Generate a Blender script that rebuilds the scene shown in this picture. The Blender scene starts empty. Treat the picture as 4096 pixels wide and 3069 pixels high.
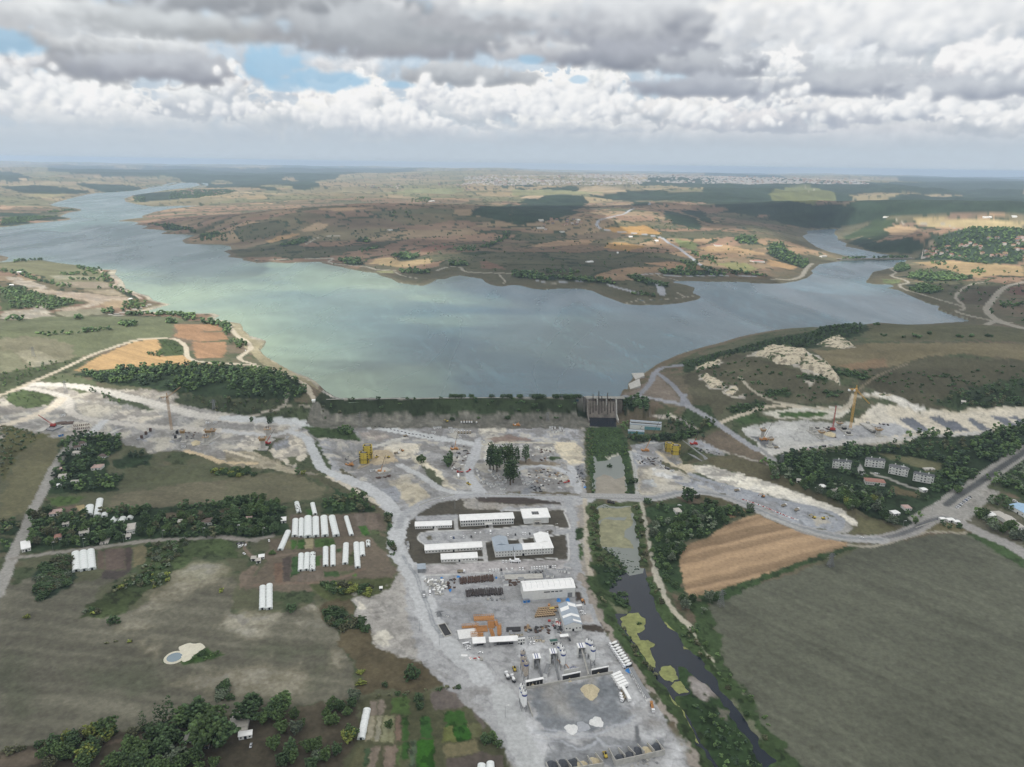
import bpy,bmesh,math,random
import numpy as np
from mathutils import Matrix,Vector
sc = bpy.context.scene
rad = math.radians
# ------------------------------------------------------------------ camera, world, sun, exposure
F = 2910.0; PITCH = rad(16.8); ROLL = rad(0.85); EYE = 350.0
cam = bpy.data.cameras.new('camera'); cam.sensor_width = 36; cam.lens = 36*F/4096
cam.clip_start = 1; cam.clip_end = 200000
co = bpy.data.objects.new('camera',cam); sc.collection.objects.link(co); sc.camera = co
co.matrix_world = Matrix.Translation((0,0,EYE)) @ Matrix.Rotation(math.pi/2-PITCH,4,'X') @ Matrix.Rotation(ROLL,4,'Z')
SUN = Vector((-0.50,-0.42,0.80)).normalized()
SEL = math.asin(SUN.z); SAZ = math.atan2(SUN.x,SUN.y)
w = bpy.data.worlds.new('World'); sc.world = w; w.use_nodes = True
nt = w.node_tree; nt.nodes.clear()
sky = nt.nodes.new('ShaderNodeTexSky'); sky.sky_type = 'NISHITA'; sky.sun_disc = False
sky.sun_elevation = SEL; sky.sun_rotation = SAZ; sky.altitude = 300; sky.dust_density = 2.0
bg = nt.nodes.new('ShaderNodeBackground'); bg.inputs[1].default_value = 0.11
tc = nt.nodes.new('ShaderNodeTexCoord'); nz = nt.nodes.new('ShaderNodeTexNoise')
nz.inputs['Scale'].default_value = 2.3; nz.inputs['Detail'].default_value = 7
cr = nt.nodes.new('ShaderNodeValToRGB'); cr.color_ramp.elements[0].position = .36; cr.color_ramp.elements[1].position = .54
mx = nt.nodes.new('ShaderNodeMix'); mx.data_type = 'RGBA'; mx.inputs['B'].default_value = (6.6,6.6,6.7,1)
wo = nt.nodes.new('ShaderNodeOutputWorld')
L = nt.links.new
L(tc.outputs['Generated'],nz.inputs['Vector']); L(nz.outputs[0],cr.inputs[0]); L(cr.outputs[0],mx.inputs['Factor'])
L(sky.outputs[0],mx.inputs['A']); L(mx.outputs['Result'],bg.inputs[0]); L(bg.outputs[0],wo.inputs[0])
sl = bpy.data.lights.new('sun','SUN'); sl.energy = 5.0; sl.angle = rad(0.6); sl.color = (1,.95,.87)
so = bpy.data.objects.new('sun',sl); sc.collection.objects.link(so)
so.rotation_euler = SUN.to_track_quat('Z','Y').to_euler()
sc.view_settings.view_transform = 'Standard'; sc.view_settings.look = 'None'
sc.view_settings.exposure = -0.12; sc.view_settings.gamma = 1
sc.cycles.max_bounces = 8; sc.cycles.diffuse_bounces = 4; sc.cycles.transparent_max_bounces = 12
sc.cycles.volume_bounces = 2; sc.cycles.caustics_reflective = False; sc.cycles.caustics_refractive = False
# ------------------------------------------------------------------ image tiles used to survey the site -> world
TL = {'A':(1024,2301,2.157),'B':(2048,2301,2.157),'C':(1400,1900,2.157),'E':(0,2301,2.157),'F':(0,1600,2.157),
 'G':(900,1600,2.157),'H':(1800,1500,2.157),'I':(2500,1600,2.157),'J':(3072,1500,2.157),'K':(0,620,2.157),
 'L':(1024,620,2.157),'M':(2048,620,2.157),'N':(3072,620,2.157),'P':(0,1150,1.619),'Q':(2400,1250,1.304),'O':(0,0,.53979)}
def src(t,p):
    x0,y0,s = TL[t]; return np.asarray(p,float).reshape(-1,2)/s + [x0,y0]
def rays(uv):
    x = (uv[:,0]-2048)/F; y = -(uv[:,1]-1534.5)/F
    c,s = math.cos(ROLL),math.sin(ROLL); X = c*x-s*y; Y = s*x+c*y
    cp,sp = math.cos(PITCH),math.sin(PITCH)
    return np.stack([X,cp+sp*Y,-sp+cp*Y],1)
def WP(t,p,z=0.0):                       # survey point on the level z
    d = rays(src(t,p)); k = (z-EYE)/d[:,2]; return np.stack([d[:,0]*k,d[:,1]*k],1)
def pl_(s):                                 # 'x y x y ...' -> list of survey points
    v = [int(a) for a in s.split()]; return list(zip(v[::2],v[1::2]))
# ------------------------------------------------------------------ noise
def _h(ix,iy,s):
    n = (ix.astype(np.int64)*374761393 + iy.astype(np.int64)*668265263 + s*69069) & 0x7fffffff
    n = ((n ^ (n >> 13))*1274126177) & 0x7fffffff
    return ((n ^ (n >> 16)) & 0xffff).astype(np.float32)/65535.
def vn(x,y,s=0):
    ix = np.floor(x); iy = np.floor(y); fx = (x-ix).astype(np.float32); fy = (y-iy).astype(np.float32)
    fx = fx*fx*(3-2*fx); fy = fy*fy*(3-2*fy)
    a = _h(ix,iy,s); b = _h(ix+1,iy,s); c = _h(ix,iy+1,s); d = _h(ix+1,iy+1,s)
    return (a+(b-a)*fx)*(1-fy)+(c+(d-c)*fx)*fy
def fbm(x,y,o=4,s=0,g=.5):
    r = 0; a = 1.; t = 0
    for i in range(o):
        r = r+a*vn(x,y,s+i*17); t += a; a *= g; x = x*2.03+11.3; y = y*2.03-7.1
    return r/t
def sst(a,b,x):
    t = np.clip((x-a)/(b-a),0,1); return t*t*(3-2*t)
def inside(px,py,poly):
    r = np.zeros(px.shape,bool); n = len(poly)
    for i in range(n):
        x1,y1 = poly[i]; x2,y2 = poly[(i+1) % n]
        if y1 == y2: continue
        c = (y1 > py) != (y2 > py)
        r ^= c & (px < (x2-x1)*(py-y1)/(y2-y1)+x1)
    return r
def segd(px,py,pts,closed=False):
    d = np.full(px.shape,1e12,np.float32); n = len(pts)
    for i in range(n if closed else n-1):
        x1,y1 = pts[i]; x2,y2 = pts[(i+1) % n]; vx,vy = x2-x1,y2-y1; q = vx*vx+vy*vy+1e-9
        t = np.clip(((px-x1)*vx+(py-y1)*vy)/q,0,1)
        np.minimum(d,(px-x1-t*vx)**2+(py-y1-t*vy)**2,out=d)
    return np.sqrt(d)
# ------------------------------------------------------------------ terrain grid (one sheet, finer near, out to 42 km)
dl = np.concatenate([np.linspace(80,47,60,endpoint=False),np.linspace(47,9,430,endpoint=False),np.linspace(9,.478,185)])
RR = EYE/np.tan(np.radians(dl)); TH = np.radians(np.linspace(-47,47,1080))
NR,NC = len(RR),len(TH)
GX = (RR[:,None]*np.sin(TH)[None]).astype(np.float32); GY = (RR[:,None]*np.cos(TH)[None]).astype(np.float32)
LAKE = np.concatenate([
 WP('O',pl_('737 862 900 861 1100 860 1270 859 1343 860'),20),
 WP('Q',pl_('105 440 118 405 150 400 150 372 175 345 172 320 225 325 300 278 380 250 420 235 560 195 720 160 870 140'),20),
 pl_('640 1500 760 1545 900 1580 1010 1600'),
 WP('N',pl_('1765 1440 1700 1415 1560 1370 1460 1330 1490 1308 1380 1280 1240 1220 1120 1165 1020 1150 1090 1135 1060 1120 920 1118 840 1100 880 1050 905 1010 1000 990 1090 965 1110 930 1190 920 1195 905 1215 890 1210 870 1100 868 980 855 850 825 730 800 665 790 680 765 600 730 600 705 570 680 580 650 640 640 520 640 430 648 330 655 345 680 296 700 350 750 430 800 540 840 680 872 740 885 700 900 640 915 440 945 372 1000 390 1020 340 1060 250 1090 120 1110 0 1112'),20),
 WP('M',pl_('2100 1108 2000 1098 1850 1095 1700 1095 1560 1088 1400 1090 1390 1100 1500 1120 1580 1150 1555 1190 1635 1225 1600 1250 1450 1280 1300 1295 1100 1297 980 1288 880 1250 780 1215 700 1175 600 1155 400 1155 280 1165 180 1155 60 1125 0 1122'),20),
 WP('L',pl_('2120 1138 2040 1125 1980 1100 1950 1070 1850 1055 1760 1040 1690 1050 1640 1070 1560 1075 1500 1110 1440 1130 1340 1120 1230 1105 1170 1070 1080 1045 1040 1020 940 1010 830 990 720 965 640 950 570 935 560 922 400 928 250 935 120 925 0 935'),20),
 WP('K',pl_('2209 930 2090 908 2100 895 1960 880 1990 860 1930 830 2000 815 1990 790 1900 775 1700 772 1600 765 1570 740 1600 720 1690 695 1560 685 1400 685 1395 675 1450 658 1350 645 1220 637 1280 615 1160 600 1200 585 1130 575 1000 572 1100 555 1240 540 1220 528 1320 495 1480 462 1700 440 1560 440 1330 448 1200 430 1085 405 1070 378 1160 345 1300 325 1450 300 1650 280 1730 262 1700 245 1560 240 1480 262 1300 285 1160 310 960 325 850 327 740 345 640 370 520 400 430 430 480 445 620 455 705 470 690 485 600 495 520 530 612 548 600 562 300 590 120 615 0 625'),20),
 WP('K',pl_('-700 700 -700 900 0 925 60 905 75 885 0 865 -40 930 80 922 200 912 350 905 480 930 650 950 760 975 880 990 1010 990 990 1030 1050 1080 1075 1120 1080 1150 1200 1195 1280 1215 1320 1255 1400 1275 1480 1290 1400 1310 1280 1345 1230 1358'),20),
 WP('P',pl_('1000 160 1200 168 1380 168 1425 182 1385 205 1480 222 1560 235 1570 275 1620 320 1720 345 1715 365 1680 410 1710 445 1790 490 1880 545 1990 590 2060 630 2100 670 2180 715'),20)])
LAKE = LAKE[np.abs(LAKE).max(1) < 60000]
def sdist(px,py,poly):
    d = segd(px,py,poly,True); return np.where(inside(px,py,poly),-d,d)
SD = sdist(GX,GY,LAKE)
CP = [(0,1300,0),(0,1650,0),(500,1500,0),(900,1600,0),(1100,1200,0),(900,1000,0),(600,1100,0),(300,1200,0),(200,1050,2),(130,1000,6),(0,930,20),
 (1250,950,0),(1300,1100,0),(1500,1200,0),(2200,1300,1),(1800,1500,0),(2211,1650,0),(1400,1000,1),(1560,1010,3),(1700,1040,6),(1600,950,11),(1750,960,14),
 (2000,900,20),(2200,880,24),(1900,1010,10),(2100,1000,12),(2050,1080,6),(2200,1130,6),(1820,1140,0),(1600,1120,0),(1100,980,0),(800,1020,0),(1000,930,0),(1250,915,0),
 (100,950,13),(250,930,11),(450,930,9),(600,940,4),(650,920,5),(560,900,13),(700,905,5),(300,880,18),(150,870,23),(0,850,28),(400,860,21),(500,880,17),
 (500,820,36),(600,830,34),(300,800,32),(620,860,26),(690,868,23),(200,750,30),(300,700,34),(100,700,42),(0,720,46),(400,700,29),(500,720,24),(560,790,22),
 (0,620,38),(200,620,32),(300,640,24),(335,655,21),(0,575,23),(200,575,22),(440,690,22),(480,700,21.5),(250,590,22),(640,810,23),(690,840,22),
 (1400,870,22),(1440,800,24),(1370,850,22.5),(1500,830,30),(1560,870,27),(1620,905,19),(1650,770,58),(1600,760,50),(1560,800,38),(1750,860,32),(1850,840,42),(2000,855,36),(2200,865,38),
 (1800,790,56),(1500,760,30),(1560,745,30),(1650,718,38),(1750,706,46),(1900,696,56),(2150,703,60),(2000,750,62),(2211,780,58),(1380,900,8),(1450,930,5)]
cp = np.array([[*WP('O',[(a,b)],c)[0],c] for a,b,c in CP] + [[640,1515,19],[760,1560,19],[900,1600,20],[1020,1640,24],[1300,1700,40],[-900,400,0],[900,300,0],[0,-200,0],[-1500,1300,40],[-700,-200,0],[700,-300,0],[-500,1100,33]])
def rbf(px,py):
    n = len(cp); P = cp[:,:2]/1000; K = lambda r: r*np.sqrt(r)*0+r
    A = np.zeros((n+1,n+1)); A[:n,:n] = K(np.hypot(P[:,None,0]-P[None,:,0],P[:,None,1]-P[None,:,1])) - np.eye(n)*.004
    A[:n,n] = 1; A[n,:n] = 1
    wt = np.linalg.solve(A,np.append(cp[:,2],0)); r = np.full(px.shape,wt[n],np.float32)
    for i in range(n): r += (wt[i]*np.hypot(px/1000-P[i,0],py/1000-P[i,1])).astype(np.float32)
    return r
DN = np.hypot(GX,GY)
wn = 1-sst(1450,1900,GY+0.25*np.abs(GX)*(GX<0)-.25*GX*(GX>0)); near_rows = DN < 3500
ZN = np.zeros_like(GX); m_ = near_rows; ZN[m_] = rbf(GX[m_],GY[m_])
def at_az(t,x,d):                         # a place on the bearing of image column x at ground distance d
    r = rays(src(t,[(x,900)]))[0]; k = d/math.hypot(r[0],r[1]); return r[0]*k,r[1]*k
ZF = 20+32*(1-np.exp(-np.maximum(SD,0)/450))*sst(0,120,SD)
ZF += sst(60,1500,SD)*((fbm(GX/1500,GY/1500,5,3)-.5)*(46+50*sst(3000,6000,DN)) + (fbm(GX/430,GY/430,3,9)-.5)*22)
ZF += sst(7000,22000,DN)*(fbm(GX/5200,GY/5200,4,31)-.42)*260
rg_ = 1-np.abs(fbm(GX/1100+3,GY/800,4,41)-.5)*4; ZF += rg_*sst(300,1500,SD)*(62*sst(-500,1500,GX)*sst(3900,5000,DN)*sst(12500,10500,DN)+14*sst(2200,3200,DN)*sst(5000,4000,DN)+26*sst(4500,6500,DN)*sst(500,-500,GX))
for t,x,d,h,a,b in [('O',800,3800,95,850,560),('O',1400,4000,52,700,600),('O',1230,3500,22,350,380),('O',1620,3400,28,380,420),
  ('O',1800,5200,95,900,420),('O',2080,4900,100,700,380),('O',1500,6500,60,900,400),('O',1960,3350,42,260,260),('O',2080,3500,48,520,300),('O',2350,3500,48,600,300),
  ('O',1700,14500,95,6500,3600),('O',1250,13500,40,2500,2500),('O',1560,7800,50,500,400),('O',1760,8000,45,450,400),('O',1900,9500,45,1600,500),('O',2150,10500,48,2200,500),('O',1100,8600,12,900,500)]:
    cx,cy = at_az(t,x,d); u = math.atan2(cx,cy); c,s = math.cos(u),math.sin(u)
    ex = ((GX-cx)*c-(GY-cy)*s)/a; ey = ((GX-cx)*s+(GY-cy)*c)/b
    ZF += h*np.exp(-(ex*ex+ey*ey))*sst(0,260,SD)
GZ = ZN*wn+ZF*(1-wn)
GZ += (fbm(GX/160,GY/160,4,55)-.5)*sst(900,1400,DN)*8*sst(20,200,SD)
low = GZ < 20.6
# the dam: crest at 23 m, downstream face 1:1.9, seen from the valley
DAMX0,DAMX1 = -262,116
indam = (GX > DAMX0-30) & (GX < DAMX1+60) & (GY < 1075)
zd = np.where(SD < 10,20+np.clip(SD,-9,3),23-(SD-10)*.56)
GZ = np.where(indam & (SD > -30) & (SD < 120),np.maximum(GZ,zd*1.0),GZ)
shore = (~indam) & (SD > 0) & (SD < 60)
GZ = np.where(shore,np.maximum(GZ,20.2+np.minimum(SD,25)*.06),GZ)
GZ = np.where(SD <= 0,np.where(indam,np.minimum(GZ,20+SD),20+np.maximum(SD*.12,-6)-.05),GZ)
# river / canal bed
RIV = [ # corridors of open water below the dam, survey polygons at the river's level
 ('H',pl_('1198 365 1428 368 1440 448 1202 446')),
 ('H',pl_('1236 672 1270 748 1370 735 1400 712 1470 690 1500 780 1530 1045 1250 1040 1244 800')),
 ('H',pl_('1268 1140 1330 1120 1440 1140 1562 1130 1600 1300 1650 1657 1640 1700 1560 1720 1500 1657 1420 1560 1310 1480 1275 1300')),
 ('B',pl_('870 60 1000 -60 1160 -60 1180 130 1230 200 1260 300 1310 400 1440 500 1480 600 1600 700 1700 830 1790 960 1900 1090 2000 1230 2080 1360 2150 1470 2209 1540 2260 1600 2209 1700 2150 1657 2060 1450 1940 1310 1850 1150 1750 1010 1600 880 1500 800 1440 790 1430 880 1535 1000 1515 1045 1400 1045 1430 1110 1510 1200 1590 1370 1650 1480 1800 1657 1740 1657 1600 1450 1480 1190 1370 1050 1270 930 1180 800 1080 640 990 520 920 400 900 340 1010 320 1020 270 930 170 840 140'))]
RIVW = [WP(t,p,-2) for t,p in RIV]
for P in RIVW:
    bb = (GX > P[:,0].min()-15) & (GX < P[:,0].max()+15) & (GY > P[:,1].min()-15) & (GY < P[:,1].max()+15)
    xs,ys = GX[bb],GY[bb]; d = sdist(xs+(fbm(xs/6,ys/6,2,5)-.5)*5,ys+(fbm(xs/6,ys/6,2,6)-.5)*5,P)
    GZ[bb] = np.minimum(GZ[bb],np.clip(-2+d*.3,-3.4,50))
# excavations and cut slopes: (polygon, depth, bank width)
CUT = [('G',pl_('830 345 1200 360 1330 385 1270 430 1290 560 1150 600 1000 620 930 520'),-9,26),
 ('I',pl_('215 385 340 365 480 350 640 470 700 540 520 560 560 640 420 560 300 470'),-9,16),
 ('I',pl_('1090 320 1180 310 1330 400 1230 410'),-4,6),('F',pl_('1560 350 1770 390 1890 300 1700 290'),-3,6),
 ('I',pl_('640 690 870 740 1100 800 1400 880 1600 935 1790 1010 1840 1060 1800 1120 1500 1080 1200 960 900 840 560 800'),-1.5,6),
 ('J',pl_('1125 375 1250 370 1420 490 1290 495'),-4,9),('J',pl_('1370 360 1600 360 1740 480 1600 495'),-4,9),('J',pl_('1710 375 1800 375 1940 470 1840 480'),-4,9),('J',pl_('1910 355 2130 355 2300 445 2100 460'),-4,9),
 ('I',pl_('640 560 900 590 1160 670 1400 770 1700 880 1900 960 1990 1040 2100 1000 1900 850 1500 680 1000 530 700 500'),6,16),
 ('G',pl_('1500 690 1720 740 1790 830 1600 900 1540 860'),5,22),('F',pl_('700 60 1050 60 1000 140 720 140'),6,40),('F',pl_('1000 110 1350 110 1350 180 1000 180'),5,30)]
for t,p,dz,bw in CUT:
    P = WP(t,p,2); bb = (GX > P[:,0].min()-40) & (GX < P[:,0].max()+40) & (GY > P[:,1].min()-40) & (GY < P[:,1].max()+40)
    GZ[bb] += dz*sst(0,bw,-sdist(GX[bb],GY[bb],P))
GZ += (np.abs(fbm(GX/13,GY/11,3,66)-.5)*7-1.2)*sst(735,760,GY)*sst(1010,980,GY)*(GZ < 12)*(np.abs(GX-150) > 45)*(GX > -700)*(GX < 95)*sst(0,20,SD)
GZ = GZ.astype(np.float32); TDL = np.tan(np.radians(dl))
def gz(x,y):                               # height of the sheet at x, y
    x = np.asarray(x,float); y = np.asarray(y,float); r = np.hypot(x,y); th = np.arctan2(x,y)
    fj = np.clip((th-TH[0])/(TH[1]-TH[0]),0,NC-1.001); j = fj.astype(int); fj = fj-j
    fi = np.interp(r,RR,np.arange(NR)); fi = np.clip(fi,0,NR-1.001); i = fi.astype(int); fi = fi-i
    return (GZ[i,j]*(1-fi)+GZ[i+1,j]*fi)*(1-fj)+(GZ[i,j+1]*(1-fi)+GZ[i+1,j+1]*fi)*fj
def GP(t,p):                               # survey point dropped onto the ground sheet
    d = rays(src(t,p)); out = []
    for v in d:
        th = math.atan2(v[0],v[1]); hr = math.hypot(v[0],v[1]); fj = min(max((th-TH[0])/(TH[1]-TH[0]),0),NC-1.001); j = int(fj); f = fj-j
        zc = GZ[:,j]*(1-f)+GZ[:,j+1]*f; zr = EYE+RR*v[2]/hr; k = np.nonzero(zr <= zc)[0]
        if len(k) == 0: k = NR-1; r = RR[k]
        else:
            k = k[0]; a = zr[k-1]-zc[k-1]; b = zr[k]-zc[k]; r = RR[k-1]+(RR[k]-RR[k-1])*a/(a-b+1e-9)
        out.append((v[0]/hr*r,v[1]/hr*r,EYE+r*v[2]/hr))
    return np.array(out)
# ------------------------------------------------------------------ land cover of the sheet
def lin(c,e=1.0):
    c = np.asarray(c,float)/255; return np.where(c < .04045,c/12.92,((c+.055)/1.055)**2.4)/e
ES,EL = .95,1.9                            # brightness of white in cloud shade / in sun
COL = np.zeros((NR,NC,3),np.float32)
N1 = fbm(GX/9,GY/9,3,101)-.5; N2 = fbm(GX/45,GY/45,4,102)-.5; N3 = fbm(GX/220,GY/220,4,103)-.5
NQ = fbm(GX/2.6,GY/2.6,2,104)-.5
# far land: a patchwork of fields, hedges and woods
def patch(px,py,cell,ax,seed):
    c,s = math.cos(ax),math.sin(ax); wx = px+(fbm(px/600,py/600,2,seed)-.5)*500; wy = py+(fbm(px/600,py/600,2,seed+1)-.5)*500
    u = (wx*c+wy*s)/cell[0]; v = (-wx*s+wy*c)/cell[1]; iu = np.floor(u); iv = np.floor(v)
    b1 = np.full(px.shape,9.,np.float32); b2 = b1.copy(); idx = np.zeros(px.shape,np.float32)
    for a in (-1,0,1):
        for b in (-1,0,1):
            x = iu+a; y = iv+b; d = (x+_h(x,y,seed+5)*.9-u)**2+(y+_h(x,y,seed+6)*.9-v)**2
            nb = d < b1; b2 = np.where(nb,b1,np.minimum(b2,d)); idx = np.where(nb,_h(x,y,seed+7),idx); b1 = np.where(nb,d,b1)
    return idx,np.sqrt(b2)-np.sqrt(b1)
PAL = lin([(150,125,104),(133,114,94),(120,112,88),(165,140,112),(112,108,84),(142,120,100),(104,104,80),(126,112,92),(98,98,76),(152,134,108)],1.25)
i1,e1 = patch(GX,GY,(330,150),.35,7); i2,e2 = patch(GX,GY,(900,420),-.3,27)
sel = DN > 6000
idx = np.where(sel,i2,i1); edge = np.where(sel,e2*2,e1)
COL[:] = PAL[(idx*9.99).astype(int)]
COL = COL*(1-(sel*.35)[...,None])+lin((150,150,112),1.2)*(sel*.35)[...,None]; COL *= (1+.5*N3+.35*N2)[...,None]
GREEN = lin((66,80,56),1.15); DKG = lin((52,68,52),1.1)
hed = (edge < .05+.05*N2) & (fbm(GX/130,GY/130,2,61) > .5); COL[hed] = GREEN*.8
wood = (fbm(GX/(300+DN*.12),GY/(260+DN*.1),4,71)+.1*(GX > .25*GY)*(DN > 4500)-.14*(DN < 4500)-.05*(GX < 0) > .585) & (DN > 4700); COL[wood] = DKG*(1+.5*N2[wood])[...,None]
scr = (fbm(GX/26,GY/26,3,72) > .69) & ~wood & (DN > 1500); COL[scr] = GREEN*.75
# near ground
nearm = wn > .5
gr = lin((100,102,80),ES); br = lin((116,104,88),ES); g2 = lin((74,90,62),ES)
t = sst(-.12,.12,N3+N2*.5)[...,None]; base = gr*(1-t)+br*t
t = sst(.03,.16,N2+N1*.5)[...,None]*.75; base = base*(1-t)+g2*t
COL[nearm] = base[nearm]
def bbox(P,m): return (GX > P[:,0].min()-m) & (GX < P[:,0].max()+m) & (GY > P[:,1].min()-m) & (GY < P[:,1].max()+m)
def mixc(bb,a,c,e,var,lv):
    xs = np.nonzero(bb); c = lin(c,e)
    k = (1+var*(N2[bb]*1.1+N1[bb]*.5+NQ[bb]*.5))[...,None]; a = (a*lv)[...,None]
    COL[bb] = COL[bb]*(1-a)+c*k*a
def paint(t,p,c,soft=1.2,ragged=2.5,var=.35,e=None,lv=1.0,stripe=None,world=False):
    P = np.array(p,float) if world else GP(t,p)[:,:2]; e = e or ES; m = soft+ragged+2; bb = bbox(P,m)
    if not bb.any(): return
    x,y = GX[bb],GY[bb]; q = max(ragged,1); jx = (fbm(x/2.2,y/2.2,2,91)-.5)*2.2*min(1,ragged); jy = (fbm(x/2.2,y/2.2,2,92)-.5)*2.2*min(1,ragged)
    d = sdist(x+jx+(fbm(x/(q*3),y/(q*3),4,81)-.5)*ragged*4,y+jy+(fbm(x/(q*3),y/(q*3),4,82)-.5)*ragged*4,P)
    a = sst(soft,-soft,d)
    if stripe:
        ang,wl,am = stripe; ph = (x*math.cos(ang)+y*math.sin(ang))/wl+(fbm(x/30,y/30,2,83)-.5)*1.2
        f = 1+am*(vn(ph,ph*0+3.3,84)-.5)*2; COL[bb] = COL[bb]*(1-a[...,None])+lin(c,e)*f[...,None]*(1+var*(N2[bb]+.6*NQ[bb]))[...,None]*a[...,None]
    else: mixc(bb,a,c,e,var,lv)
ROADM = np.zeros((NR,NC),np.float32)
def road(t,p,wd,c,soft=.8,var=.22,e=None,lv=1.0,rag=1.0):
    P = GP(t,p)[:,:2]; P = smooth(P); bb = bbox(P,wd+soft+3)
    if not bb.any(): return
    x,y = GX[bb],GY[bb]; d = segd(x+(fbm(x/5,y/5,2,85)-.5)*rag*3,y+(fbm(x/5,y/5,2,86)-.5)*rag*3,P)-wd/2
    d = d+fbm(x/14,y/14,2,87)*rag-.5*rag
    k_ = sst(soft,-soft,d); mixc(bb,k_,c,e or ES,var,lv); ROADM[bb] = np.maximum(ROADM[bb],k_)
def smooth(P,n=5):
    P = np.asarray(P,float); Q = np.vstack([2*P[0]-P[1],P,2*P[-1]-P[-2]]); out = []
    for i in range(1,len(Q)-2):
        for k in range(n):
            t = k/n; out.append(.5*(2*Q[i]+(Q[i+1]-Q[i-1])*t+(2*Q[i-1]-5*Q[i]+4*Q[i+1]-Q[i+2])*t*t+(3*Q[i]-Q[i-1]-3*Q[i+1]+Q[i+2])*t**3))
    out.append(P[-1]); return np.array(out)
GV=(150,152,155); HR=(184,185,185); CR=(196,187,167); FD=(110,108,98); DK=(84,77,70); GN=(66,84,56); BS=(60,78,54)
# --- shores
b = (SD > 0) & (SD < 40) & ~indam; k = np.where((GX < -200) & (GY < 1900),11+18*N2,16+20*N2); a = sst(6,-2,SD-k)*b
sc_ = np.where((GX < -150)[...,None] & (GY < 2300)[...,None],lin((205,196,166),1.7),lin((128,118,98),1.15))
COL[:] = COL*(1-a[...,None])+sc_*a[...,None]
b = (SD > 0) & (SD < 190) & (GY > 1500) & (GX > -500); a = sst(150,60,SD+N2*90)*b*.8; COL[:] = COL*(1-a[...,None])+lin((104,102,82),1.1)*a[...,None]
b = sst(.5,-3,SD+N1*6)*sst(-9,-1,SD)*(~indam)*.9; COL[:] = COL*(1-b[...,None])+lin((190,196,170),1.6)*b[...,None]
# --- far north: named woods, sunlit fields, hills
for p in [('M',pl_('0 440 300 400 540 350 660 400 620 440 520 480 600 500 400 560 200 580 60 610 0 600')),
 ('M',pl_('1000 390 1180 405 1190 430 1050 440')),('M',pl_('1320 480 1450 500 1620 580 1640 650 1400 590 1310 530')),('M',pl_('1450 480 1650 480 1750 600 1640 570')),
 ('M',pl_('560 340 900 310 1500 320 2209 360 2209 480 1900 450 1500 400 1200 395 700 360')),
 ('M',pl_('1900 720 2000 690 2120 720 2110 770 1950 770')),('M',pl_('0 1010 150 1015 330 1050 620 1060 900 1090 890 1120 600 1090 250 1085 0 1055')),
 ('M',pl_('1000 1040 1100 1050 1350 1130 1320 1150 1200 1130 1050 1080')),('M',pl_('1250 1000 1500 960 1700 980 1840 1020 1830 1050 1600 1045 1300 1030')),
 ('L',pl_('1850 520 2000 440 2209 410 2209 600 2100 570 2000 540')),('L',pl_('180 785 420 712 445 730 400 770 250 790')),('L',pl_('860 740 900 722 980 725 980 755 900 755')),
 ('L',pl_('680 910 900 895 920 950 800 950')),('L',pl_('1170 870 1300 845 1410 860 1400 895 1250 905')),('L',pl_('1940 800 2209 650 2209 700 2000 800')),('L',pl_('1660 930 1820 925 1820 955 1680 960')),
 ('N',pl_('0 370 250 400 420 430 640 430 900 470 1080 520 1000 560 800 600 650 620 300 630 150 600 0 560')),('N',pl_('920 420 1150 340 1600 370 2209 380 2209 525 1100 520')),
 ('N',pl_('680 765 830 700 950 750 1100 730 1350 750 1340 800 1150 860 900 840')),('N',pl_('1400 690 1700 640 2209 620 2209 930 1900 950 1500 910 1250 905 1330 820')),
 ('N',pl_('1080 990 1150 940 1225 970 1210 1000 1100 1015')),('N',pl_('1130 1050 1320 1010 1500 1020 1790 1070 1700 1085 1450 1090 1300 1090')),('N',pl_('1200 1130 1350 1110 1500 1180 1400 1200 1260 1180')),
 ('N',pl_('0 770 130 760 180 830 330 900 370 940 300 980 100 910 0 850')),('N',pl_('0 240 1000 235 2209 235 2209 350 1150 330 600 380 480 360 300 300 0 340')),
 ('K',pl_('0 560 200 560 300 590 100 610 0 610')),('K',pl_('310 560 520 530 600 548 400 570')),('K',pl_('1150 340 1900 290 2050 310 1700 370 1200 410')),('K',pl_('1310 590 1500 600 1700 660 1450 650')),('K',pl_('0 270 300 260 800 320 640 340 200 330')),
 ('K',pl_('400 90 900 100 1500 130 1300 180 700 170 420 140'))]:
    paint(p[0],p[1],(54,70,54),soft=6,ragged=12,var=.7,e=1.3)  # wood green, darkened in colour for cloud shadow on the far right ridge
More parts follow.
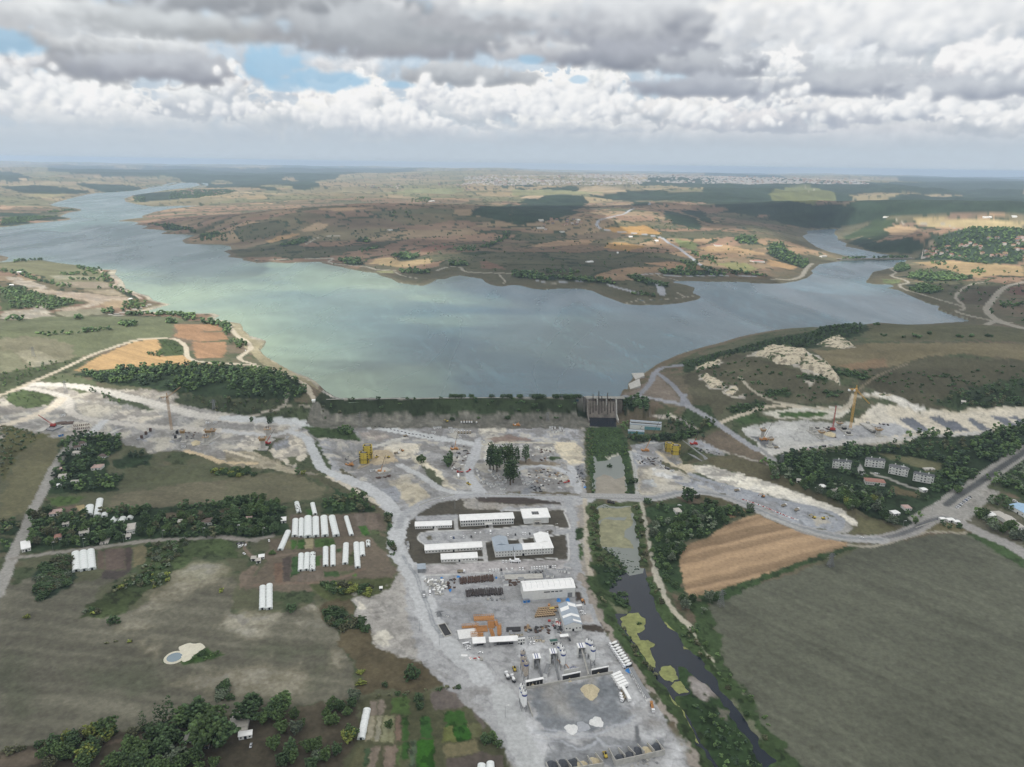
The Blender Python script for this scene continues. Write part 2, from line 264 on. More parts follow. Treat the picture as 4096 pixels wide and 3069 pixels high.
for t,p,c in [('M',pl_('800 630 1150 610 1300 680 1100 690 850 660'),(214,172,110)),('M',pl_('830 760 950 755 1150 790 1000 830 800 800'),(206,168,112)),('M',pl_('1600 800 1800 770 2000 810 2209 860 2000 860 1700 840'),(214,182,140)),
 ('M',pl_('1100 930 1400 920 1690 990 1500 1000 1250 950'),(205,170,135)),('M',pl_('1750 930 2000 930 2120 980 2000 1020'),(178,178,124)),('M',pl_('1400 720 1600 760 1580 820 1450 790'),(160,170,115)),
 ('M',pl_('580 300 620 280 900 285 990 315 700 345 540 335'),(205,185,150)),('M',pl_('70 375 150 350 290 352 230 378'),(225,200,165)),('M',pl_('1180 410 1300 405 1900 460 1700 500 1600 460'),(170,145,120)),
 ('M',pl_('0 300 500 310 800 330 400 340 0 350'),(175,175,130)),('L',pl_('370 650 540 580 620 600 560 650 430 665'),(205,180,145)),('L',pl_('80 745 200 700 400 670 350 700 130 760'),(210,175,130)),
 ('L',pl_('1020 900 1170 880 1250 920 1500 890 1520 930 1300 970 1150 960 1000 940'),(215,190,145)),('L',pl_('540 460 900 455 1100 445 800 480 560 480'),(205,175,140)),('L',pl_('1040 1000 1200 995 1190 1020 1060 1020'),(190,190,140)),
 ('L',pl_('1320 830 1560 775 1750 780 1500 840'),(168,130,110)),('L',pl_('1930 920 2000 915 2150 985 1950 980'),(165,135,115)),('L',pl_('900 350 1300 290 1800 290 1700 340 1200 330'),(165,168,125)),
 ('N',pl_('1010 640 1120 605 1300 640 1180 695 1060 690'),(215,185,145)),('N',pl_('1250 545 1850 555 2209 590 2100 650 1700 630 1300 610'),(212,192,145)),('N',pl_('1230 925 1600 920 2209 965 2209 1050 2000 1035 1800 1060 1500 980'),(208,182,138)),
 ('N',pl_('980 1070 1150 1070 1100 1110 980 1110'),(150,165,115)),('N',pl_('650 700 900 560 1100 560 1010 640 1060 690 950 740 800 700 680 740'),(84,102,70)),('N',pl_('0 900 270 970 200 990 0 950'),(215,180,135)),
 ('N',pl_('1400 730 1490 770 1360 790'),(180,165,140)),('N',pl_('2090 1150 2209 1120 2209 1220 2100 1200'),(150,118,105)),('N',pl_('1650 1170 2050 1130 1900 1300 1660 1290'),(122,114,94)),('N',pl_('0 340 200 280 400 275 590 380 400 430 200 400'),(140,145,95)),
 ('K',pl_('0 430 140 445 60 475 0 465'),(205,175,145)),('K',pl_('160 205 330 210 280 222 170 220'),(225,200,160)),('K',pl_('200 350 330 330 600 345 400 370'),(190,180,135)),
 ('K',pl_('0 925 200 915 350 905 650 945 860 990 900 1070 950 1150 760 1160 500 1130 350 1040 0 1000'),(160,160,122)),
 ('K',pl_('220 1165 350 1155 620 1185 1120 1225 1130 1250 900 1280 600 1350 440 1340 740 1290 750 1270 480 1210 260 1190'),(208,188,162)),('K',pl_('870 1290 950 1255 1150 1260 1080 1310 960 1325'),(205,182,148)),
 ('K',pl_('40 1350 260 1330 400 1275 460 1285 400 1340 480 1400 200 1440 0 1410 0 1380'),(196,186,162)),('K',pl_('30 1050 150 1055 340 1110 450 1160 200 1140'),(205,190,165)),('K',pl_('400 1040 600 1035 900 1050 900 1070 500 1085'),(185,182,148)),('K',pl_('500 1100 900 1090 960 1150 620 1140'),(190,175,150)),('K',pl_('700 1160 1000 1160 1110 1220 850 1200'),(195,180,150)),
 ('K',pl_('480 1360 850 1315 930 1330 880 1380 600 1400'),(175,172,145))]:
    paint(t,p,c,soft=4,ragged=7,var=.3,e=EL,stripe=(1.2,9,.1))
paint('K',pl_('0 1140 160 1140 400 1210 740 1275 600 1310 410 1335 460 1290 440 1270 330 1300 100 1340 0 1350'),(104,118,78),ragged=8,e=EL*.9,var=.6)
for p,wd in [(pl_('730 600 780 640 1000 670 1200 695 1300 720 1350 760 1430 800 1540 880 1620 945 1700 990'),13),(pl_('730 600 760 560 900 525 1000 490 1050 460'),13),(pl_('1250 1100 1280 1140 1295 1200'),22),(pl_('1180 430 1195 410'),14),(pl_('200 1080 330 1100 620 1085'),8),(pl_('830 1120 1080 1190'),12),(pl_('1070 1050 1110 1035 1250 1025 1400 1045 1850 1040 2100 1050'),8)]:
    road('M',p,wd,(168,172,178),e=1.2)
for t,p,wd in [('M',pl_('1260 1030 1290 1055 1380 1070 1430 1085'),5),('M',pl_('980 1280 1150 1250 1400 1240 1600 1215'),5),('M',pl_('1150 1280 1110 1250 1050 1245'),5),('M',pl_('1430 1190 1500 1230'),6),('M',pl_('0 1100 300 1105 700 1110'),5),
 ('L',pl_('0 905 300 900 640 893 650 905 630 925 720 945 950 965 1040 990 1200 995'),9),('L',pl_('1200 1010 1260 1040 1400 1070'),6),('L',pl_('1560 1000 1640 970 1760 970 1830 1010 2209 1022'),10),('L',pl_('430 770 520 720 640 700 720 700'),8),('L',pl_('2100 1030 2150 1090 2130 1110'),6),
 ('N',pl_('40 1072 200 1075 290 1045 320 1000 350 960 385 935'),14),('N',pl_('1095 965 1060 985 1105 1015 1065 1045 1190 1085 1205 1105 1140 1120 1180 1160 1400 1225 1690 1310'),9),('N',pl_('1690 1310 1690 1335 1620 1350 1750 1390 1950 1435 2209 1510'),9),('N',pl_('2209 1095 2060 1135 1980 1200 1890 1320 1940 1400 2209 1500'),16),('N',pl_('1850 1100 1720 1130 1620 1220 1690 1300'),8),('N',pl_('1870 1470 1950 1440 2090 1450'),16),
 ('N',pl_('1110 560 1160 580 1200 600 1600 625 1660 640'),8),('N',pl_('325 270 350 290 400 300 350 315'),12)]:
    road(t,p,wd,(184,178,162),e=1.5)
# --- left plateau (sunlit)
paint('P',pl_('0 225 300 190 700 190 1150 190 1200 215 1130 250 1120 320 960 330 850 350 700 400 500 470 300 560 0 560'),(142,150,114),e=EL,ragged=5,var=.45)
paint('P',pl_('0 330 200 320 480 370 480 460 300 520 0 560'),(165,162,134),e=EL,ragged=6)
paint('P',pl_('100 420 200 400 300 430 390 490 300 535 220 530'),(186,182,152),e=EL)
paint('P',pl_('0 410 80 400 170 510 0 560'),(165,166,135),e=EL)
paint('P',pl_('0 560 200 520 480 460 600 450 480 540 250 600 120 640 0 680'),(96,106,76),e=EL*.8,ragged=5,var=.6)
paint('P',pl_('470 545 600 470 780 385 900 345 1022 333 1052 390 1000 430 1060 445 1180 440 1260 480 1200 500 900 525 700 532'),(226,190,138),e=EL,stripe=(1.0,6,.14))
for p in (pl_('1120 240 1400 235 1450 280 1150 287'),pl_('1130 302 1170 290 1450 290 1480 340 1300 350 1120 322'),pl_('1240 354 1460 354 1470 400 1440 455 1270 460'),pl_('1200 500 1320 488 1500 508 1400 516 1210 520')):
    paint('P',p,(205,165,128),e=EL,stripe=(.9,7,.12))
paint('P',pl_('1025 333 1130 338 1190 380 1200 440 1060 440 1000 430 1050 390'),(88,104,66),e=EL*.8,ragged=3,var=.7)
paint('P',pl_('1480 225 1560 235 1620 330 1720 350 1680 410 1790 490 1990 600 2100 680 1900 580 1700 500 1600 400 1500 300'),(196,186,150),e=EL,var=.5)
paint('P',pl_('470 555 700 530 1000 510 1500 510 1800 550 1950 620 1995 680 1900 740 1500 715 1300 700 900 645 640 620'),(56,72,50),var=.6,ragged=4)
paint('P',pl_('1150 690 1500 720 1900 740 2212 760 2212 870 1700 855 1250 800 1130 730'),(76,86,62),var=.8,ragged=4)
# --- left construction zone
paint('P',pl_('0 720 150 650 220 625 600 650 1000 665 1150 690 1140 740 1300 800 1700 850 2212 880 2212 972 0 972'),(164,157,144),ragged=4,e=1.15)
paint('F',pl_('0 130 280 90 580 0 1300 0 2209 160 2209 580 1600 440 1250 460 1050 360 640 320 600 350 380 290 150 240 0 205'),(150,148,141),ragged=4)
paint('F',pl_('640 20 900 10 1080 60 900 170 720 150'),(176,170,152)); paint('F',pl_('930 160 1080 80 1350 95 1400 140 1200 200'),(196,186,166))
paint('P',pl_('260 600 400 560 600 600 640 640 540 690 400 640'),(100,108,80),var=.7); paint('P',pl_('40 700 160 655 350 700 330 760 150 790 50 740'),(84,98,64),var=.7)
paint('P',pl_('580 650 760 700 1000 790 960 800 760 750'),(90,100,78),var=.7)
road('P',pl_('215 627 500 640 700 680 950 740 1100 780 1300 830 1700 865 2212 885'),17,(222,218,208),e=1.25)
road('P',pl_('-60 730 0 700 150 640 400 530 700 400 870 345 1000 330 1130 335 1200 380 1210 440 1260 475 1400 490 1640 505 1760 540 1900 590 1990 640 2010 690 2080 745 2300 745'),8,(226,214,190),e=1.6)
road('P',pl_('1650 500 1550 460 1620 400 1600 350 1530 310 1490 250'),8,(226,214,190),e=1.6)
road('K',pl_('860 990 900 1030'),9,(226,205,180),e=1.7); road('K',pl_('970 1060 1010 1100 980 1140 1100 1180 1220 1240'),8,(220,200,180),e=1.7); road('K',pl_('1300 1290 1200 1320 1000 1370 950 1380 1080 1385'),7,(200,195,185),e=1.6)
road('P',pl_('160 650 400 700 450 760 450 800 560 850 900 890 1200 915 1700 950'),11,(205,200,190),e=1.1)
road('P',pl_('0 900 200 840 350 770 400 720'),14,(200,190,172)); road('P',pl_('1610 835 1820 775 1860 700 1850 690'),5,(165,158,145)); road('P',pl_('1820 775 2000 768'),4,(150,145,130))
paint('F',pl_('395 270 480 180 640 185 560 290'),(150,154,158)); paint('F',pl_('520 290 640 190 860 185 740 300 620 310'),(158,152,142))
paint('F',pl_('290 270 430 190 500 190 380 280'),(196,190,178)); road('F',pl_('900 180 800 280 740 310'),10,(190,192,192))
for p in (pl_('1190 350 1280 270 1350 270 1260 360'),pl_('940 290 1000 235 1070 240 990 300'),pl_('1460 370 1500 300 1620 290 1590 370'),pl_('1730 380 1800 300 1890 295 1830 385')): paint('F',p,(148,152,158),ragged=1)
paint('G',pl_('80 415 180 310 330 310 300 430'),(192,184,166)); paint('G',pl_('380 440 560 290 720 360 690 520 600 585 450 500'),(196,186,164)); paint('G',pl_('690 400 740 380 760 460 710 475'),(140,145,152)); paint('G',pl_('400 380 540 330 560 400 440 440'),(135,140,146))
paint('G',pl_('0 430 200 440 420 520 560 590 820 640 600 640 300 590 0 560'),(150,142,118),var=.6,ragged=3); paint('G',pl_('520 490 620 485 680 550 580 555'),(96,102,76))
road('G',pl_('0 435 200 490 240 500'),5,(205,195,172)); road('F',pl_('1600 440 1800 490 1900 530 2209 550'),7,(200,182,150))
# --- valley: fields, groves on the left
paint('F',pl_('0 210 150 240 400 300 300 360 200 430 80 640 0 720'),(98,98,66),var=.7,ragged=5); paint('F',pl_('400 310 620 340 520 480 340 820 260 960 0 1040 0 850 80 640 200 430'),(112,110,84),ragged=4)
paint('F',pl_('1090 380 1350 460 1320 590 1800 540 2209 600 2209 680 1700 720 1300 740 1050 780 900 820 1000 700 1050 600'),(98,102,78),ragged=4,var=.5)
paint('F',pl_('960 820 1300 770 1700 710 2209 680 2209 900 1700 920 1300 960 950 990 920 900'),(116,112,92),ragged=3,stripe=(1.3,7,.1)); paint('G',pl_('0 690 300 640 600 640 760 700 860 770 820 850 400 900 0 880'),(114,112,90),ragged=3,stripe=(1.3,7,.08))
paint('F',pl_('400 840 740 835 660 890 480 920'),(88,110,62)); paint('F',pl_('490 920 740 910 720 960 480 960'),(118,104,92)); paint('F',pl_('670 910 740 910 730 955 660 950'),(170,155,118))
for p in (pl_('520 350 650 310 1040 290 1050 420 900 500 940 640 1090 640 990 790 420 810 430 740 500 600'),pl_('260 980 340 960 740 980 960 960 1340 930 2209 870 2209 1180 1700 1190 1260 1220 760 1270 150 1310 210 1180'),pl_('0 1040 190 1040 150 1170 0 1180'),pl_('0 1190 130 1200 90 1320 0 1320'),pl_('1100 470 1310 470 1300 580 1200 570 1000 600 960 520')):
    paint('F',p,(58,76,52),var=.7,ragged=3)
for p in (pl_('0 880 400 860 560 940 480 1050 560 1100 500 1170 300 1190 0 1180'),pl_('800 660 960 700 1200 810 1310 950 1260 980 840 980 840 900 960 800'),pl_('1380 1000 1430 990 1480 1380 1440 1380')): paint('G',p,(58,78,52),var=.7,ragged=3)
paint('F',pl_('1380 985 1500 975 1900 950 2100 930 2209 940 2209 960 1800 980 1400 1030'),(108,98,82),ragged=2)
paint('G',pl_('560 980 800 1000 1350 980 1400 1130 1100 1180 560 1200'),(112,102,90),ragged=2); paint('G',pl_('380 1200 1250 1180 1420 1380 1480 1440 1440 1657 300 1657 160 1600 350 1380'),(118,108,94),ragged=3)
GD=[('G',pl_('1150 1090 1215 1085 1250 1160 1185 1170'),(74,112,54)),('G',pl_('1105 980 1180 975 1230 1080 1150 1090'),(126,116,106)),('G',pl_('1190 975 1300 970 1330 1110 1250 1120'),(128,116,104)),('G',pl_('1250 1125 1330 1120 1335 1160 1260 1165'),(92,104,72)),
 ('G',pl_('570 1205 625 1205 610 1290 565 1290'),(78,112,56)),('G',pl_('630 1205 690 1205 688 1285 620 1290'),(72,108,52)),('G',pl_('695 1200 762 1200 762 1285 690 1285'),(158,150,118)),('G',pl_('770 1200 940 1195 950 1260 780 1270'),(86,114,62)),('G',pl_('525 1220 570 1215 560 1285 520 1280'),(130,125,95)),
 ('G',pl_('500 1360 570 1350 565 1570 500 1560'),(88,80,74)),('G',pl_('575 1360 630 1350 640 1500 570 1530'),(70,98,60)),('G',pl_('960 1270 1010 1265 1005 1315 955 1315'),(78,100,62)),('G',pl_('955 1320 1015 1320 1010 1410 950 1420'),(140,128,112)),('G',pl_('1070 1340 1120 1280 1110 1430 1060 1420'),(90,100,66)),
 ('G',pl_('850 1480 980 1475 990 1520 860 1525'),(72,96,58)),('G',pl_('990 1480 1110 1470 1110 1500 1000 1515'),(100,104,78)),('G',pl_('630 1500 680 1490 670 1570 625 1575'),(120,110,100)),('G',pl_('690 1495 850 1480 850 1560 700 1570'),(122,112,100)),('G',pl_('130 1500 250 1420 300 1440 180 1600 120 1640'),(126,114,100)),('G',pl_('420 1410 500 1400 490 1570 430 1580'),(124,104,88)),
 ('G',pl_('705 945 755 945 755 1000 710 1000'),(66,100,52)),('G',pl_('1100 1500 1135 1495 1140 1520 1105 1525'),(96,140,60)),('G',pl_('780 1350 830 1340 820 1430 775 1430'),(80,110,60)),
 ('F',pl_('840 1305 900 1300 900 1460 845 1460'),(104,92,82)),('F',pl_('905 1290 1080 1275 1080 1460 910 1470'),(106,94,86)),('F',pl_('1085 1275 1140 1270 1135 1470 1085 1470'),(84,74,70)),('F',pl_('1145 1265 1260 1260 1260 1400 1150 1450'),(120,114,88)),('F',pl_('900 1470 1140 1470 1020 1550 860 1540'),(84,78,74)),
 ('A',pl_('1510 1000 1770 960 1850 1070 1980 1300 1950 1330 1840 1130 1560 1170 1520 1140'),(114,106,100)),('A',pl_('1620 1190 1780 1165 1830 1290 1640 1310'),(62,98,44)),('A',pl_('1700 1310 1830 1290 1865 1410 1720 1440'),(56,100,38)),('A',pl_('1620 1310 1700 1310 1720 1440 1600 1440'),(112,118,70)),('A',pl_('1830 1290 1940 1280 1960 1390 1865 1410'),(110,112,80)),
 ('A',pl_('1605 1465 1900 1420 1940 1530 1630 1575'),(122,116,88)),('A',pl_('1420 1220 1500 1215 1515 1400 1420 1410'),(62,100,48)),('A',pl_('1265 1215 1320 1210 1310 1420 1265 1425'),(66,98,48)),('A',pl_('1380 1430 1525 1410 1550 1700 1390 1700'),(58,104,36)),('A',pl_('1265 1440 1325 1430 1320 1590 1250 1590'),(60,94,44)),
 ('A',pl_('1170 1060 1310 1040 1340 1200 1170 1200'),(84,106,60)),('A',pl_('985 1080 1040 1080 1045 1210 985 1210'),(132,122,110)),('A',pl_('1048 1078 1095 1070 1110 1130 1090 1205 1050 1210'),(136,126,114)),('A',pl_('985 1215 1035 1210 1000 1430 940 1430'),(150,143,118)),('A',pl_('1042 1215 1100 1210 1060 1435 1005 1435'),(150,146,120)),('A',pl_('1108 1212 1200 1210 1190 1440 1070 1440'),(138,138,106)),
 ('A',pl_('1210 1215 1250 1215 1250 1430 1200 1430'),(130,112,98)),('A',pl_('1000 1480 1085 1475 1010 1700 960 1700'),(134,122,108)),('A',pl_('870 1480 950 1480 900 1700 790 1700'),(98,98,72)),('A',pl_('955 1485 1000 1480 950 1657 910 1657'),(74,94,66)),('A',pl_('1110 1480 1220 1455 1190 1700 1090 1700'),(134,120,106)),('A',pl_('1225 1470 1262 1460 1230 1640 1195 1640'),(94,112,70)),('A',pl_('1640 1590 1930 1530 2130 1560 2140 1700 1640 1700'),(100,92,84)),('A',pl_('1340 1430 1375 1430 1380 1657 1330 1657'),(88,104,80)),
 ('E',pl_('0 1560 200 1500 450 1510 440 1600 200 1657 0 1657'),(112,102,88)),('E',pl_('600 1500 900 1440 1150 1390 1170 1410 800 1500 620 1540'),(118,106,92))]
FE=(112,110,96)
paint('E',pl_('-200 120 20 60 120 90 300 0 300 230 660 60 1060 0 900 80 740 280 1060 340 1500 80 2050 0 2000 340 2209 350 2500 300 2720 240 2950 560 3040 750 3070 900 3050 1080 2700 1110 2209 1150 1700 1210 1280 1290 1000 1340 600 1390 0 1530 -300 1600'),FE,ragged=3,stripe=(1.45,5.5,.22),var=.5)
for t,p in [('E',pl_('1060 350 1290 140 1500 90 1650 130 1500 260 1200 300')),('E',pl_('1100 410 1250 380 1300 460 1150 460')),('F',pl_('1480 1500 1700 1390 1900 1420 2000 1500 1950 1657 1500 1657')),('A',pl_('-200 350 120 340 150 480 -50 540 -300 480')),('A',pl_('-250 850 200 780 480 850 420 1000 -200 1000')),('A',pl_('590 650 700 640 760 740 640 760')),('E',pl_('1450 870 1900 850 2209 900 2150 1020 1700 1000')),('A',pl_('400 270 550 260 560 350 380 330')),('E',pl_('1150 620 1330 610 1300 700 1200 690'))]:
    paint(t,p,(152,146,124),soft=9,ragged=9,lv=.7,var=.8)
for t,p in [('E',pl_('600 800 1300 750 1500 900 1200 1050 700 1000')),('A',pl_('20 600 500 560 560 680 100 700')),('A',pl_('480 900 560 890 560 950 490 950')),('A',pl_('510 770 640 770 600 810 520 810')),('E',pl_('0 600 300 700 200 1200 0 1300'))]: paint(t,p,(92,98,78),soft=9,ragged=9,lv=.5,var=.6)
paint('E',pl_('300 -10 620 -10 640 60 460 190 330 235 300 150'),(60,76,60),var=.8,ragged=3); paint('F',pl_('330 1440 480 1370 560 1320 620 1340 625 1500 600 1640 330 1657 300 1580'),(58,76,58),var=.8,ragged=3)
paint('E',pl_('660 370 720 300 1050 40 1130 -10 1480 -10 1460 80 1280 140 1060 330 930 355'),(78,90,58),var=.9,ragged=4); paint('F',pl_('1260 1240 1500 1200 1900 1190 2000 1250 2090 1370 1850 1330 1700 1340 1500 1480 1400 1600 1250 1657 960 1657 1200 1500 1260 1400'),(78,92,60),var=.8,ragged=4)
paint('E',pl_('1410 740 1450 690 1560 680 1700 640 1760 635 1920 680 1720 760 1425 757'),(70,94,52),var=.6,ragged=2)
paint('E',pl_('-100 1560 0 1530 400 1440 560 1400 980 1330 1200 1330 1550 1230 2050 1190 2209 1150 2500 1140 3050 1080 3100 1200 3060 1657 3000 1800 -100 1800'),(88,82,68),var=.7,ragged=3)
paint('A',pl_('500 80 900 20 1200 20 1190 110 1010 200 840 190 700 240 560 200'),(90,98,64),var=.8,ragged=4)
paint('A',pl_('545 245 700 200 850 185 830 350 1000 470 1010 600 1300 720 1560 750 1720 900 1500 1000 1200 1010 880 1060 870 900 840 760 700 520 590 380'),(98,90,70),var=.7,ragged=4)
paint('A',pl_('590 300 740 260 860 380 1000 440 900 470 740 480 640 420'),(62,78,54),var=.8,ragged=4); paint('A',pl_('900 1060 2000 940 2180 1700 700 1700 860 1440'),(92,94,70),var=.7,ragged=2)
for t,p,c in GD: paint(t,p,c,soft=.7,ragged=.8,var=.35,stripe=(0.1,2.2,.12))
road('F',pl_('640 330 520 500 440 640 350 830 280 960 200 1150 130 1290 60 1480 -20 1690'),10,(152,150,144)); road('F',pl_('110 1370 450 1320 870 1270 1300 1215 1700 1195 1950 1180 2209 1215'),6,(142,138,130)); road('G',pl_('0 1190 200 1205 330 1190 410 1175'),6,(145,140,132)); road('G',pl_('170 1230 180 1300 260 1360 400 1350 560 1330 900 1290 1150 1230'),3,(130,118,104)); road('G',pl_('240 1600 600 1580 850 1570 1100 1500 1200 1460'),3,(128,112,98))
# --- camp, plant and spoil
paint('A',pl_('1215 -60 1190 100 1010 200 900 185 840 185 870 260 830 350 1000 460 1010 590 1120 670 1300 720 1500 740 1560 760 1700 890 1900 1070 2000 1200 2090 1300 2130 1500 2209 1700 2400 1700 2300 1100 1900 700 1500 300 1330 -60'),(160,156,148),ragged=4,var=.45)
for p in (pl_('840 190 900 240 980 290 900 300 870 260'),pl_('1010 500 1100 470 1210 560 1100 620 1010 590'),pl_('1780 960 1900 1070 2090 1320 2200 1550 2100 1400 1930 1200')): paint('A',p,(196,190,172),ragged=3)
paint('O',pl_('850 1095 880 1080 1000 1062 1225 1068 1285 1075 1265 1120 1262 1200 1290 1330 1330 1400 1390 1480 1440 1560 1500 1680 1120 1680 1060 1570 960 1480 905 1420 880 1330 870 1230 850 1180'),(158,159,160),ragged=2,var=.3)
paint('O',pl_('640 915 870 905 1150 905 1262 910 1266 1065 1100 1062 900 1080 852 1092 800 1055 700 985 650 940'),(146,146,145),ragged=3,var=.4)
paint('H',pl_('900 590 1000 575 1130 600 1165 760 1040 780 960 710 905 660'),(206,194,164)); paint('H',pl_('1060 395 1180 400 1150 470'),(190,182,160))
paint('H',pl_('310 545 500 518 690 528 690 565 400 585'),(140,122,112)); paint('H',pl_('300 620 600 600 700 640 650 700 300 740'),(198,198,192)); paint('H',pl_('560 730 1000 760 900 790 600 780'),(130,120,104))
paint('H',pl_('840 705 950 700 960 720 860 740'),(72,90,58)); paint('H',pl_('700 600 880 620 900 670 740 690'),(190,186,172)); paint('H',pl_('480 410 1100 400 1110 560 700 560 500 510'),(150,152,156)); paint('H',pl_('240 430 500 440 450 500 260 520'),(190,184,166))
paint('H',pl_('1085 790 1165 790 1170 900 1090 900'),(120,125,132)); paint('H',pl_('600 1050 700 930 820 1000 700 1010'),(130,134,140))
paint('G',pl_('810 330 900 345 1000 600 1010 625 940 620 850 480'),(150,152,155)); paint('G',pl_('990 450 1120 430 1160 560 1060 600'),(140,140,138))
paint('G',pl_('1340 410 1480 380 1700 380 1680 430 1560 520 1440 470'),(204,194,170)); paint('G',pl_('1270 440 1420 430 1500 530 1280 570 1120 600 1230 520'),(188,172,142)); paint('G',pl_('1600 460 1700 480 1850 620 1950 740 2000 790 1900 750 1780 600 1620 520'),(210,200,172))
paint('G',pl_('1700 560 1780 590 1900 740 1800 720 1740 640'),(92,98,76)); paint('G',pl_('1380 690 1560 660 1720 760 1780 850 1600 920 1540 860'),(186,176,150)); paint('G',pl_('1260 720 1400 700 1520 800 1500 900 1380 840'),(140,144,150)); paint('G',pl_('1160 270 1300 260 1480 320 1340 350 1180 340'),(150,140,130))
paint('G',pl_('650 215 900 220 1100 262 1180 352 1000 340 800 325 720 270'),(74,92,58),var=.6); paint('G',pl_('780 330 830 420 940 620 900 620 820 520 770 400'),(86,98,70)); paint('G',pl_('640 640 900 660 1200 800 1360 910 1300 940 1000 780 800 680'),(92,92,72),var=.6)
road('G',pl_('900 660 1050 740 1200 830 1380 920'),7,(196,188,170)); 
road('G',pl_('0 155 400 185 1000 210 1250 225 1500 270 1750 320 2050 370 2180 390'),15,(190,193,193)); road('G',pl_('0 265 200 290 450 300 640 230'),9,(185,186,185)); road('G',pl_('590 285 700 330 760 440 830 580 950 650 1100 700 1250 770 1400 870 1500 1000'),12,(184,187,188))
road('G',pl_('1500 560 1700 660 1850 760 2000 800 2209 800'),9,(186,188,188)); road('G',pl_('1280 410 1500 340 1560 330'),8,(190,188,180)); road('G',pl_('2180 390 2120 500 2100 620 2150 760 2209 800'),9,(182,184,186))
road('H',pl_('240 560 230 700 170 820 220 930 300 1030'),9,(182,184,186)); road('H',pl_('1040 790 1090 900 1110 1010'),8,(182,184,186)); road('H',pl_('590 820 700 790 900 800 1040 870 1060 950'),7,(180,183,186)); road('H',pl_('290 600 560 580 900 590'),5,(196,190,170))
# camp lawns and paving
paint('C',pl_('470 440 600 330 760 240 965 203 1400 190 1810 235 1850 330 1900 450 1830 465 1650 430 1300 460 700 490 590 545 630 600 1150 575 1860 508 1885 728 1790 735 1500 742 800 768 570 785 480 680'),(88,84,74),ragged=.8,var=.5)
paint('C',pl_('965 203 1080 195 1110 235 1400 255 1800 255 1840 300 1290 300 1015 290'),(150,144,132)); paint('C',pl_('1085 197 1500 193 1812 237 1800 248 1400 248 1115 228'),(82,75,70),ragged=1)
paint('C',pl_('1290 305 1340 280 1850 255 1840 295 1370 312'),(156,157,158)); paint('C',pl_('560 355 930 340 940 385 880 395 570 400'),(150,152,155),ragged=.5)
paint('C',pl_('600 505 700 488 1300 465 1480 442 1640 430 1740 438 1830 470 1850 495 1700 530 1200 572 640 597 590 555'),(156,158,160),ragged=.4,var=.2)
paint('C',pl_('1690 480 1740 475 1760 490 1740 508 1700 510'),(92,86,74),ragged=.3); paint('C',pl_('655 535 700 520 712 560 670 562'),(100,96,80),ragged=.3)
for p in (pl_('1300 462 1480 440 1640 430 1740 437 1830 462 1885 465 1895 440 1850 330 1825 303 1340 308'),pl_('640 597 590 560 592 525 620 500 700 486'),pl_('700 486 1300 463'),pl_('640 597 1200 572 1700 530 1860 508 1876 512 1886 728 1790 736 1760 718 1500 735 1180 745'),pl_('660 770 1180 745'),pl_('600 870 1200 838 1900 800')): road('C',p,1.6,(196,196,193),soft=.5,rag=0)
for p in (pl_('910 385 920 472'),pl_('1150 580 1172 745'),pl_('738 455 740 485'),pl_('1210 430 1222 465'),pl_('1615 430 1650 436'),pl_('1470 560 1490 605'),pl_('1110 715 1170 712')): road('C',p,4,(184,184,182),soft=.5,rag=0)
paint('C',pl_('660 785 1200 748 1500 740 1800 735 1930 760 1905 798 1200 835 660 862'),(164,159,158),ragged=.4,var=.2)
paint('C',pl_('640 890 1940 860 2000 1300 1850 1380 1000 1420 760 1250 660 1050'),(142,144,147),ragged=3,soft=4,lv=.8); paint('C',pl_('1340 852 1670 845 1680 893 1345 905'),(120,126,134),ragged=.4); paint('C',pl_('1920 900 1960 970 1930 980'),(84,74,66),ragged=.5); paint('C',pl_('1945 1005 1985 1010 2010 1080 1950 1090'),(84,74,66),ragged=.5)
paint('B',pl_('600 430 700 425 760 430 835 492 790 502 720 488 612 472'),(82,75,67),ragged=1); road('B',pl_('720 320 830 480'),4,(90,80,70)); paint('B',pl_('580 370 720 330 740 400 610 420'),(160,152,144))
paint('B',pl_('130 985 860 865 960 1010 1060 1200 1000 1265 700 1350 300 1345 235 1290'),(126,131,136),ragged=2,var=.5); paint('B',pl_('300 1450 800 1400 1300 1400 1330 1520 700 1657 280 1657'),(130,133,136),ragged=3)
for p in (pl_('300 980 420 970 450 1030 340 1040'),pl_('380 1090 500 1070 520 1170 400 1200'),pl_('600 900 700 890 760 1000 740 1100 640 1080')): paint('B',p,(168,162,148),soft=7,ragged=6,lv=.6)
for p in (pl_('1070 1300 1350 1330 1480 1500 1600 1700 1400 1700 1300 1400 1150 1400'),pl_('0 560 800 520 1020 800 860 860 400 900 100 960 0 900'),pl_('860 880 960 870 1180 1150 1080 1290 950 1000'),pl_('0 1000 100 1050 200 1300 300 1500 100 1657 0 1500')): paint('B',p,(180,182,184),soft=5,ragged=5,lv=.8)
paint('B',pl_('1180 1270 1290 1265 1290 1300 1200 1310'),(140,138,134),ragged=1.5); road('B',pl_('1070 1310 1085 1440'),2,(110,112,114)); road('B',pl_('50 1320 130 1500 190 1657'),7,(120,122,124),rag=4,lv=.6)
for p,wd in [(pl_('120 1340 400 1420 560 1500'),1.6),(pl_('200 1340 600 1400 900 1300 1060 1210'),1.6),(pl_('700 1360 800 1470 950 1480'),1.4),(pl_('140 1420 420 1450 600 1500 760 1420'),1.4),(pl_('300 1330 700 1370 1000 1270'),1.4)]: road('B',p,wd,(172,176,182),lv=.7)
road('C',pl_('-60 20 0 50 150 110 260 190 350 290 430 390 410 500 400 600 430 700 500 800 560 900 600 1000 640 1100 690 1250 780 1400 900 1520 1050 1640 1150 1750'),17,(186,188,189),rag=2); 
road('B',pl_('-100 1000 -20 1200 60 1400 200 1700'),16,(180,182,182),rag=2)
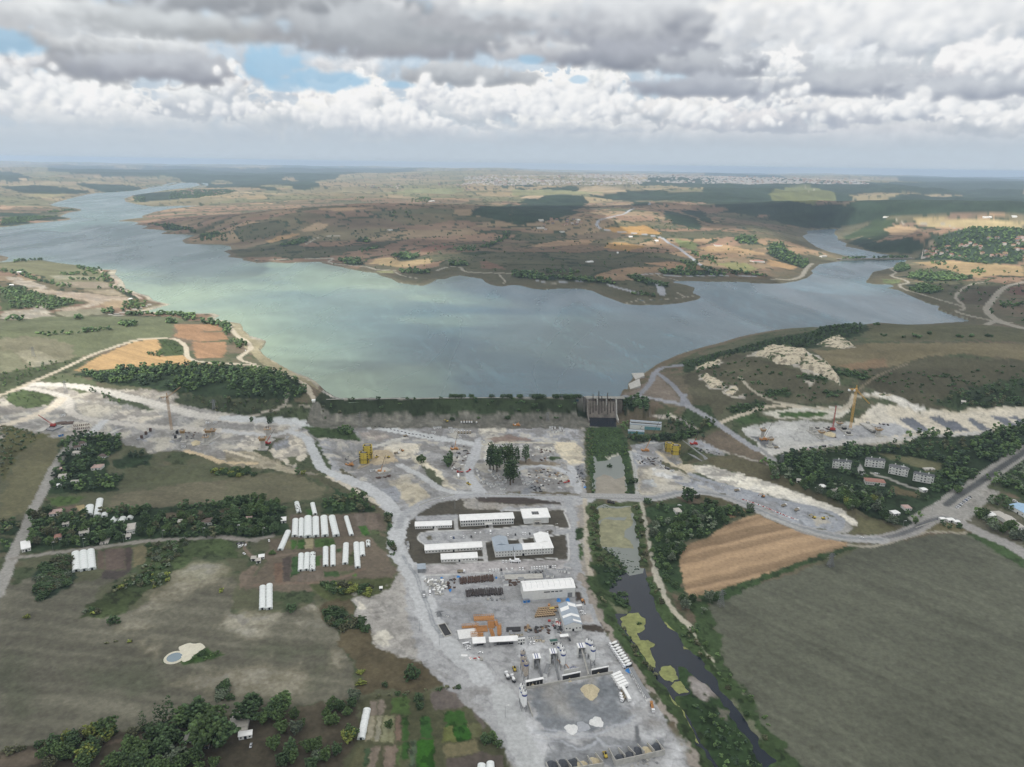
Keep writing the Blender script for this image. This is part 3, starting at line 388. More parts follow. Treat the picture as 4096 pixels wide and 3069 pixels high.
for k in (-1,1): road('C',[(450+k*8,700),(520+k*9,800),(590+k*10,900),(620+k*10,1000),(660+k*10,1100),(710+k*12,1250),(800+k*12,1400)],1.3,(132,136,140),lv=.8)
road('C',pl_('420 450 450 370 520 300 620 240 760 205 900 183 1100 170 1400 176 1700 188 2000 192 2300 192'),8,(164,166,168)); road('C',pl_('1880 215 1900 300 1945 420 1930 600 1945 740 1985 860 2040 1000 2100 1150 2140 1250'),8,(160,162,164)); road('C',pl_('1780 500 1940 480'),8,(160,162,164)); road('C',pl_('1880 780 1960 780'),9,(160,162,164))
paint('C',pl_('1960 260 2040 250 2120 1000 2209 1200 2209 1350 2110 1150 2020 900 1980 600'),(158,150,136),ragged=2,var=.5); road('C',pl_('2030 210 2040 400 2045 700 2090 900 2140 1050'),5,(176,168,152)); paint('C',pl_('1960 460 2020 450 2020 560 1960 570'),(60,80,50),ragged=2); paint('C',pl_('1975 600 2010 590 2000 740 1975 730'),(72,96,58),ragged=1)
road('B',pl_('600 0 700 200 820 400 900 560 1050 760 1200 960 1400 1250 1560 1500 1650 1700'),7,(150,142,132),rag=3)
# river corridor
paint('H',pl_('1175 450 1440 450 1520 520 1560 700 1600 1040 1520 1045 1240 1050 1180 700'),(64,84,54),var=.7); paint('H',pl_('1180 1100 1640 1100 1700 1657 1220 1657 1190 1300'),(86,98,66),var=.7)
paint('H',pl_('1340 700 1460 680 1480 760 1360 735'),(180,178,160)); paint('H',pl_('1365 810 1490 770 1500 850 1420 870'),(134,128,114),ragged=1)
paint('B',pl_('620 0 1240 0 1290 130 1400 310 1560 470 1650 620 1800 800 1950 970 2080 1150 2300 1400 2300 1700 1650 1700 1400 1250 1200 960 1050 760 900 560 820 400'),(74,92,58),var=.8,ragged=3)
paint('B',pl_('700 -100 1000 -20 930 80 830 130 760 100'),(54,74,46),var=.6); paint('B',pl_('860 180 940 145 1020 200 970 290 900 260'),(54,74,48),var=.6)
paint('B',pl_('1440 790 1560 780 1700 900 1850 1100 1950 1330 2209 1657 1800 1700 1650 1400 1500 1180 1430 1060'),(62,84,52),var=.7); paint('B',pl_('1500 890 1640 890 1750 1010 1760 1060 1640 1070 1560 1010'),(150,142,134),ragged=3,var=.6); paint('B',pl_('1780 1130 1900 1200 1850 1250 1790 1200'),(140,134,124),ragged=3,lv=.7); paint('B',pl_('820 200 880 260 1000 300 1000 340 900 350'),(118,122,96),ragged=2)
paint('B',pl_('1850 980 1950 1010 2209 1440 2100 1400 1950 1180'),(142,140,122),ragged=2,lv=.6); paint('I',pl_('60 560 130 700 150 880 100 900 60 700'),(84,96,64))
road('B',pl_('1225 -60 1240 0 1290 130 1400 310 1560 470 1650 620 1800 800 1950 970 2080 1150 2260 1370'),5,(180,174,156)); road('I',pl_('130 850 160 960 180 1080 200 1200 240 1380 300 1560 345 1700'),4,(172,168,152)); road('H',pl_('1560 660 1600 800 1620 1000 1640 1060'),6,(176,176,172))
# --- right side
paint('H',pl_('1500 120 1640 100 1800 0 2209 0 2209 400 2000 300 1700 220 1500 190'),(112,105,88),var=.5,ragged=2)
paint('Q',pl_('120 430 300 330 430 470 210 440'),(128,118,106)); paint('H',pl_('1490 190 1720 210 1700 330 1490 350'),(54,72,50),var=.6)
paint('Q',pl_('410 260 700 190 870 140 1100 100 1300 60 1420 90 1300 150 1100 190 800 200 640 230 500 300 430 320'),(58,74,50),var=.7,ragged=5)
paint('Q',pl_('430 330 700 220 770 230 880 250 1250 380 1400 400 1300 470 900 470 700 480 600 560 480 480'),(94,92,74),var=.7,ragged=5); paint('Q',pl_('1300 280 1700 230 2300 260 2300 500 1700 500 1450 420 1350 380'),(88,86,68),var=.6,ragged=6); paint('Q',pl_('1400 70 1900 60 2300 110 2300 165 1400 150'),(98,98,74),var=.5,ragged=5)
paint('Q',pl_('1090 190 1180 200 1400 160 1800 160 2300 170 2300 262 1900 215 1700 230 1500 285 1300 290 1200 280'),(124,116,90),ragged=3,stripe=(1.5,9,.07)); paint('Q',pl_('1250 275 1480 240 1500 285 1300 300'),(140,116,92),ragged=3,lv=.7)
for p in (pl_('500 275 630 243 640 262 560 290 490 305'),pl_('760 230 860 190 940 185 1080 205 1180 260 1255 350 1260 385 1180 340 1080 320 1000 270 930 275 880 240'),pl_('510 330 560 320 650 380 640 400 570 400'),pl_('640 410 700 375 725 400 680 440'),pl_('1130 165 1250 125 1330 180 1260 190'),pl_('690 440 760 430 760 460'),pl_('1060 355 1110 360 1100 395')): paint('Q',p,(178,170,152),ragged=4,var=.7)
paint('Q',pl_('1320 440 1450 415 1560 440 1640 480 1720 500 1600 500 1500 450'),(205,200,186),ragged=2,var=.4); paint('J',pl_('2000 50 2209 30 2209 280 1700 290 1400 240 1600 150'),(66,80,56),var=.7,ragged=5)
for p in (pl_('850 400 1020 410 980 440 880 440'),pl_('640 490 860 460 850 520 700 530'),pl_('1000 330 1200 330 1190 360 1060 350'),pl_('1140 400 1270 420 1200 440'),pl_('1190 290 1400 320 1400 360 1230 330')): paint('Q',p,(60,76,50),ragged=4,var=.7)
paint('I',pl_('1010 250 1250 190 1600 180 1900 200 2300 200 2300 330 2100 360 1600 390 1250 460 1150 400 1050 310'),(172,172,166),ragged=4,var=.45)
paint('I',pl_('1180 110 1500 60 1900 60 1950 100 1800 170 1300 160'),(186,182,164),var=.6); paint('I',pl_('1300 110 1600 105 1760 110 1700 150 1340 150'),(76,102,56)); paint('I',pl_('900 160 1100 120 1300 180 1000 210'),(70,90,56),var=.6)
paint('J',pl_('700 440 900 255 1100 262 1500 312 2300 285 2300 440 1900 500 1600 530 1200 570 950 560'),(200,190,166),ragged=3,var=.3)
for p in (pl_('1125 375 1250 370 1420 490 1290 495'),pl_('1370 360 1490 360 1655 470 1600 495'),pl_('1540 390 1600 390 1740 485 1650 490'),pl_('1710 375 1770 375 1920 470 1840 480'),pl_('1910 355 2020 355 2180 445 2100 460'),pl_('2060 360 2130 355 2300 420 2260 440')): paint('J',p,(118,123,131),soft=.8,ragged=1)
paint('J',pl_('640 440 1100 410 1250 490 1150 520 900 540 600 560 400 570'),(160,162,164)); paint('J',pl_('740 580 1150 560 1180 590 800 620'),(170,164,146),var=.6); paint('I',pl_('1100 320 1200 310 1320 400 1220 420'),(110,112,114))
road('I',pl_('1200 480 1400 425 1700 385 2100 352 2209 345'),12,(190,188,182)); road('J',pl_('-60 690 0 660 300 635 700 580 1200 545 1700 512 1950 492'),11,(188,186,180))
road('I',pl_('815 205 900 165 1000 130 1200 65 1400 50 1700 75 1860 85 1950 30 1975 -40'),7,(190,180,160)); road('Q',pl_('730 340 800 410 900 460 1000 480 1230 505 1310 470 1340 440 1450 440'),5,(170,164,146)); road('Q',pl_('1340 410 1450 330 1600 270'),3,(130,122,104)); road('J',pl_('1500 310 1700 320 2209 290'),5,(190,182,160))
paint('I',pl_('640 330 850 240 1230 490 1300 560 1100 560 900 480 640 350'),(112,102,88),var=.7,ragged=3); paint('I',pl_('530 40 720 40 820 230 640 300 500 160'),(70,86,58),var=.7); paint('I',pl_('190 130 400 120 560 190 640 260 620 280 480 180 200 145'),(186,176,158),ragged=2,var=.6); paint('I',pl_('30 310 600 250 640 290 560 340 60 360'),(52,66,48),var=.6)
road('Q',pl_('120 440 200 430 260 370 290 310 340 285 430 275'),9,(134,137,143)); road('Q',pl_('290 310 370 370 430 440 480 500'),8,(134,137,143)); road('Q',pl_('210 440 330 460 430 480 480 500 600 570 700 640 820 717'),9,(150,152,156)); road('J',pl_('-60 640 0 690 150 780 280 860 450 930 650 1005 740 1020'),6,(140,140,138)); road('Q',pl_('430 480 440 430'),8,(134,137,143))
road('I',pl_('1230 500 1320 540 1400 580 1520 650'),8,(150,150,150)); road('I',pl_('560 340 800 430 1000 490 1200 550 1320 590'),5,(160,156,146)); paint('I',pl_('540 350 640 340 850 460 820 490 600 400'),(150,154,160))
paint('I',pl_('60 390 250 350 350 420 320 560 120 600 60 520'),(148,152,158),ragged=2); paint('I',pl_('110 590 300 555 520 640 720 700 640 790 300 835 130 850 100 700'),(180,172,152)); paint('I',pl_('220 600 300 560 450 640 380 685 250 650'),(200,200,196)); paint('I',pl_('130 690 250 690 280 740 150 760'),(172,178,180)); paint('I',pl_('380 650 560 660 700 720 660 780 480 740'),(142,146,154))
paint('I',pl_('260 440 420 430 560 560 640 620 560 640 400 560 330 520'),(190,178,150)); paint('I',pl_('330 470 460 520 500 540 400 540'),(134,136,138))
paint('I',pl_('640 690 870 740 1100 800 1400 880 1600 935 1790 1010 1850 1060 1800 1120 1500 1085 1200 965 850 805 560 795'),(148,153,160),ragged=2,var=.25)
paint('I',pl_('700 500 900 470 1200 550 1400 650 1700 800 1900 900 2209 1000 2209 1160 1960 1150 1990 1050 1850 950 1400 780 1000 640 740 560'),(98,94,74),var=.7,ragged=3)
paint('I',pl_('590 575 720 560 850 600 1160 680 1400 770 1700 880 1850 930 1990 1040 2000 1090 1940 1070 1860 1000 1700 955 1400 865 1000 765 760 690 620 620'),(214,208,190),ragged=2,var=.35); paint('I',pl_('1860 1010 1950 1060 1960 1140 1850 1150 1700 1130 1840 1080'),(150,148,142),var=.5)
road('I',pl_('560 640 700 690 1000 775 1300 865 1600 925 1800 985 1865 1050 1830 1110 1720 1135'),8,(150,154,160)); paint('I',pl_('1560 990 1700 1010 1780 1060 1640 1080'),(168,162,146))
paint('J',pl_('730 1360 780 1220 1000 1260 1130 1330 1000 1380'),(104,102,76),var=.5,ragged=2)
paint('I',pl_('190 910 480 890 700 890 900 940 1110 960 900 1050 720 1180 500 1240 470 1400 510 1657 360 1657 260 1400 210 1150'),(62,82,54),var=.8,ragged=3); paint('I',pl_('560 830 850 830 1050 920 900 930 700 880'),(104,100,76),ragged=2)
paint('I',pl_('475 1420 482 1290 560 1240 700 1195 850 1090 1060 1005 1140 985 1450 1110 1700 1190 1960 1245 1500 1400 1050 1560 850 1640 640 1690 560 1695 520 1640'),(160,136,108),ragged=1.2,stripe=(1.98,5.5,.34),var=.25)
paint('I',pl_('890 985 1000 935 1050 962 910 1020'),(160,130,104),ragged=1)
paint('O',pl_('1520 1310 1560 1288 1700 1245 1820 1200 1860 1178 1960 1165 2060 1148 2100 1160 2211 1215 2500 1330 2500 1800 1760 1800 1700 1657 1640 1560 1560 1430'),(103,105,91),ragged=2,stripe=(.75,4.5,.15),var=.4)
for p in (pl_('850 1640 1500 1400 1960 1250 2005 1270 1520 1440 1000 1657 800 1720'),pl_('640 1690 850 1640 1000 1657 800 1750 640 1760')): paint('I',p,(66,86,54),var=.7,ragged=2)
paint('O',pl_('1490 1290 1530 1310 1570 1430 1650 1560 1760 1680 1700 1680 1580 1500 1500 1370'),(70,88,56),var=.7,ragged=3); paint('J',pl_('1700 1370 1900 1380 2209 1590 2209 1680 1980 1530'),(70,90,56),var=.7,ragged=2)
paint('J',pl_('80 700 300 660 480 680 700 620 1200 590 1300 530 1600 540 1900 500 2300 420 2300 620 1900 860 1640 1040 1400 1180 1250 1320 1100 1300 800 1180 500 1050 100 850'),(54,70,48),var=.7,ragged=3)
paint('J',pl_('930 670 1240 710 1520 760 1440 850 1200 770 1000 710'),(106,106,80),ragged=3); paint('J',pl_('1060 950 1200 1000 1340 1020 1300 1060 1060 1020'),(108,100,76),ragged=2); paint('J',pl_('770 760 810 770 840 860 780 860'),(150,148,142),ragged=1); road('J',pl_('900 850 1050 900 1200 960 1330 1000'),5,(160,158,150))
paint('J',pl_('2209 700 2000 830 1900 890 2000 950 2209 1100 2300 1300 2300 680'),(70,86,58),var=.8,ragged=3)
paint('J',pl_('1640 1050 1850 960 2000 1010 1900 1100 1750 1260 1500 1240 1380 1200'),(150,146,136),ragged=2); paint('J',pl_('1700 1350 1740 1250 1900 1130 2209 1200 2209 1500 2000 1400'),(110,108,92),var=.6)
paint('J',pl_('1340 1360 1480 1270 1650 1290 1750 1370 1500 1360'),(122,116,88),var=.6); road('J',pl_('700 1470 900 1480 1200 1400 1400 1355 1700 1365'),4,(160,154,138))
road('J',pl_('2260 620 2209 660 2000 800 1800 940 1640 1040 1540 1120 1420 1190 1300 1250'),19,(150,148,142)); road('J',pl_('2260 620 2209 665 2000 805 1800 945 1640 1045 1540 1120'),8,(96,98,98),rag=.2)
road('J',pl_('-40 1170 0 1190 200 1290 420 1370 640 1405 850 1420 1060 1400 1250 1340 1380 1270 1510 1235 1650 1270 1850 1370 2050 1450 2260 1570'),15,(152,150,146)); road('J',pl_('640 1400 850 1415 1060 1395 1250 1335 1380 1265 1510 1232 1600 1250'),6,(116,117,118),rag=.2)
road('I',pl_('-60 855 0 850 150 850 300 840 450 805 560 798 700 805 850 835 1000 885 1200 970 1450 1075 1700 1150 1900 1190 2209 1205'),15,(164,164,162)); road('I',pl_('-60 850 150 848 300 838 450 800 560 793 700 800 850 830 1000 880 1200 965 1450 1070 1700 1145 1900 1185 2209 1202'),5,(132,136,140),rag=.3,lv=.8)
road('H',pl_('1130 1045 1300 1050 1640 1062'),9,(150,151,152))
# the dam's downstream face: crest road, grass, riprap
mD = indam & (SD > 0) & (SD < 75) & (GX > DAMX0-20) & (GX < DAMX1+6) & (GY < 1060)
f = SD[mD]; k = sst(32,37,f+N1[mD]*16)[...,None]; g = lin((60,72,50),ES)*(1+N2[mD]*.9)[...,None]; r_ = lin((114,113,104),ES)*(1+NQ[mD]*.5+N1[mD]*.9)[...,None]
COL[mD] = g*(1-k)+r_*k
m2 = mD & (SD < 9) & (SD > 3.5); COL[m2] = lin((146,143,136),ES)
# wear: wheel ruts, wash-outs and dust on bare ground; weeds, damp and tillage marks on fields; tufts on rough ground
lum = COL.mean(2); sat = (COL.max(2)-COL.min(2))/(COL.max(2)+1e-4); nb = DN < 3000
bare = sst(.17,.3,lum)*sst(.55,.3,sat)*nb; wrx = GX+(fbm(GX/25,GY/25,3,601)-.5)*22; wry = GY+(fbm(GX/25,GY/25,3,602)-.5)*22
rut = np.abs(fbm(wrx/9,wry/9,2,603)-.5); rut2 = np.abs(fbm(wrx/22,wry/22,2,604)-.5); bl = fbm(GX/7,GY/7,4,605)
bare *= 1-.8*ROADM; COL *= (1-bare*(.16*sst(.03,.0,rut)+.22*sst(.02,0,rut2))-bare*.24*sst(.58,.72,bl)+bare*.10*sst(.45,.3,bl)-.06*ROADM*sst(.02,0,rut2))[...,None]
st_ = bare*(1-ROADM)*sst(735,770,GY)*sst(330,250,GX); p1 = fbm(wrx/17,wry/12,4,621); a1 = (st_*sst(.56,.60,p1)*.6)[...,None]; a2 = (st_*sst(.42,.38,p1)*.55)[...,None]
COL += (lin((116,112,106),ES)-COL)*a1; COL += (lin((196,188,166),ES)-COL)*a2; a3 = (bare*(1-ROADM)*sst(420,330,GX)*sst(.62,.66,fbm(wrx/30,wry/20,4,622))*.45)[...,None]; COL += (lin((128,126,122),ES)-COL)*a3
gt = bare*sst(.5,.68,fbm(GX/34,GY/34,4,606))*.22; COL += (np.array([.26,.27,.28])[None,None]*(COL.mean(2)/.30)[...,None]-COL)*gt[...,None]
COL = COL*(1-bare*.2)[...,None]+COL.mean(2,keepdims=True)*(bare*.35)[...,None]; fv = sst(2200,3600,DN); COL *= (1+fv*(.55*(fbm(GX/330,GY/170,4,611)-.5)+.5*(fbm(GX/90,GY/60,3,612)-.5)))[...,None]
fld = (1-sst(.17,.26,lum))*nb; COL *= (1+fld*(.35*(fbm(GX/4.5,GY/4.5,3,607)-.5)+.4*(fbm(GX/60,GY/25,4,608)-.5)))[...,None]
rough_ = ((COL[...,1] > COL[...,0]*1.22) & (lum < .2))*nb; tu = rough_*sst(.58,.66,fbm(GX/5,GY/5,3,609)); COL *= (1-.45*tu)[...,None]
COL *= (1-nb*(.12+.15*(1-sst(.13,.3,lum))))[...,None]
COL = np.clip(COL,.005,.8)
# ------------------------------------------------------------------ materials
MAT = {}
def mat(name,col,rough=.8,metal=0,noise=.25,scale=.5,emit=None,bump=0):
    if name in MAT: return MAT[name]
    m = bpy.data.materials.new(name); m.use_nodes = True; MAT[name] = m; n = m.node_tree.nodes; l = m.node_tree.links
    b = n['Principled BSDF']; b.inputs['Roughness'].default_value = rough; b.inputs['Metallic'].default_value = metal
    if noise:
        t = n.new('ShaderNodeTexCoord'); z = n.new('ShaderNodeTexNoise'); z.inputs['Scale'].default_value = scale; z.inputs['Detail'].default_value = 5; z.inputs['Roughness'].default_value = .65
        r = n.new('ShaderNodeMapRange'); r.inputs['From Min'].default_value = .3; r.inputs['From Max'].default_value = .7; r.inputs['To Min'].default_value = 1-noise; r.inputs['To Max'].default_value = 1+noise
        x = n.new('ShaderNodeMix'); x.data_type = 'RGBA'; x.blend_type = 'MULTIPLY'; x.inputs['Factor'].default_value = 1; x.inputs['A'].default_value = (*col,1)
        l.new(t.outputs['Object'],z.inputs['Vector']); l.new(z.outputs[0],r.inputs[0]); l.new(r.outputs[0],x.inputs['B']); l.new(x.outputs['Result'],b.inputs['Base Color'])
        if bump:
            bp = n.new('ShaderNodeBump'); bp.inputs['Strength'].default_value = bump; bp.inputs['Distance'].default_value = .3; l.new(z.outputs[0],bp.inputs['Height']); l.new(bp.outputs[0],b.inputs['Normal'])
    else: b.inputs['Base Color'].default_value = (*col,1)
    return m
def attr_mat(name,rough=.95,s1=.3,s2=.06,amp=.26,bump=.22):
    m = bpy.data.materials.new(name); m.use_nodes = True; n = m.node_tree.nodes; l = m.node_tree.links; b = n['Principled BSDF']
    b.inputs['Roughness'].default_value = rough; b.inputs['Specular IOR Level'].default_value = .15
    a = n.new('ShaderNodeAttribute'); a.attribute_name = 'Col'; g = n.new('ShaderNodeNewGeometry')
    z = n.new('ShaderNodeTexNoise'); z.inputs['Scale'].default_value = s1; z.inputs['Detail'].default_value = 6; z.inputs['Roughness'].default_value = .7
    r = n.new('ShaderNodeMapRange'); r.inputs['From Min'].default_value = .25; r.inputs['From Max'].default_value = .75; r.inputs['To Min'].default_value = 1-amp; r.inputs['To Max'].default_value = 1+amp
    x = n.new('ShaderNodeMix'); x.data_type = 'RGBA'; x.blend_type = 'MULTIPLY'; x.inputs['Factor'].default_value = 1
    l.new(g.outputs['Position'],z.inputs['Vector']); l.new(z.outputs[0],r.inputs[0]); l.new(a.outputs['Color'],x.inputs['A']); l.new(r.outputs[0],x.inputs['B']); l.new(x.outputs['Result'],b.inputs['Base Color'])
    bp = n.new('ShaderNodeBump'); bp.inputs['Strength'].default_value = bump; bp.inputs['Distance'].default_value = 1.2; l.new(z.outputs[0],bp.inputs['Height']); l.new(bp.outputs[0],b.inputs['Normal'])
    return m
def npmesh(name,V,Fq,m=None,col=None,smooth=False):
    V = np.asarray(V,np.float32).reshape(-1,3); Fq = np.asarray(Fq,np.int32); k = Fq.shape[1]; me = bpy.data.meshes.new(name)
    me.vertices.add(len(V)); me.vertices.foreach_set('co',V.ravel()); me.loops.add(Fq.size); me.loops.foreach_set('vertex_index',Fq.ravel())
    me.polygons.add(len(Fq)); me.polygons.foreach_set('loop_start',np.arange(0,Fq.size,k,dtype=np.int32)); 
    try: me.polygons.foreach_set('loop_total',np.full(len(Fq),k,np.int32))
    except Exception: pass
    me.update(calc_edges=True)
    if smooth: me.polygons.foreach_set('use_smooth',np.ones(len(Fq),bool))
    if col is not None:
        a = me.color_attributes.new('Col','FLOAT_COLOR','POINT'); c = np.ones((len(V),4),np.float32); c[:,:3] = col.reshape(-1,3); a.data.foreach_set('color',c.ravel())
    if m: me.materials.append(m)
    return me
def link(name,me,parent=None):
    o = bpy.data.objects.new(name,me); sc.collection.objects.link(o)
    if parent: o.parent = parent
    return o
def struct(name,me,kind='structure'):
    o = link(name,me); o['kind'] = kind; return o
def gridf(nr,nc):
    i = np.arange(nr*nc).reshape(nr,nc); return np.stack([i[:-1,:-1],i[:-1,1:],i[1:,1:],i[1:,:-1]],-1).reshape(-1,4)[:,::-1]
GF = gridf(NR,NC); rd = (ROADM.reshape(-1)[GF].mean(1) > .5); GM = attr_mat('ground_cover')
for nm_,kp in (('ground',~rd),('road',rd)):   # the road network is cut out of the same sheet
    ix = np.unique(GF[kp]); mp_ = np.zeros(NR*NC,np.int32); mp_[ix] = np.arange(len(ix)); struct(nm_,npmesh(nm_,np.stack([GX,GY,GZ],-1).reshape(-1,3)[ix],mp_[GF[kp]],GM,COL.reshape(-1,3)[ix],True))
# ------------------------------------------------------------------ water
def water_mat(name,col,bs,rough,dist,spec=.5):
    m = bpy.data.materials.new(name); m.use_nodes = True; n = m.node_tree.nodes; l = m.node_tree.links; b = n['Principled BSDF']
    b.inputs['Base Color'].default_value = (*col,1); b.inputs['Roughness'].default_value = rough; b.inputs['Specular IOR Level'].default_value = spec
    g = n.new('ShaderNodeNewGeometry'); mp = n.new('ShaderNodeMapping'); mp.inputs['Rotation'].default_value = (0,0,.5); mp.inputs['Scale'].default_value = (1,.28,1)
    z = n.new('ShaderNodeTexNoise'); z.inputs['Scale'].default_value = bs; z.inputs['Detail'].default_value = 7; z.inputs['Roughness'].default_value = .62; z.inputs['Distortion'].default_value = .4
    z2 = n.new('ShaderNodeTexNoise'); z2.inputs['Scale'].default_value = .0045; z2.inputs['Detail'].default_value = 6; z2.inputs['Distortion'].default_value = 1.2
    r = n.new('ShaderNodeMapRange'); r.inputs['From Min'].default_value = .35; r.inputs['From Max'].default_value = .65; r.inputs['To Min'].default_value = rough*.75; r.inputs['To Max'].default_value = rough*1.35
    bp = n.new('ShaderNodeBump'); bp.inputs['Strength'].default_value = .55; bp.inputs['Distance'].default_value = dist
    l.new(g.outputs['Position'],mp.inputs[0]); l.new(mp.outputs[0],z.inputs['Vector']); l.new(z.outputs[0],bp.inputs['Height']); l.new(bp.outputs[0],b.inputs['Normal'])
    l.new(mp.outputs[0],z2.inputs['Vector']); l.new(z2.outputs[0],r.inputs[0]); l.new(r.outputs[0],b.inputs['Roughness'])
    return m
# lake: one flat sheet at 20 m; shallow chalky water near the left shore is paler
lr = np.nonzero((RR > 900) & (RR < 14000))[0][::3]; lc = np.arange(0,NC,3)
lx,ly = GX[np.ix_(lr,lc)],GY[np.ix_(lr,lc)]; ls = -SD[np.ix_(lr,lc)]
mk = fbm(lx/420+ly/1500,ly/260,4,15); milk = np.clip(.36*sst(.5,.66,mk)*sst(3600,2200,ly)*(.15+.85*sst(450,-250,lx))+np.exp(-np.maximum(ls,0)/150)*.75*sst(2600,1500,ly)*sst(-60,-300,lx)+.36*sst(150,-800,lx+(fbm(lx/300,ly/300,3,5)-.5)*500),0,1)
wa = lin((58,90,102),1.2)*(1-milk[...,None])+lin((150,172,146),1.6)*milk[...,None]
wm = water_mat('lake_water',(.05,.09,.1),.06,.24,1.6)
n = wm.node_tree.nodes; a = n.new('ShaderNodeAttribute'); a.attribute_name = 'Col'; wm.node_tree.links.new(a.outputs['Color'],n['Principled BSDF'].inputs['Base Color'])
wa = wa*(1+.5*(fbm(lx/60,ly/22+lx/90,4,17)-.5)+.55*(fbm(lx/700,ly/240,3,18)-.5)+.5*sst(.60,.75,fbm((lx+ly*.35)/16,(ly-lx*.35)/170,3,19))*sst(-600,400,lx))[...,None]
wf = gridf(len(lr),len(lc)); keep = (ls.reshape(-1)[wf].max(1) > -90)
lv_ = np.stack([lx,ly,np.full_like(lx,20)],-1)
# no lake sheet under the valley below the dam
cen = lv_.reshape(-1,3)[wf].mean(1); keep &= ~((cen[:,1] < 1085) & (ls.reshape(-1)[wf].max(1) < -2))
struct('lake',npmesh('lake',lv_,wf[keep],wm,wa,True))
rv = water_mat('river_water',(.006,.012,.021),.6,.22,.025,.35); rm = water_mat('pond_water',(.16,.18,.16),.5,.3,.15)
def polysheet(name,pts,z,m,kind='structure',parent=None):
    bm = bmesh.new(); vs = [bm.verts.new((p[0],p[1],z)) for p in pts]; f = bm.faces.new(vs); f.normal_update()
    if f.normal.z < 0: f.normal_flip()
    bmesh.ops.triangulate(bm,faces=bm.faces[:]); me = bpy.data.meshes.new(name); bm.to_mesh(me); bm.free(); me.materials.append(m)
    o = link(name,me)
    if kind: o['kind'] = kind
    return o
def grow(P,d):
    P = np.asarray(P); c = P.mean(0); n = len(P); ar = sum(P[i][0]*P[(i+1)%n][1]-P[(i+1)%n][0]*P[i][1] for i in range(n)); s = 1 if ar > 0 else -1; out = []
    for i in range(n):
        t = P[(i+1)%n]-P[i-1]; t = t/(np.hypot(*t)+1e-6); out.append(P[i]+s*d*np.array([t[1],-t[0]]))
    return out
for (t,p),P,m,nm in zip(RIV,RIVW,(rv,rm,rm,rv),('stilling_pool','canal_pond','canal','river')):
    polysheet(nm,grow(P,3.0),-2-.012*('stilling_pool','canal_pond','canal','river').index(nm),m)
def ragged(P,amp,n=6,seed=1):
    P = np.asarray(P); out = []
    for i in range(len(P)):
        a,b = P[i],P[(i+1)%len(P)]
        for k in range(n):
            q = a+(b-a)*k/n; out.append(q+[(fbm(q[0:1]/5,q[1:2]/5,3,seed)[0]-.5)*amp*2,(fbm(q[0:1]/5,q[1:2]/5,3,seed+1)[0]-.5)*amp*2])
    return out
alg = mat('algae',tuple(lin((126,131,80),ES)),.9,0,.35,.25); alg2 = mat('algae_dull',tuple(lin((132,131,104),ES)),.9,0,.3,.15)
for k,(t,p,m) in enumerate([('B',pl_('925 375 1010 335 1095 328 1160 400 1140 470 1080 500 1110 560 1180 565 1240 600 1180 640 1235 740 1240 800 1190 800 1100 640 1010 520 950 430'),alg),
 ('B',pl_('1300 360 1345 375 1385 420 1440 495 1400 480 1340 450'),alg),('B',pl_('1280 790 1370 785 1420 860 1440 900 1390 930 1310 900 1270 850'),alg),('B',pl_('1400 930 1450 910 1490 940 1515 1000 1450 1035 1400 1000 1370 960'),alg),
 ('B',pl_('1480 620 1530 625 1535 640 1490 642'),alg),('H',pl_('1275 1290 1340 1240 1500 1260 1560 1200 1580 1300 1520 1330 1500 1400 1560 1430 1580 1500 1470 1490 1300 1480'),alg2),('H',pl_('1280 1150 1450 1150 1560 1140 1590 1180 1500 1230 1380 1230 1280 1260'),alg2),
 ('H',pl_('1255 890 1340 860 1430 900 1505 870 1525 1040 1255 1035'),mat('pond_scum',tuple(lin((140,134,122),ES)),.8,0,.2,.1)),('B',pl_('1270 930 1380 1050 1480 1190 1600 1450 1580 1440 1440 1180 1360 1070'),alg)]):
    o = polysheet('algae_mat',ragged(WP(t,p,-1.93-.004*k),2.2,7,200+k),-1.93-.004*k,m,None); o['kind'] = 'stuff'
# ------------------------------------------------------------------ sky backdrop: ring of cumulus painted on a far band, open at the top
def skydir(p):                               # survey point of the sky -> azimuth, elevation in degrees
    d = rays(np.asarray(p,float).reshape(-1,2)); return np.stack([np.degrees(np.arctan2(d[:,0],d[:,1])),np.degrees(np.arctan2(d[:,2],np.hypot(d[:,0],d[:,1])))],1)
az = np.concatenate([np.linspace(-180,-44,150,endpoint=False),np.linspace(-44,44,1250),np.linspace(44,180,150)[1:]])
el = np.concatenate([np.linspace(-1.2,13,262),np.linspace(13,20,40)[1:]])
A,E_ = np.meshgrid(az,el)
E_ = E_.astype(np.float32); A = A.astype(np.float32)
U,V_ = A*1.0,E_*1.0
hz = lin((184,198,211)); zb = lin((158,196,224))
k = sst(0,9,E_)[...,None]; SK = hz*(1-k)+zb*k
def bil(x,y,o,s): # billowy noise
    r = 0; a = 1.; t = 0
    for i in range(o): r = r+a*np.abs(vn(x,y,s+i*13)*2-1); t += a; a *= .52; x = x*2.07+3.1; y = y*2.07-5.7
    return 1-r/t*1.6
wx = (fbm(U/2.2,V_/1.8,4,301)-.5)*1.2; wy = (fbm(U/2.2,V_/1.8,4,302)-.5)*1.2
n_big = fbm(U/4,V_/2.6,5,311); n_med = fbm(U/1.7+wx,V_/1.2+wy,5,321); bb_ = bil(U/1.25+wx*.5,V_/1.0+wy*.5,5,331)
fine = fbm(U/.5+wx*2,V_/.3+wy*2,4,341); dx = .25
relief = (fbm(U/1.3+wx+.18,V_/1.05+wy-.25,5,321)-fbm(U/1.3+wx-.18,V_/1.05+wy+.25,5,321))
relb = bil(U/1.1+wx*.4-.1,V_/.95+wy*.4+.16,5,351)-bil(U/1.1+wx*.4+.1,V_/.95+wy*.4-.16,5,351)
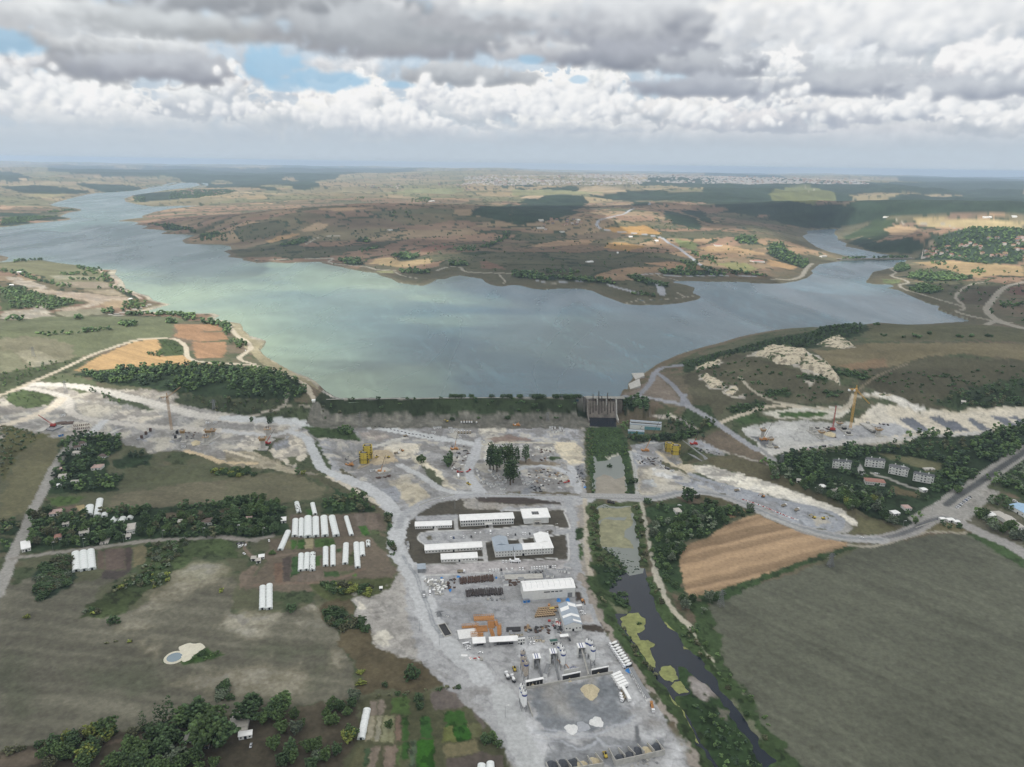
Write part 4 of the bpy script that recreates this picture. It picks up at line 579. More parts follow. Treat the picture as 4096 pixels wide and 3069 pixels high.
def cloud(cx,cy,rx,ry,top,bot,puff=.6,soft=.25,flat=.5,a=1.0,lo=.5):
    global SK
    (c0,c1),= skydir((cx*1.85,cy*1.85)) ; rx,ry = rx/27.6,ry/27.6
    u = (U-c0)/rx; v = (V_-c1)/ry; v2 = np.where(v < 0,v/flat,v)
    r = np.sqrt(u*u+v2*v2); d = 1-r+puff*(bb_-.35)+.9*puff*(n_med-.5)
    al = sst(0,soft,d)*a; big = min(1,rx*ry/14); q = 1-.55*big
    sh = sst(-lo,.75,v+(.9*(n_med-.5)+.5*(bb_-.4))*q+.7*big*(n_big-.5)); sh = np.clip(sh+(relb*.5*puff+relief*.8)*q*.8,0,1)[...,None]
    c = lin(bot)*(1-sh)+lin(top)*sh; al = al[...,None]; SK = SK*(1-al)+c*al
W_=(252,252,250); W2=(236,238,240); G1=(168,174,184); G2=(150,156,168); G3=(196,203,210); G4=(180,188,198)
# a general veil of broken cloud
a = sst(.38,.6,n_big+.3*(n_med-.5)+.25*(U > 4)+.1*sst(4,12,E_)-.12)[...,None]; sh = np.clip(.45+1.2*(n_med-.5)+relb*.5,0,1)[...,None]
a = (.55+.4*a)*sst(1.0,2.8,E_)[...,None]; SK = SK*(1-a)+(lin((192,199,207))*(1-sh)+lin((238,240,242))*sh)*a
for c in [(100,300,420,26,(214,220,225),(188,198,208),.35,.5,.8,.55),(700,290,500,30,(210,217,224),(184,194,206),.35,.5,.8,.5),(1400,300,500,34,(212,216,222),(180,190,202),.35,.5,.8,.55),(1950,300,500,34,(210,214,222),(178,188,200),.35,.5,.8,.55),
 (60,220,200,62,(246,248,248),(200,208,216),.8),(300,255,190,45,(238,240,241),(196,205,214),.8),(20,150,80,60,W_,G3,.9),(480,225,130,60,(244,246,246),(180,190,202),.9),(500,190,55,45,W_,G3,.8),
 (680,205,60,22,W_,(205,212,220),.8,.12),(600,235,60,20,W2,G3,.8,.2),(760,260,190,62,W_,(190,200,210),.95,.14),(800,215,70,40,W_,G3,.9,.15),(930,215,55,60,W_,(190,198,210),.9,.15),(860,280,160,30,W2,(186,196,208),.8),
 (1040,240,120,60,W2,(190,200,210),.9),(1150,235,110,65,W_,(190,199,210),1.0,.12),(1270,215,110,75,W_,(186,196,208),1.0,.12),(1310,180,45,38,W_,G3,.9,.12),(1230,275,160,30,(240,242,242),(186,196,208),.8),
 (1480,250,160,50,(240,240,240),(176,186,198),.85),(1620,265,150,40,(236,236,238),(178,187,200),.85),(1700,200,110,50,(240,242,242),(170,178,192),.85),(1850,245,130,50,(238,239,240),(176,185,199),.85),(2050,235,150,50,(236,238,240),(174,184,198),.85),(2170,270,120,36,W2,(178,188,200),.8),
 (290,140,260,72,(214,219,224),(152,158,168),.6,.4,.5),(160,95,220,50,(232,236,238),(158,164,172),.6,.4,.5),(380,155,190,40,(190,196,204),(150,156,168),.5,.4,.6),(60,40,260,50,(236,240,242),(190,196,202),.7,.4),
 (420,60,260,46,(206,212,216),(160,166,172),.5,.5,.6),(700,20,480,50,(176,182,188),(140,147,156),.4,.5,.7),(900,90,330,74,(198,204,210),(146,152,163),.5,.4,.5),(820,70,280,60,(190,196,202),(150,157,166),.5,.4,.6),(1060,40,200,60,(226,230,234),(165,170,178),.6),
 (1150,20,150,40,W_,G3,.8),(1230,120,190,46,(214,218,222),(168,174,184),.6,.4),(1000,170,170,34,(196,202,208),(160,167,176),.5,.4),(1430,70,270,92,(222,226,230),(140,147,161),.55,.35,.5),(1400,130,220,44,(166,172,184),(138,146,160),.45,.4,.6),(1560,150,160,40,(188,194,202),(150,158,172),.5),
 (1610,60,70,90,W_,(196,202,210),.7,.3),(1500,195,190,34,(180,187,198),(156,164,178),.5,.4),(1760,30,150,70,W_,(205,210,216),.7,.35),(1900,60,170,110,(250,251,251),(178,186,198),.75,.35),(1760,140,130,60,(222,226,230),(172,180,193),.7),(2060,50,170,90,(250,251,252),(190,198,206),.7,.35),(1860,185,220,36,(196,202,210),(150,159,175),.5,.4,.6),
 (2150,150,110,60,(250,250,250),(168,176,190),.8,.3),(1690,150,40,36,(248,248,248),G3,.8,.2),(1830,130,60,40,(236,240,244),G3,.8,.3),(2080,200,150,30,(200,206,214),(158,167,182),.5,.4)]:
    cloud(*c)
def puffs(cx,cy,rx,ry,n):                # heaped cumulus: overlapping rounded heads, lit from the upper left
    global SK
    (c0,c1),= skydir((cx*1.85,cy*1.85)); hd = []
    for _ in range(int(n*.62)):
        a = rp.uniform(-1,1); h = (1-abs(a)**1.8); b = rp.uniform(-.55,1)*h; s = rp.uniform(.16,.40)*(.5+.5*h); hd.append((c0+a*rx/27.6,c1+b*ry/27.6,s*(rx*ry)**.5/27.6*.95))
    hd.sort(key=lambda t: -t[1])
    for x,y,r in hd:
        i0,i1 = np.searchsorted(az,(x-r*1.5,x+r*1.5)); j0,j1 = np.searchsorted(el,(y-r*1.5,y+r*1.5)); S_ = (slice(j0,j1),slice(i0,i1)); u = (U[S_]-x)/r; v = (V_[S_]-y)/r
        d = np.sqrt(u*u+v*v)+1.1*(bb_[S_]-.4)*.35+(fine[S_]-.5)*.5; al = sst(1.1,.45,d)*.66; l_ = np.clip(.56-.34*u+.46*v+.35*(y-c1)*27.6/ry+.5*(fine[S_]-.5),0,1)**.8
        c = lin((188,197,209))*(1-l_[...,None])+lin((250,251,251))*l_[...,None]; al = (al*sst(c1-ry/27.6*.75,c1-ry/27.6*.2,V_[S_]))[...,None]; SK[S_] = SK[S_]*(1-al)+c*al
rp = random.Random(3)
for c in [(1900,70,130,70,60),(2090,60,100,70,50),(1615,50,55,60,30),(1770,30,90,40,30),(2165,150,60,50,30),(1690,152,34,28,22),(30,165,80,52,50),(110,225,110,40,50),(250,240,90,30,40),(500,185,42,44,36),(470,235,70,30,36),(680,205,52,15,34),(600,240,50,16,26),(795,208,50,24,34),(770,250,120,42,80),(930,205,48,38,44),(880,262,90,26,46),(1045,225,66,42,50),(1310,188,44,38,40),(1150,225,80,46,70),(1245,235,100,48,80),(1340,245,60,36,44),(1480,250,90,28,46),(1640,225,46,24,26),(1600,268,80,18,30),(1720,215,50,26,26),(1850,250,90,24,40),(2040,235,90,34,40),(2150,262,60,20,26)]: puffs(*c)
# openings of blue
for cx,cy,rx,ry,s in [(590,140,72,44,.95),(700,172,90,22,.85),(620,185,50,16,.7),(1145,130,32,10,.7),(30,90,50,26,.75),(1250,172,22,9,.6),(860,183,40,10,.6)]:
    (c0,c1),= skydir((cx*1.85,cy*1.85)); r = np.sqrt(((U-c0)/(rx/27.6))**2+((V_-c1)/(ry/27.6))**2); a = (sst(0,.45,1-r+.9*(n_med-.5)+.35*(bb_-.4))*s)[...,None]
    SK = SK*(1-a)+lin((160,199,226))*a
a = sst(3.3,.2,E_)[...,None]*.9; SK = SK*(1-a)+lin((186,201,214))*a
def blur(Z,n):                              # soften along both axes, as cloud vapour does
    for ax in (0,1):
        for _ in range(2): Z = (np.roll(Z,n,ax)+np.roll(Z,-n,ax)+2*Z)/4
    return Z
lowf = blur(SK,2); sharp = sst(150/255.,235/255.,SK.mean(2)**.45)[...,None]*sst(9.5,6.5,E_)[...,None]; SK = SK*sharp+lowf*(1-sharp); SK = SK*1.04+.42*(blur(SK,1)-blur(blur(blur(SK,3),7),11)); SK = SK+(1-SK)*.13
SK = SK*(1+.04*(fine-.5))[...,None]
R_ = 62000.
X = R_*np.sin(np.radians(A)); Y = R_*np.cos(np.radians(A)); Z = EYE+R_*np.tan(np.radians(E_))
sm = bpy.data.materials.new('sky_clouds'); sm.use_nodes = True; n = sm.node_tree.nodes; n.clear(); a = n.new('ShaderNodeAttribute'); a.attribute_name = 'Col'; e = n.new('ShaderNodeEmission'); o_ = n.new('ShaderNodeOutputMaterial')
sm.node_tree.links.new(a.outputs['Color'],e.inputs[0]); sm.node_tree.links.new(e.outputs[0],o_.inputs[0]); sm.cycles.emission_sampling = 'NONE'
struct('sky',npmesh('sky',np.stack([X,Y,Z],-1),gridf(len(el),len(az)),sm,np.clip(SK,0,1.0),True))
# ------------------------------------------------------------------ unseen cloud layer above the frame, shaped to shade the land around LIT areas
LIT = [('O',pl_('-300 560 0 560 60 566 250 575 350 640 450 600 560 560 1000 640 1060 690 960 705 860 700 760 740 730 800 640 830 560 800 400 770 300 820 150 850 0 880 -300 900')),
 ('O',pl_('-300 395 200 395 330 405 400 440 300 480 200 470 100 500 -300 480')),('L',pl_('1000 880 1250 870 1520 880 1540 940 1250 985 1000 970')),('L',pl_('620 1020 950 1010 960 1045 700 1070')),('L',pl_('1000 1440 1300 1360 1480 1370 1450 1440 1900 1430 1900 1490 1300 1500')),
 ('M',pl_('700 600 1150 590 1350 680 1600 740 1600 830 1200 820 780 830 900 740 720 680')),('M',pl_('1050 920 1500 900 1600 960 1900 900 2209 830 2209 1100 1800 1060 1400 1000')),('M',pl_('1550 760 2209 740 2209 880 1600 880')),('N',pl_('-20 880 300 960 200 1000 0 960')),
 ('M',pl_('420 1340 700 1330 760 1370 440 1380')),('N',pl_('0 1140 700 1130 600 1220 0 1200')),('N',pl_('1050 540 2600 530 2600 920 1900 930 1500 880 1480 760 1330 720 1080 690 620 740 580 700 850 570')),
 ('N',pl_('1200 925 2600 930 2600 1110 1900 1110 1400 1150 1150 1120 950 1100 1100 1020')),('N',pl_('300 860 620 830 600 900 400 930'))]
cs = 45.; gx = np.arange(-3600,4600,cs); gy = np.arange(-1500,5600,cs); CX,CY = np.meshgrid(gx,gy); CX = CX.astype(np.float32); CY = CY.astype(np.float32)
sdl = np.full(CX.shape,1e6,np.float32)
for t,p in LIT: sdl = np.minimum(sdl,sdist(CX,CY,WP(t,p,25)))
cn = fbm(CX/260,CY/260,4,401)-.5
dens = sst(-30,150,sdl+cn*160)*sst(5600,5200,CY)
CH = 1350.; offx,offy = SUN.x/SUN.z*(CH-20),SUN.y/SUN.z*(CH-20)
dens *= sst(4450,4250,np.hypot(CX+offx,CY+offy))
thk = 60+260*dens*(.5+fbm(CX/420,CY/420,4,402))
cm = bpy.data.materials.new('cloud_vapour'); cm.use_nodes = True; n = cm.node_tree.nodes; l = cm.node_tree.links; n.clear(); a = n.new('ShaderNodeAttribute'); a.attribute_name = 'Col'
tr = n.new('ShaderNodeBsdfTransparent'); tl = n.new('ShaderNodeBsdfTranslucent'); tl.inputs[0].default_value = (.82,.83,.84,1); m1 = n.new('ShaderNodeMixShader'); o_ = n.new('ShaderNodeOutputMaterial')
l.new(a.outputs['Fac'],m1.inputs[0]); l.new(tr.outputs[0],m1.inputs[1]); l.new(tl.outputs[0],m1.inputs[2]); l.new(m1.outputs[0],o_.inputs[0])
gf = gridf(*CX.shape); kp = dens.reshape(-1)[gf].max(1) > .01
top = np.stack([CX+offx,CY+offy,CH+thk],-1).reshape(-1,3); bot = np.stack([CX+offx,CY+offy,CH-25*cn-8*dens],-1).reshape(-1,3); nv = len(top)
al = 1-np.sqrt(1-np.clip(dens,0,.985)); al = np.repeat(al.reshape(-1,1),3,1)
struct('cloud',npmesh('cloud',np.concatenate([top,bot]),np.concatenate([gf[kp],gf[kp][:,::-1]+nv]),cm,np.concatenate([al,al]),True),'stuff')
# ------------------------------------------------------------------ haze: one even body of air round the camera and the land
bm = bmesh.new(); bmesh.ops.create_cube(bm,size=1); me = bpy.data.meshes.new('haze')
for v in bm.verts: v.co = (v.co.x*92000,v.co.y*92000,372 if v.co.z > 0 else -60)
bm.to_mesh(me); bm.free()
hm = bpy.data.materials.new('haze_air'); hm.use_nodes = True; n = hm.node_tree.nodes; n.clear(); v = n.new('ShaderNodeVolumePrincipled'); o_ = n.new('ShaderNodeOutputMaterial')
v.inputs['Color'].default_value = (.60,.75,.96,1); v.inputs['Density'].default_value = 4.4e-5; v.inputs['Anisotropy'].default_value = .1
hm.node_tree.links.new(v.outputs[0],o_.inputs['Volume']); me.materials.append(hm)
struct('haze',me,'stuff')
# ------------------------------------------------------------------ builders
rnd = random.Random(5)
ORD = ['first','second','third','fourth','fifth','sixth','seventh','eighth','ninth','tenth','eleventh','twelfth','thirteenth','fourteenth','fifteenth','sixteenth','seventeenth','eighteenth','nineteenth','twentieth','twenty-first','twenty-second','twenty-third','twenty-fourth','twenty-fifth','twenty-sixth','twenty-seventh','twenty-eighth','twenty-ninth','thirtieth']
def K(c,e=.95): return tuple(float(v) for v in lin(c,e))
class MB:
    def __init__(s): s.v = []; s.f = []
    def add(s,v,f):
        n = len(s.v); s.v += [tuple(p) for p in v]; s.f += [tuple(i+n for i in q) for q in f]; return s
    def box(s,c,d,rz=0,tp=1.0,ty=None):          # centre of base, size, taper
        ty = tp if ty is None else ty; cs,sn = math.cos(rz),math.sin(rz); v = []
        for k,z in ((1,0),(0,d[2])):
            for a,b in ((-1,-1),(1,-1),(1,1),(-1,1)):
                x = a*d[0]/2*(1 if k else tp); y = b*d[1]/2*(1 if k else ty); v.append((c[0]+x*cs-y*sn,c[1]+x*sn+y*cs,c[2]+z))
        return s.add(v,[(3,2,1,0),(4,5,6,7),(0,1,5,4),(1,2,6,5),(2,3,7,6),(3,0,4,7)])
    def bar(s,p,q,r,n=4,r2=None):
        p = Vector(p); q = Vector(q); d = (q-p).normalized(); u = d.orthogonal().normalized(); w_ = d.cross(u); r2 = r if r2 is None else r2; v = []
        for P,R in ((p,r),(q,r2)):
            for i in range(n):
                t = 2*math.pi*(i+.5)/n; v.append(P+(u*math.cos(t)+w_*math.sin(t))*R)
        return s.add(v,[tuple(range(n))[::-1],tuple(range(n,2*n))]+[(i,(i+1)%n,(i+1)%n+n,i+n) for i in range(n)])
    def cyl(s,c,r,h,n=14,r2=None): return s.bar((c[0],c[1],c[2]),(c[0],c[1],c[2]+h),r,n,r2)
    def lathe(s,c,prof,n=14):
        v = [(c[0]+r*math.cos(2*math.pi*i/n),c[1]+r*math.sin(2*math.pi*i/n),c[2]+z) for r,z in prof for i in range(n)]; m = len(prof)
        return s.add(v,[(k*n+i,k*n+(i+1)%n,(k+1)*n+(i+1)%n,(k+1)*n+i) for k in range(m-1) for i in range(n)]+[tuple(range(n))[::-1],tuple(range((m-1)*n,m*n))])
    def prism(s,prof,y0,y1):                       # profile in x-z swept along y
        n = len(prof); v = [(x,y0,z) for x,z in prof]+[(x,y1,z) for x,z in prof]
        return s.add(v,[tuple(range(n)),tuple(range(n,2*n))[::-1]]+[((i+1)%n,i,i+n,(i+1)%n+n) for i in range(n)])
    def prismx(s,prof,x0,x1):                      # profile in y-z swept along x
        n = len(prof); v = [(x0,y,z) for y,z in prof]+[(x1,y,z) for y,z in prof]
        return s.add(v,[tuple(range(n))[::-1],tuple(range(n,2*n))]+[(i,(i+1)%n,(i+1)%n+n,i+n) for i in range(n)])
    def me(s,name,m,smooth=False):
        me = bpy.data.meshes.new(name); me.from_pydata(s.v,[],s.f); me.update()
        for mm in (m if isinstance(m,(list,tuple)) else [m]): me.materials.append(mm)
        if smooth: me.polygons.foreach_set('use_smooth',[True]*len(me.polygons))
        return me
def tag(o,label,cat,group=None,kind=None):
    o['label'] = label; o['category'] = cat
    if group: o['group'] = group
    if kind: o['kind'] = kind
    return o
def thing(name,label,cat,loc,rz=0,group=None):
    o = bpy.data.objects.new(name,None); sc.collection.objects.link(o); o.location = tuple(float(a) for a in loc); o.rotation_euler = (0,0,rz); o.empty_display_size = .5
    return tag(o,label,cat,group)
def part(name,mb,m,parent,smooth=False): return link(name,mb.me(name,m,smooth),parent)
def single(name,mb,m,label,cat,loc,rz=0,group=None,smooth=False):
    o = link(name,mb.me(name,m,smooth)); o.location = tuple(float(a) for a in loc); o.rotation_euler = (0,0,rz); return tag(o,label,cat,group)
def dup(root,loc,rz=None,label=None,group=None,sc_=None):
    r = root.copy(); sc.collection.objects.link(r); r.location = tuple(float(a) for a in loc)
    if rz is not None: r.rotation_euler = (0,0,rz)
    if sc_: r.scale = sc_ if isinstance(sc_,tuple) else (sc_,)*3
    if label: r['label'] = label
    if group: r['group'] = group
    for ch in KIDS.get(root.name) or KIDS.setdefault(root.name,[(c,list(c.children)) for c in root.children]):
        c = ch[0].copy(); sc.collection.objects.link(c); c.parent = r
        for g in ch[1]:
            d = g.copy(); sc.collection.objects.link(d); d.parent = c
    return r
KIDS = {}
WHITE = mat('white_sheet',K((236,236,234),1.0),.6,0,.07,.3); WALLW = mat('white_wall',K((212,212,208),1.0),.8,0,.1,.4); GREYR = mat('grey_roof',K((150,160,170)),.6,0,.12,.2)
GLASS = mat('dark_glass',(.02,.025,.03),.15,0,0); CONC = mat('concrete',K((170,168,162)),.9,0,.2,.3); CONCD = mat('stained_concrete',K((112,106,98)),.9,0,.45,.12,bump=.3)
STEEL = mat('dull_steel',K((130,132,134)),.5,.3,.15,1); RUST = mat('rusty_steel',K((84,66,56)),.8,.1,.35,1.5); BLACK = mat('black',(.02,.02,.022),.6,0,.1,1); TYRE = BLACK
ORNG = mat('orange_paint',K((186,134,78),1.05),.5,0,.2,1); YELL = mat('yellow_panel',K((190,168,66)),.6,0,.18,.6); REDP = mat('red_paint',K((160,48,40)),.5,0,.15,1); BLUE = mat('blue_sheet',K((40,120,190)),.6,0,.15,1)
TILE = mat('red_roof_tile',K((150,112,100)),.85,0,.2,1.2); TILG = mat('grey_roof_tile',K((104,106,108)),.85,0,.18,1); FILM = mat('white_film',K((222,226,224),1.0),.5,0,.12,.8); SKIN = mat('ribbed_film',K((196,202,200),1.0),.5,0,.12,.8)
WOODB = mat('timber',K((150,128,100)),.85,0,.3,2); SAND = mat('sand',K((192,180,150)),.95,0,.18,.8,bump=.3); LIME = mat('crushed_lime',K((214,214,212)),.95,0,.12,.8,bump=.3); AGG = mat('dark_aggregate',K((74,78,84)),.95,0,.25,.8,bump=.3); TEAL = mat('teal_glazing',K((96,140,146)),.3,0,.15,.6)
BLUB = mat('blue_band',K((44,66,130)),.5,0,.05,1); GRNR = mat('green_roof',K((48,88,80)),.6,0,.1,1); PAINTS = {'white': mat('white_paint',K((228,229,230),1.0),.3,0,.03,1),'dark': mat('dark_paint',(.03,.033,.04),.3,0,0),'blue': mat('blue_paint',(.03,.06,.16),.3,0,0),'silver': mat('silver_paint',K((160,163,166)),.35,.2,0),'red': REDP,'orange': ORNG,'yellow': YELL,'cream': mat('cream_paint',K((210,200,180)),.5,0,.05,1)}
def z0(x,y): return float(gz(x,y))
def head(t,a,b):                                   # bearing of the line between two survey points (local +x)
    P = GP(t,[a,b]); return math.atan2(P[1][1]-P[0][1],P[1][0]-P[0][0])
def frame(t,A,B,C=None,h=3.0,depth=None):
    P = GP(t,[A,B]); L_ = math.hypot(*(P[1]-P[0])[:2]); a = math.atan2(P[1][1]-P[0][1],P[1][0]-P[0][0]); z = float(min(P[0][2],P[1][2]))
    if depth is None:
        q = WP(t,[C],z+h)[0]; depth = abs(-(q[0]-P[0][0])*math.sin(a)+(q[1]-P[0][1])*math.cos(a))
    return (float(P[0][0]),float(P[0][1]),z),a,L_,depth
def hall(name,label,cat,t,A,B,C=None,h=3.2,ridge=1.2,depth=None,roof=None,wall=None,win=0,rows=1,door=1,along='x',hip=False,flat=False,over=.4,base=0,group=None,chim=0,wsz=(1.1,1.0)):
    o,a,L_,D = frame(t,A,B,C,h,depth); T = thing(name,label,cat,o,a,group); roof = roof or WHITE; wall = wall or WALLW
    w = MB(); w.box((L_/2,D/2,-1.5),(L_,D,h+1.5))
    if not flat and not hip:
        if along == 'x': w.prismx([(0.02,h),(D-.02,h),(D/2,h+ridge-.12)],.02,L_-.02)
        else: w.prism([(0.02,h),(L_-.02,h),(L_/2,h+ridge-.12)],.02,D-.02)
    part('wall',w,wall,T); r = MB(); e = over; s = ridge*e/(D/2 if along == 'x' else L_/2)
    if flat: r.box((L_/2,D/2,h+.02),(L_+2*e,D+2*e,.45)); 
    elif hip:
        q = min(D,L_)/2; v = [(-e,-e,h-.05),(L_+e,-e,h-.05),(L_+e,D+e,h-.05),(-e,D+e,h-.05),(q,D/2,h+ridge),(L_-q,D/2,h+ridge)]; r.add(v,[(0,1,5,4),(1,2,5),(2,3,4,5),(3,0,4),(3,2,1,0)])
    elif along == 'x': r.prismx([(-e,h-s),(D/2,h+ridge),(D+e,h-s),(D+e,h-s+.15),(D/2,h+ridge+.18),(-e,h-s+.15)],-e,L_+e)
    else: r.prism([(-e,h-s),(L_/2,h+ridge),(L_+e,h-s),(L_+e,h-s+.15),(L_/2,h+ridge+.18),(-e,h-s+.15)],-e,D+e)
    R = part('roof',r,roof,T)
    for i in range(chim): part('chimney',MB().box((L_*(i+.7)/(chim+.4),D*.55,h+ridge*.5),(1.1,.8,ridge*.5+1.2)),wall,R)
    for k in range(rows):
        zz = h/rows*k+h/rows*.35
        for i in range(win):
            x = L_*(i+.5)/win
            if door and k == 0 and abs(x-L_*.5) < L_/win*.55: continue
            part('window',MB().box((x,-.02,zz),(wsz[0],.10,wsz[1])),GLASS,T)
    if door: part('door',MB().box((L_*.5,-.03,0),(1.6,.12,2.2)),GLASS,T)
    if win and L_ > 20: part('eaves_trim',MB().box((L_/2,-.10,h-.35),(L_,.14,.16)),WHITE,T)
    return T,L_,D
# ------------------------------------------------------------------ camp and plant buildings
hall('canteen_building','long low white building with a small porch, west end of the camp\'s top row','building','C',(562,468),(878,456),(872,393),3.2,1.3,win=16)
T,L_,D = hall('office_building','two-storey white office with rows of windows in the middle of the camp\'s top row','building','C',(955,447),(1412,425),(1403,324),7,1.8,win=22,rows=2,hip=True,over=.9,wsz=(1.3,1.5))
part('porch',MB().box((L_*.52,-2.2,3.0),(8,4.2,.25)).box((L_*.52-3.5,-4,0),(.3,.3,3)).box((L_*.52+3.5,-4,0),(.3,.3,3)),WALLW,T)
T,L_,D = hall('reception_building','square white building with a dark rooflight at the east end of the top row','building','C',(1503,424),(1714,414),(1686,295),6.5,flat=True,over=1.6,win=0,door=0)
part('parapet',MB().box((L_/2,-1.4,6.98),(L_+3,.3,.35)).box((L_/2,D+1.4,6.98),(L_+3,.3,.35)).box((-1.4,D/2,6.98),(.3,D+3.1,.35)).box((L_+1.4,D/2,6.98),(.3,D+3.1,.35)),WHITE,T)
k = part('rooflight',MB().box((L_*.5,D*.52,6.48),(7,6.5,.5)),GLASS,T); m_ = MB()
for i in range(4): m_.box((L_*.5-3.5+7*i/3,D*.52,6.99),(.18,6.7,.08))
for i in range(4): m_.box((L_*.5,D*.52-3.3+6.6*i/3,7.08),(7.2,.18,.06))
part('glazing_bars',m_,STEEL,k)
part('portico',MB().box((L_*.52,-2.2,3.4),(7,4,.3)).box((L_*.52-3.2,-4,0),(.3,.3,3.4)).box((L_*.52+3.2,-4,0),(.3,.3,3.4)).box((L_*.52,-3.2,-.02),(9,6,.2)),CONC,T); part('door',MB().box((L_*.52,-.04,0),(5,.12,3)),GLASS,T)
hall('dormitory_building','longest single-storey white dormitory directly below the camp car park','building','C',(647,678),(1140,648),(1132,574),3.4,1.6,win=18)
hall('dormitory_building','shorter white dormitory below the longest one, beside the lower lot','building','C',(787,757),(1100,740),(1095,665),3.4,1.5,win=12)
# U-shaped block: front wing and two wings running back
o,a,L_,D = frame('C',(1255,712),(1752,680),None,6.5,11.0); T = thing('barracks_building','U-shaped two-storey block with grey and white roofs and small square windows','building',o,a)
WD=13.5; WL=26; w = MB().box((L_/2,D/2,-1),(L_,D,7.5)).box((WD/2,D+(WL-D)/2,-1),(WD,WL-D,7.5)).box((L_-WD/2,D+(WL-D)/2+1,-1),(WD,WL-D+2,7.5)); part('wall',w,WALLW,T)
r = MB(); v=[(-.6,-.6,6.45),(WD*1.9,-.6,6.45),(WD*1.9,D+.5,6.45),(D/2,D/2,8.6),(WD*1.9,D/2,8.6),(-.6,D+.5,6.45)]; r.add(v,[(0,1,4,3),(4,2,5,3),(0,3,5)]); r.prism([(-.6,6.44),(WD/2,8.5),(WD+.6,6.44)],D-1,WL+.5); part('roof',r,GREYR,T)
r = MB(); x0=WD*1.9+.01; r.add([(x0,-.6,6.45),(L_+.6,-.6,6.45),(L_+.6,D+.5,6.45),(x0,D+.5,6.45),(x0,D/2,8.6),(L_-D/2,D/2,8.6)],[(0,1,5,4),(1,2,5),(2,3,4,5)]); r.prism([(L_-WD-.6,6.44),(L_-WD/2,8.5),(L_+.6,6.44)],D-1,WL+2.5); part('roof',r,WHITE,T)
for k in range(2):
    for i in range(20): part('window',MB().box((L_*(i+.5)/20,-.03,1.4+3*k),(.9,.12,.9)),GLASS,T)
part('door',MB().box((L_*.48,-.04,0),(2,.14,2.4)),GLASS,T)
hall('equipment_shed','small open shed with a grey sloping roof at the west end of the lower lot','shed','C',(585,847),(652,842),(650,764),4,.8,roof=GREYR,door=0,wall=STEEL)
T,L_,D = hall('warehouse','big white warehouse with a shallow curved roof and blank side wall','warehouse','C',(1497,1085),(1940,1052),(1905,888),9,2.4,win=0,door=0,over=.3)
for i,x in enumerate((.42,.48,.56,.64,.72)): part('window',MB().box((L_*x,-.03,6.2),(2.6,.12,.9)),GLASS,T)
part('door',MB().box((L_*.9,-.04,0),(4,.14,4.5)),STEEL,T)
for i in range(9): part('roof_seam',MB().prismx([(-.3,8.96),(D/2,11.6),(D+.3,8.96),(D+.3,9.02),(D/2,11.66),(-.3,9.02)],L_*(i+.5)/9-.06,L_*(i+.5)/9+.06),STEEL,T)
T,L_,D = hall('workshop_hall','long hall with a patchy grey and white gabled roof, right of the cable drums','building','C',(1853,1352),(1998,1343),(1912,1112),6,2.4,roof=GREYR,along='y',win=5,door=1,over=.5)
for i,(y0_,y1_,x0_,x1_) in enumerate([(.62,.80,0,.5),(.80,.97,.5,1),(.30,.42,0,1),(.05,.14,.5,1)]):
    r=MB(); zz=lambda x:6+2.4*(1-abs(x-.5)*2)+.24; r.add([(L_*x0_,D*y0_,zz(x0_)),(L_*x1_,D*y0_,zz(x1_)),(L_*x1_,D*y1_,zz(x1_)),(L_*x0_,D*y1_,zz(x0_))] if x1_-x0_<.9 else [(0,D*y0_,zz(0)),(L_/2,D*y0_,zz(.5)),(L_/2,D*y1_,zz(.5)),(0,D*y1_,zz(0)),(L_,D*y0_,zz(0)),(L_,D*y1_,zz(0))],[(0,1,2,3)] if x1_-x0_<.9 else [(0,1,2,3),(1,4,5,2)]); part('roof_sheet',r,WHITE,T)
def canopy(label,t,A,B,C,h,under=True,group=None,mt=None):
    o,a,L_,D = frame(t,A,B,C,h); T = thing('canopy',label,'canopy',o,a,group); part('roof',MB().prismx([(-.6,h-.35),(D+.6,h+.35),(D+.6,h+.5),(-.6,h-.2)],-.6,L_+.6),mt or WHITE,T); n = max(2,int(L_/7)+1)
    for i in range(n):
        for y in (0,D): part('post',MB().bar((L_*i/(n-1),y,-.3),(L_*i/(n-1),y,h-.2+(.5 if y else -.1)),.16),STEEL,T)
    if under:
        part('bench',MB().box((L_*.5,D*.5,0),(L_*.7,1.6,1.1)),BLACK,T); part('crate',MB().box((L_*.2,D*.3,0),(2,1.4,1.3)).box((L_*.8,D*.6,0),(2.4,1.6,1.6)),STEEL,T)
    return T
canopy('small white flat canopy over dark plant, west of the longer one','C',(1064,1490),(1165,1484),(1158,1404),4.2); canopy('long white canopy below the stacks of orange formwork','C',(1207,1482),(1445,1468),(1440,1392),4.6)
hall('control_cabin','small cabin with a green roof near the tall silos','cabin','C',(1730,1470),(1788,1463),(1787,1413),3.4,.6,roof=GRNR,win=3,hip=True); hall('site_office','pair of white site cabins at the right end of the long canopy','cabin','C',(1446,1470),(1510,1462),(1508,1405),5.2,flat=True,over=.05,win=3,rows=2)
canopy('small white carport behind the grey roofed hall','B',(540,296),(598,290),(590,258),3.4,False); canopy('low white canopy left of the dark parked car','B',(420,556),(480,550),(476,530),3,False)
o,a,L_,D = frame('C',(1340,905),(1668,893),(1670,850),.0); slab=single('concrete_slab',MB().box((L_/2,D/2,-.2),(L_,D,.45)),CONC,'large empty concrete slab behind the big white warehouse','slab',o,a)
single('concrete_slab',MB().box((7.5,5.8,0),(15,11.5,.3)),LIME,'square white concrete slab left of the orange formwork','slab',GP('C',[(942,1420)])[0],head('C',(942,1420),(1040,1408)))
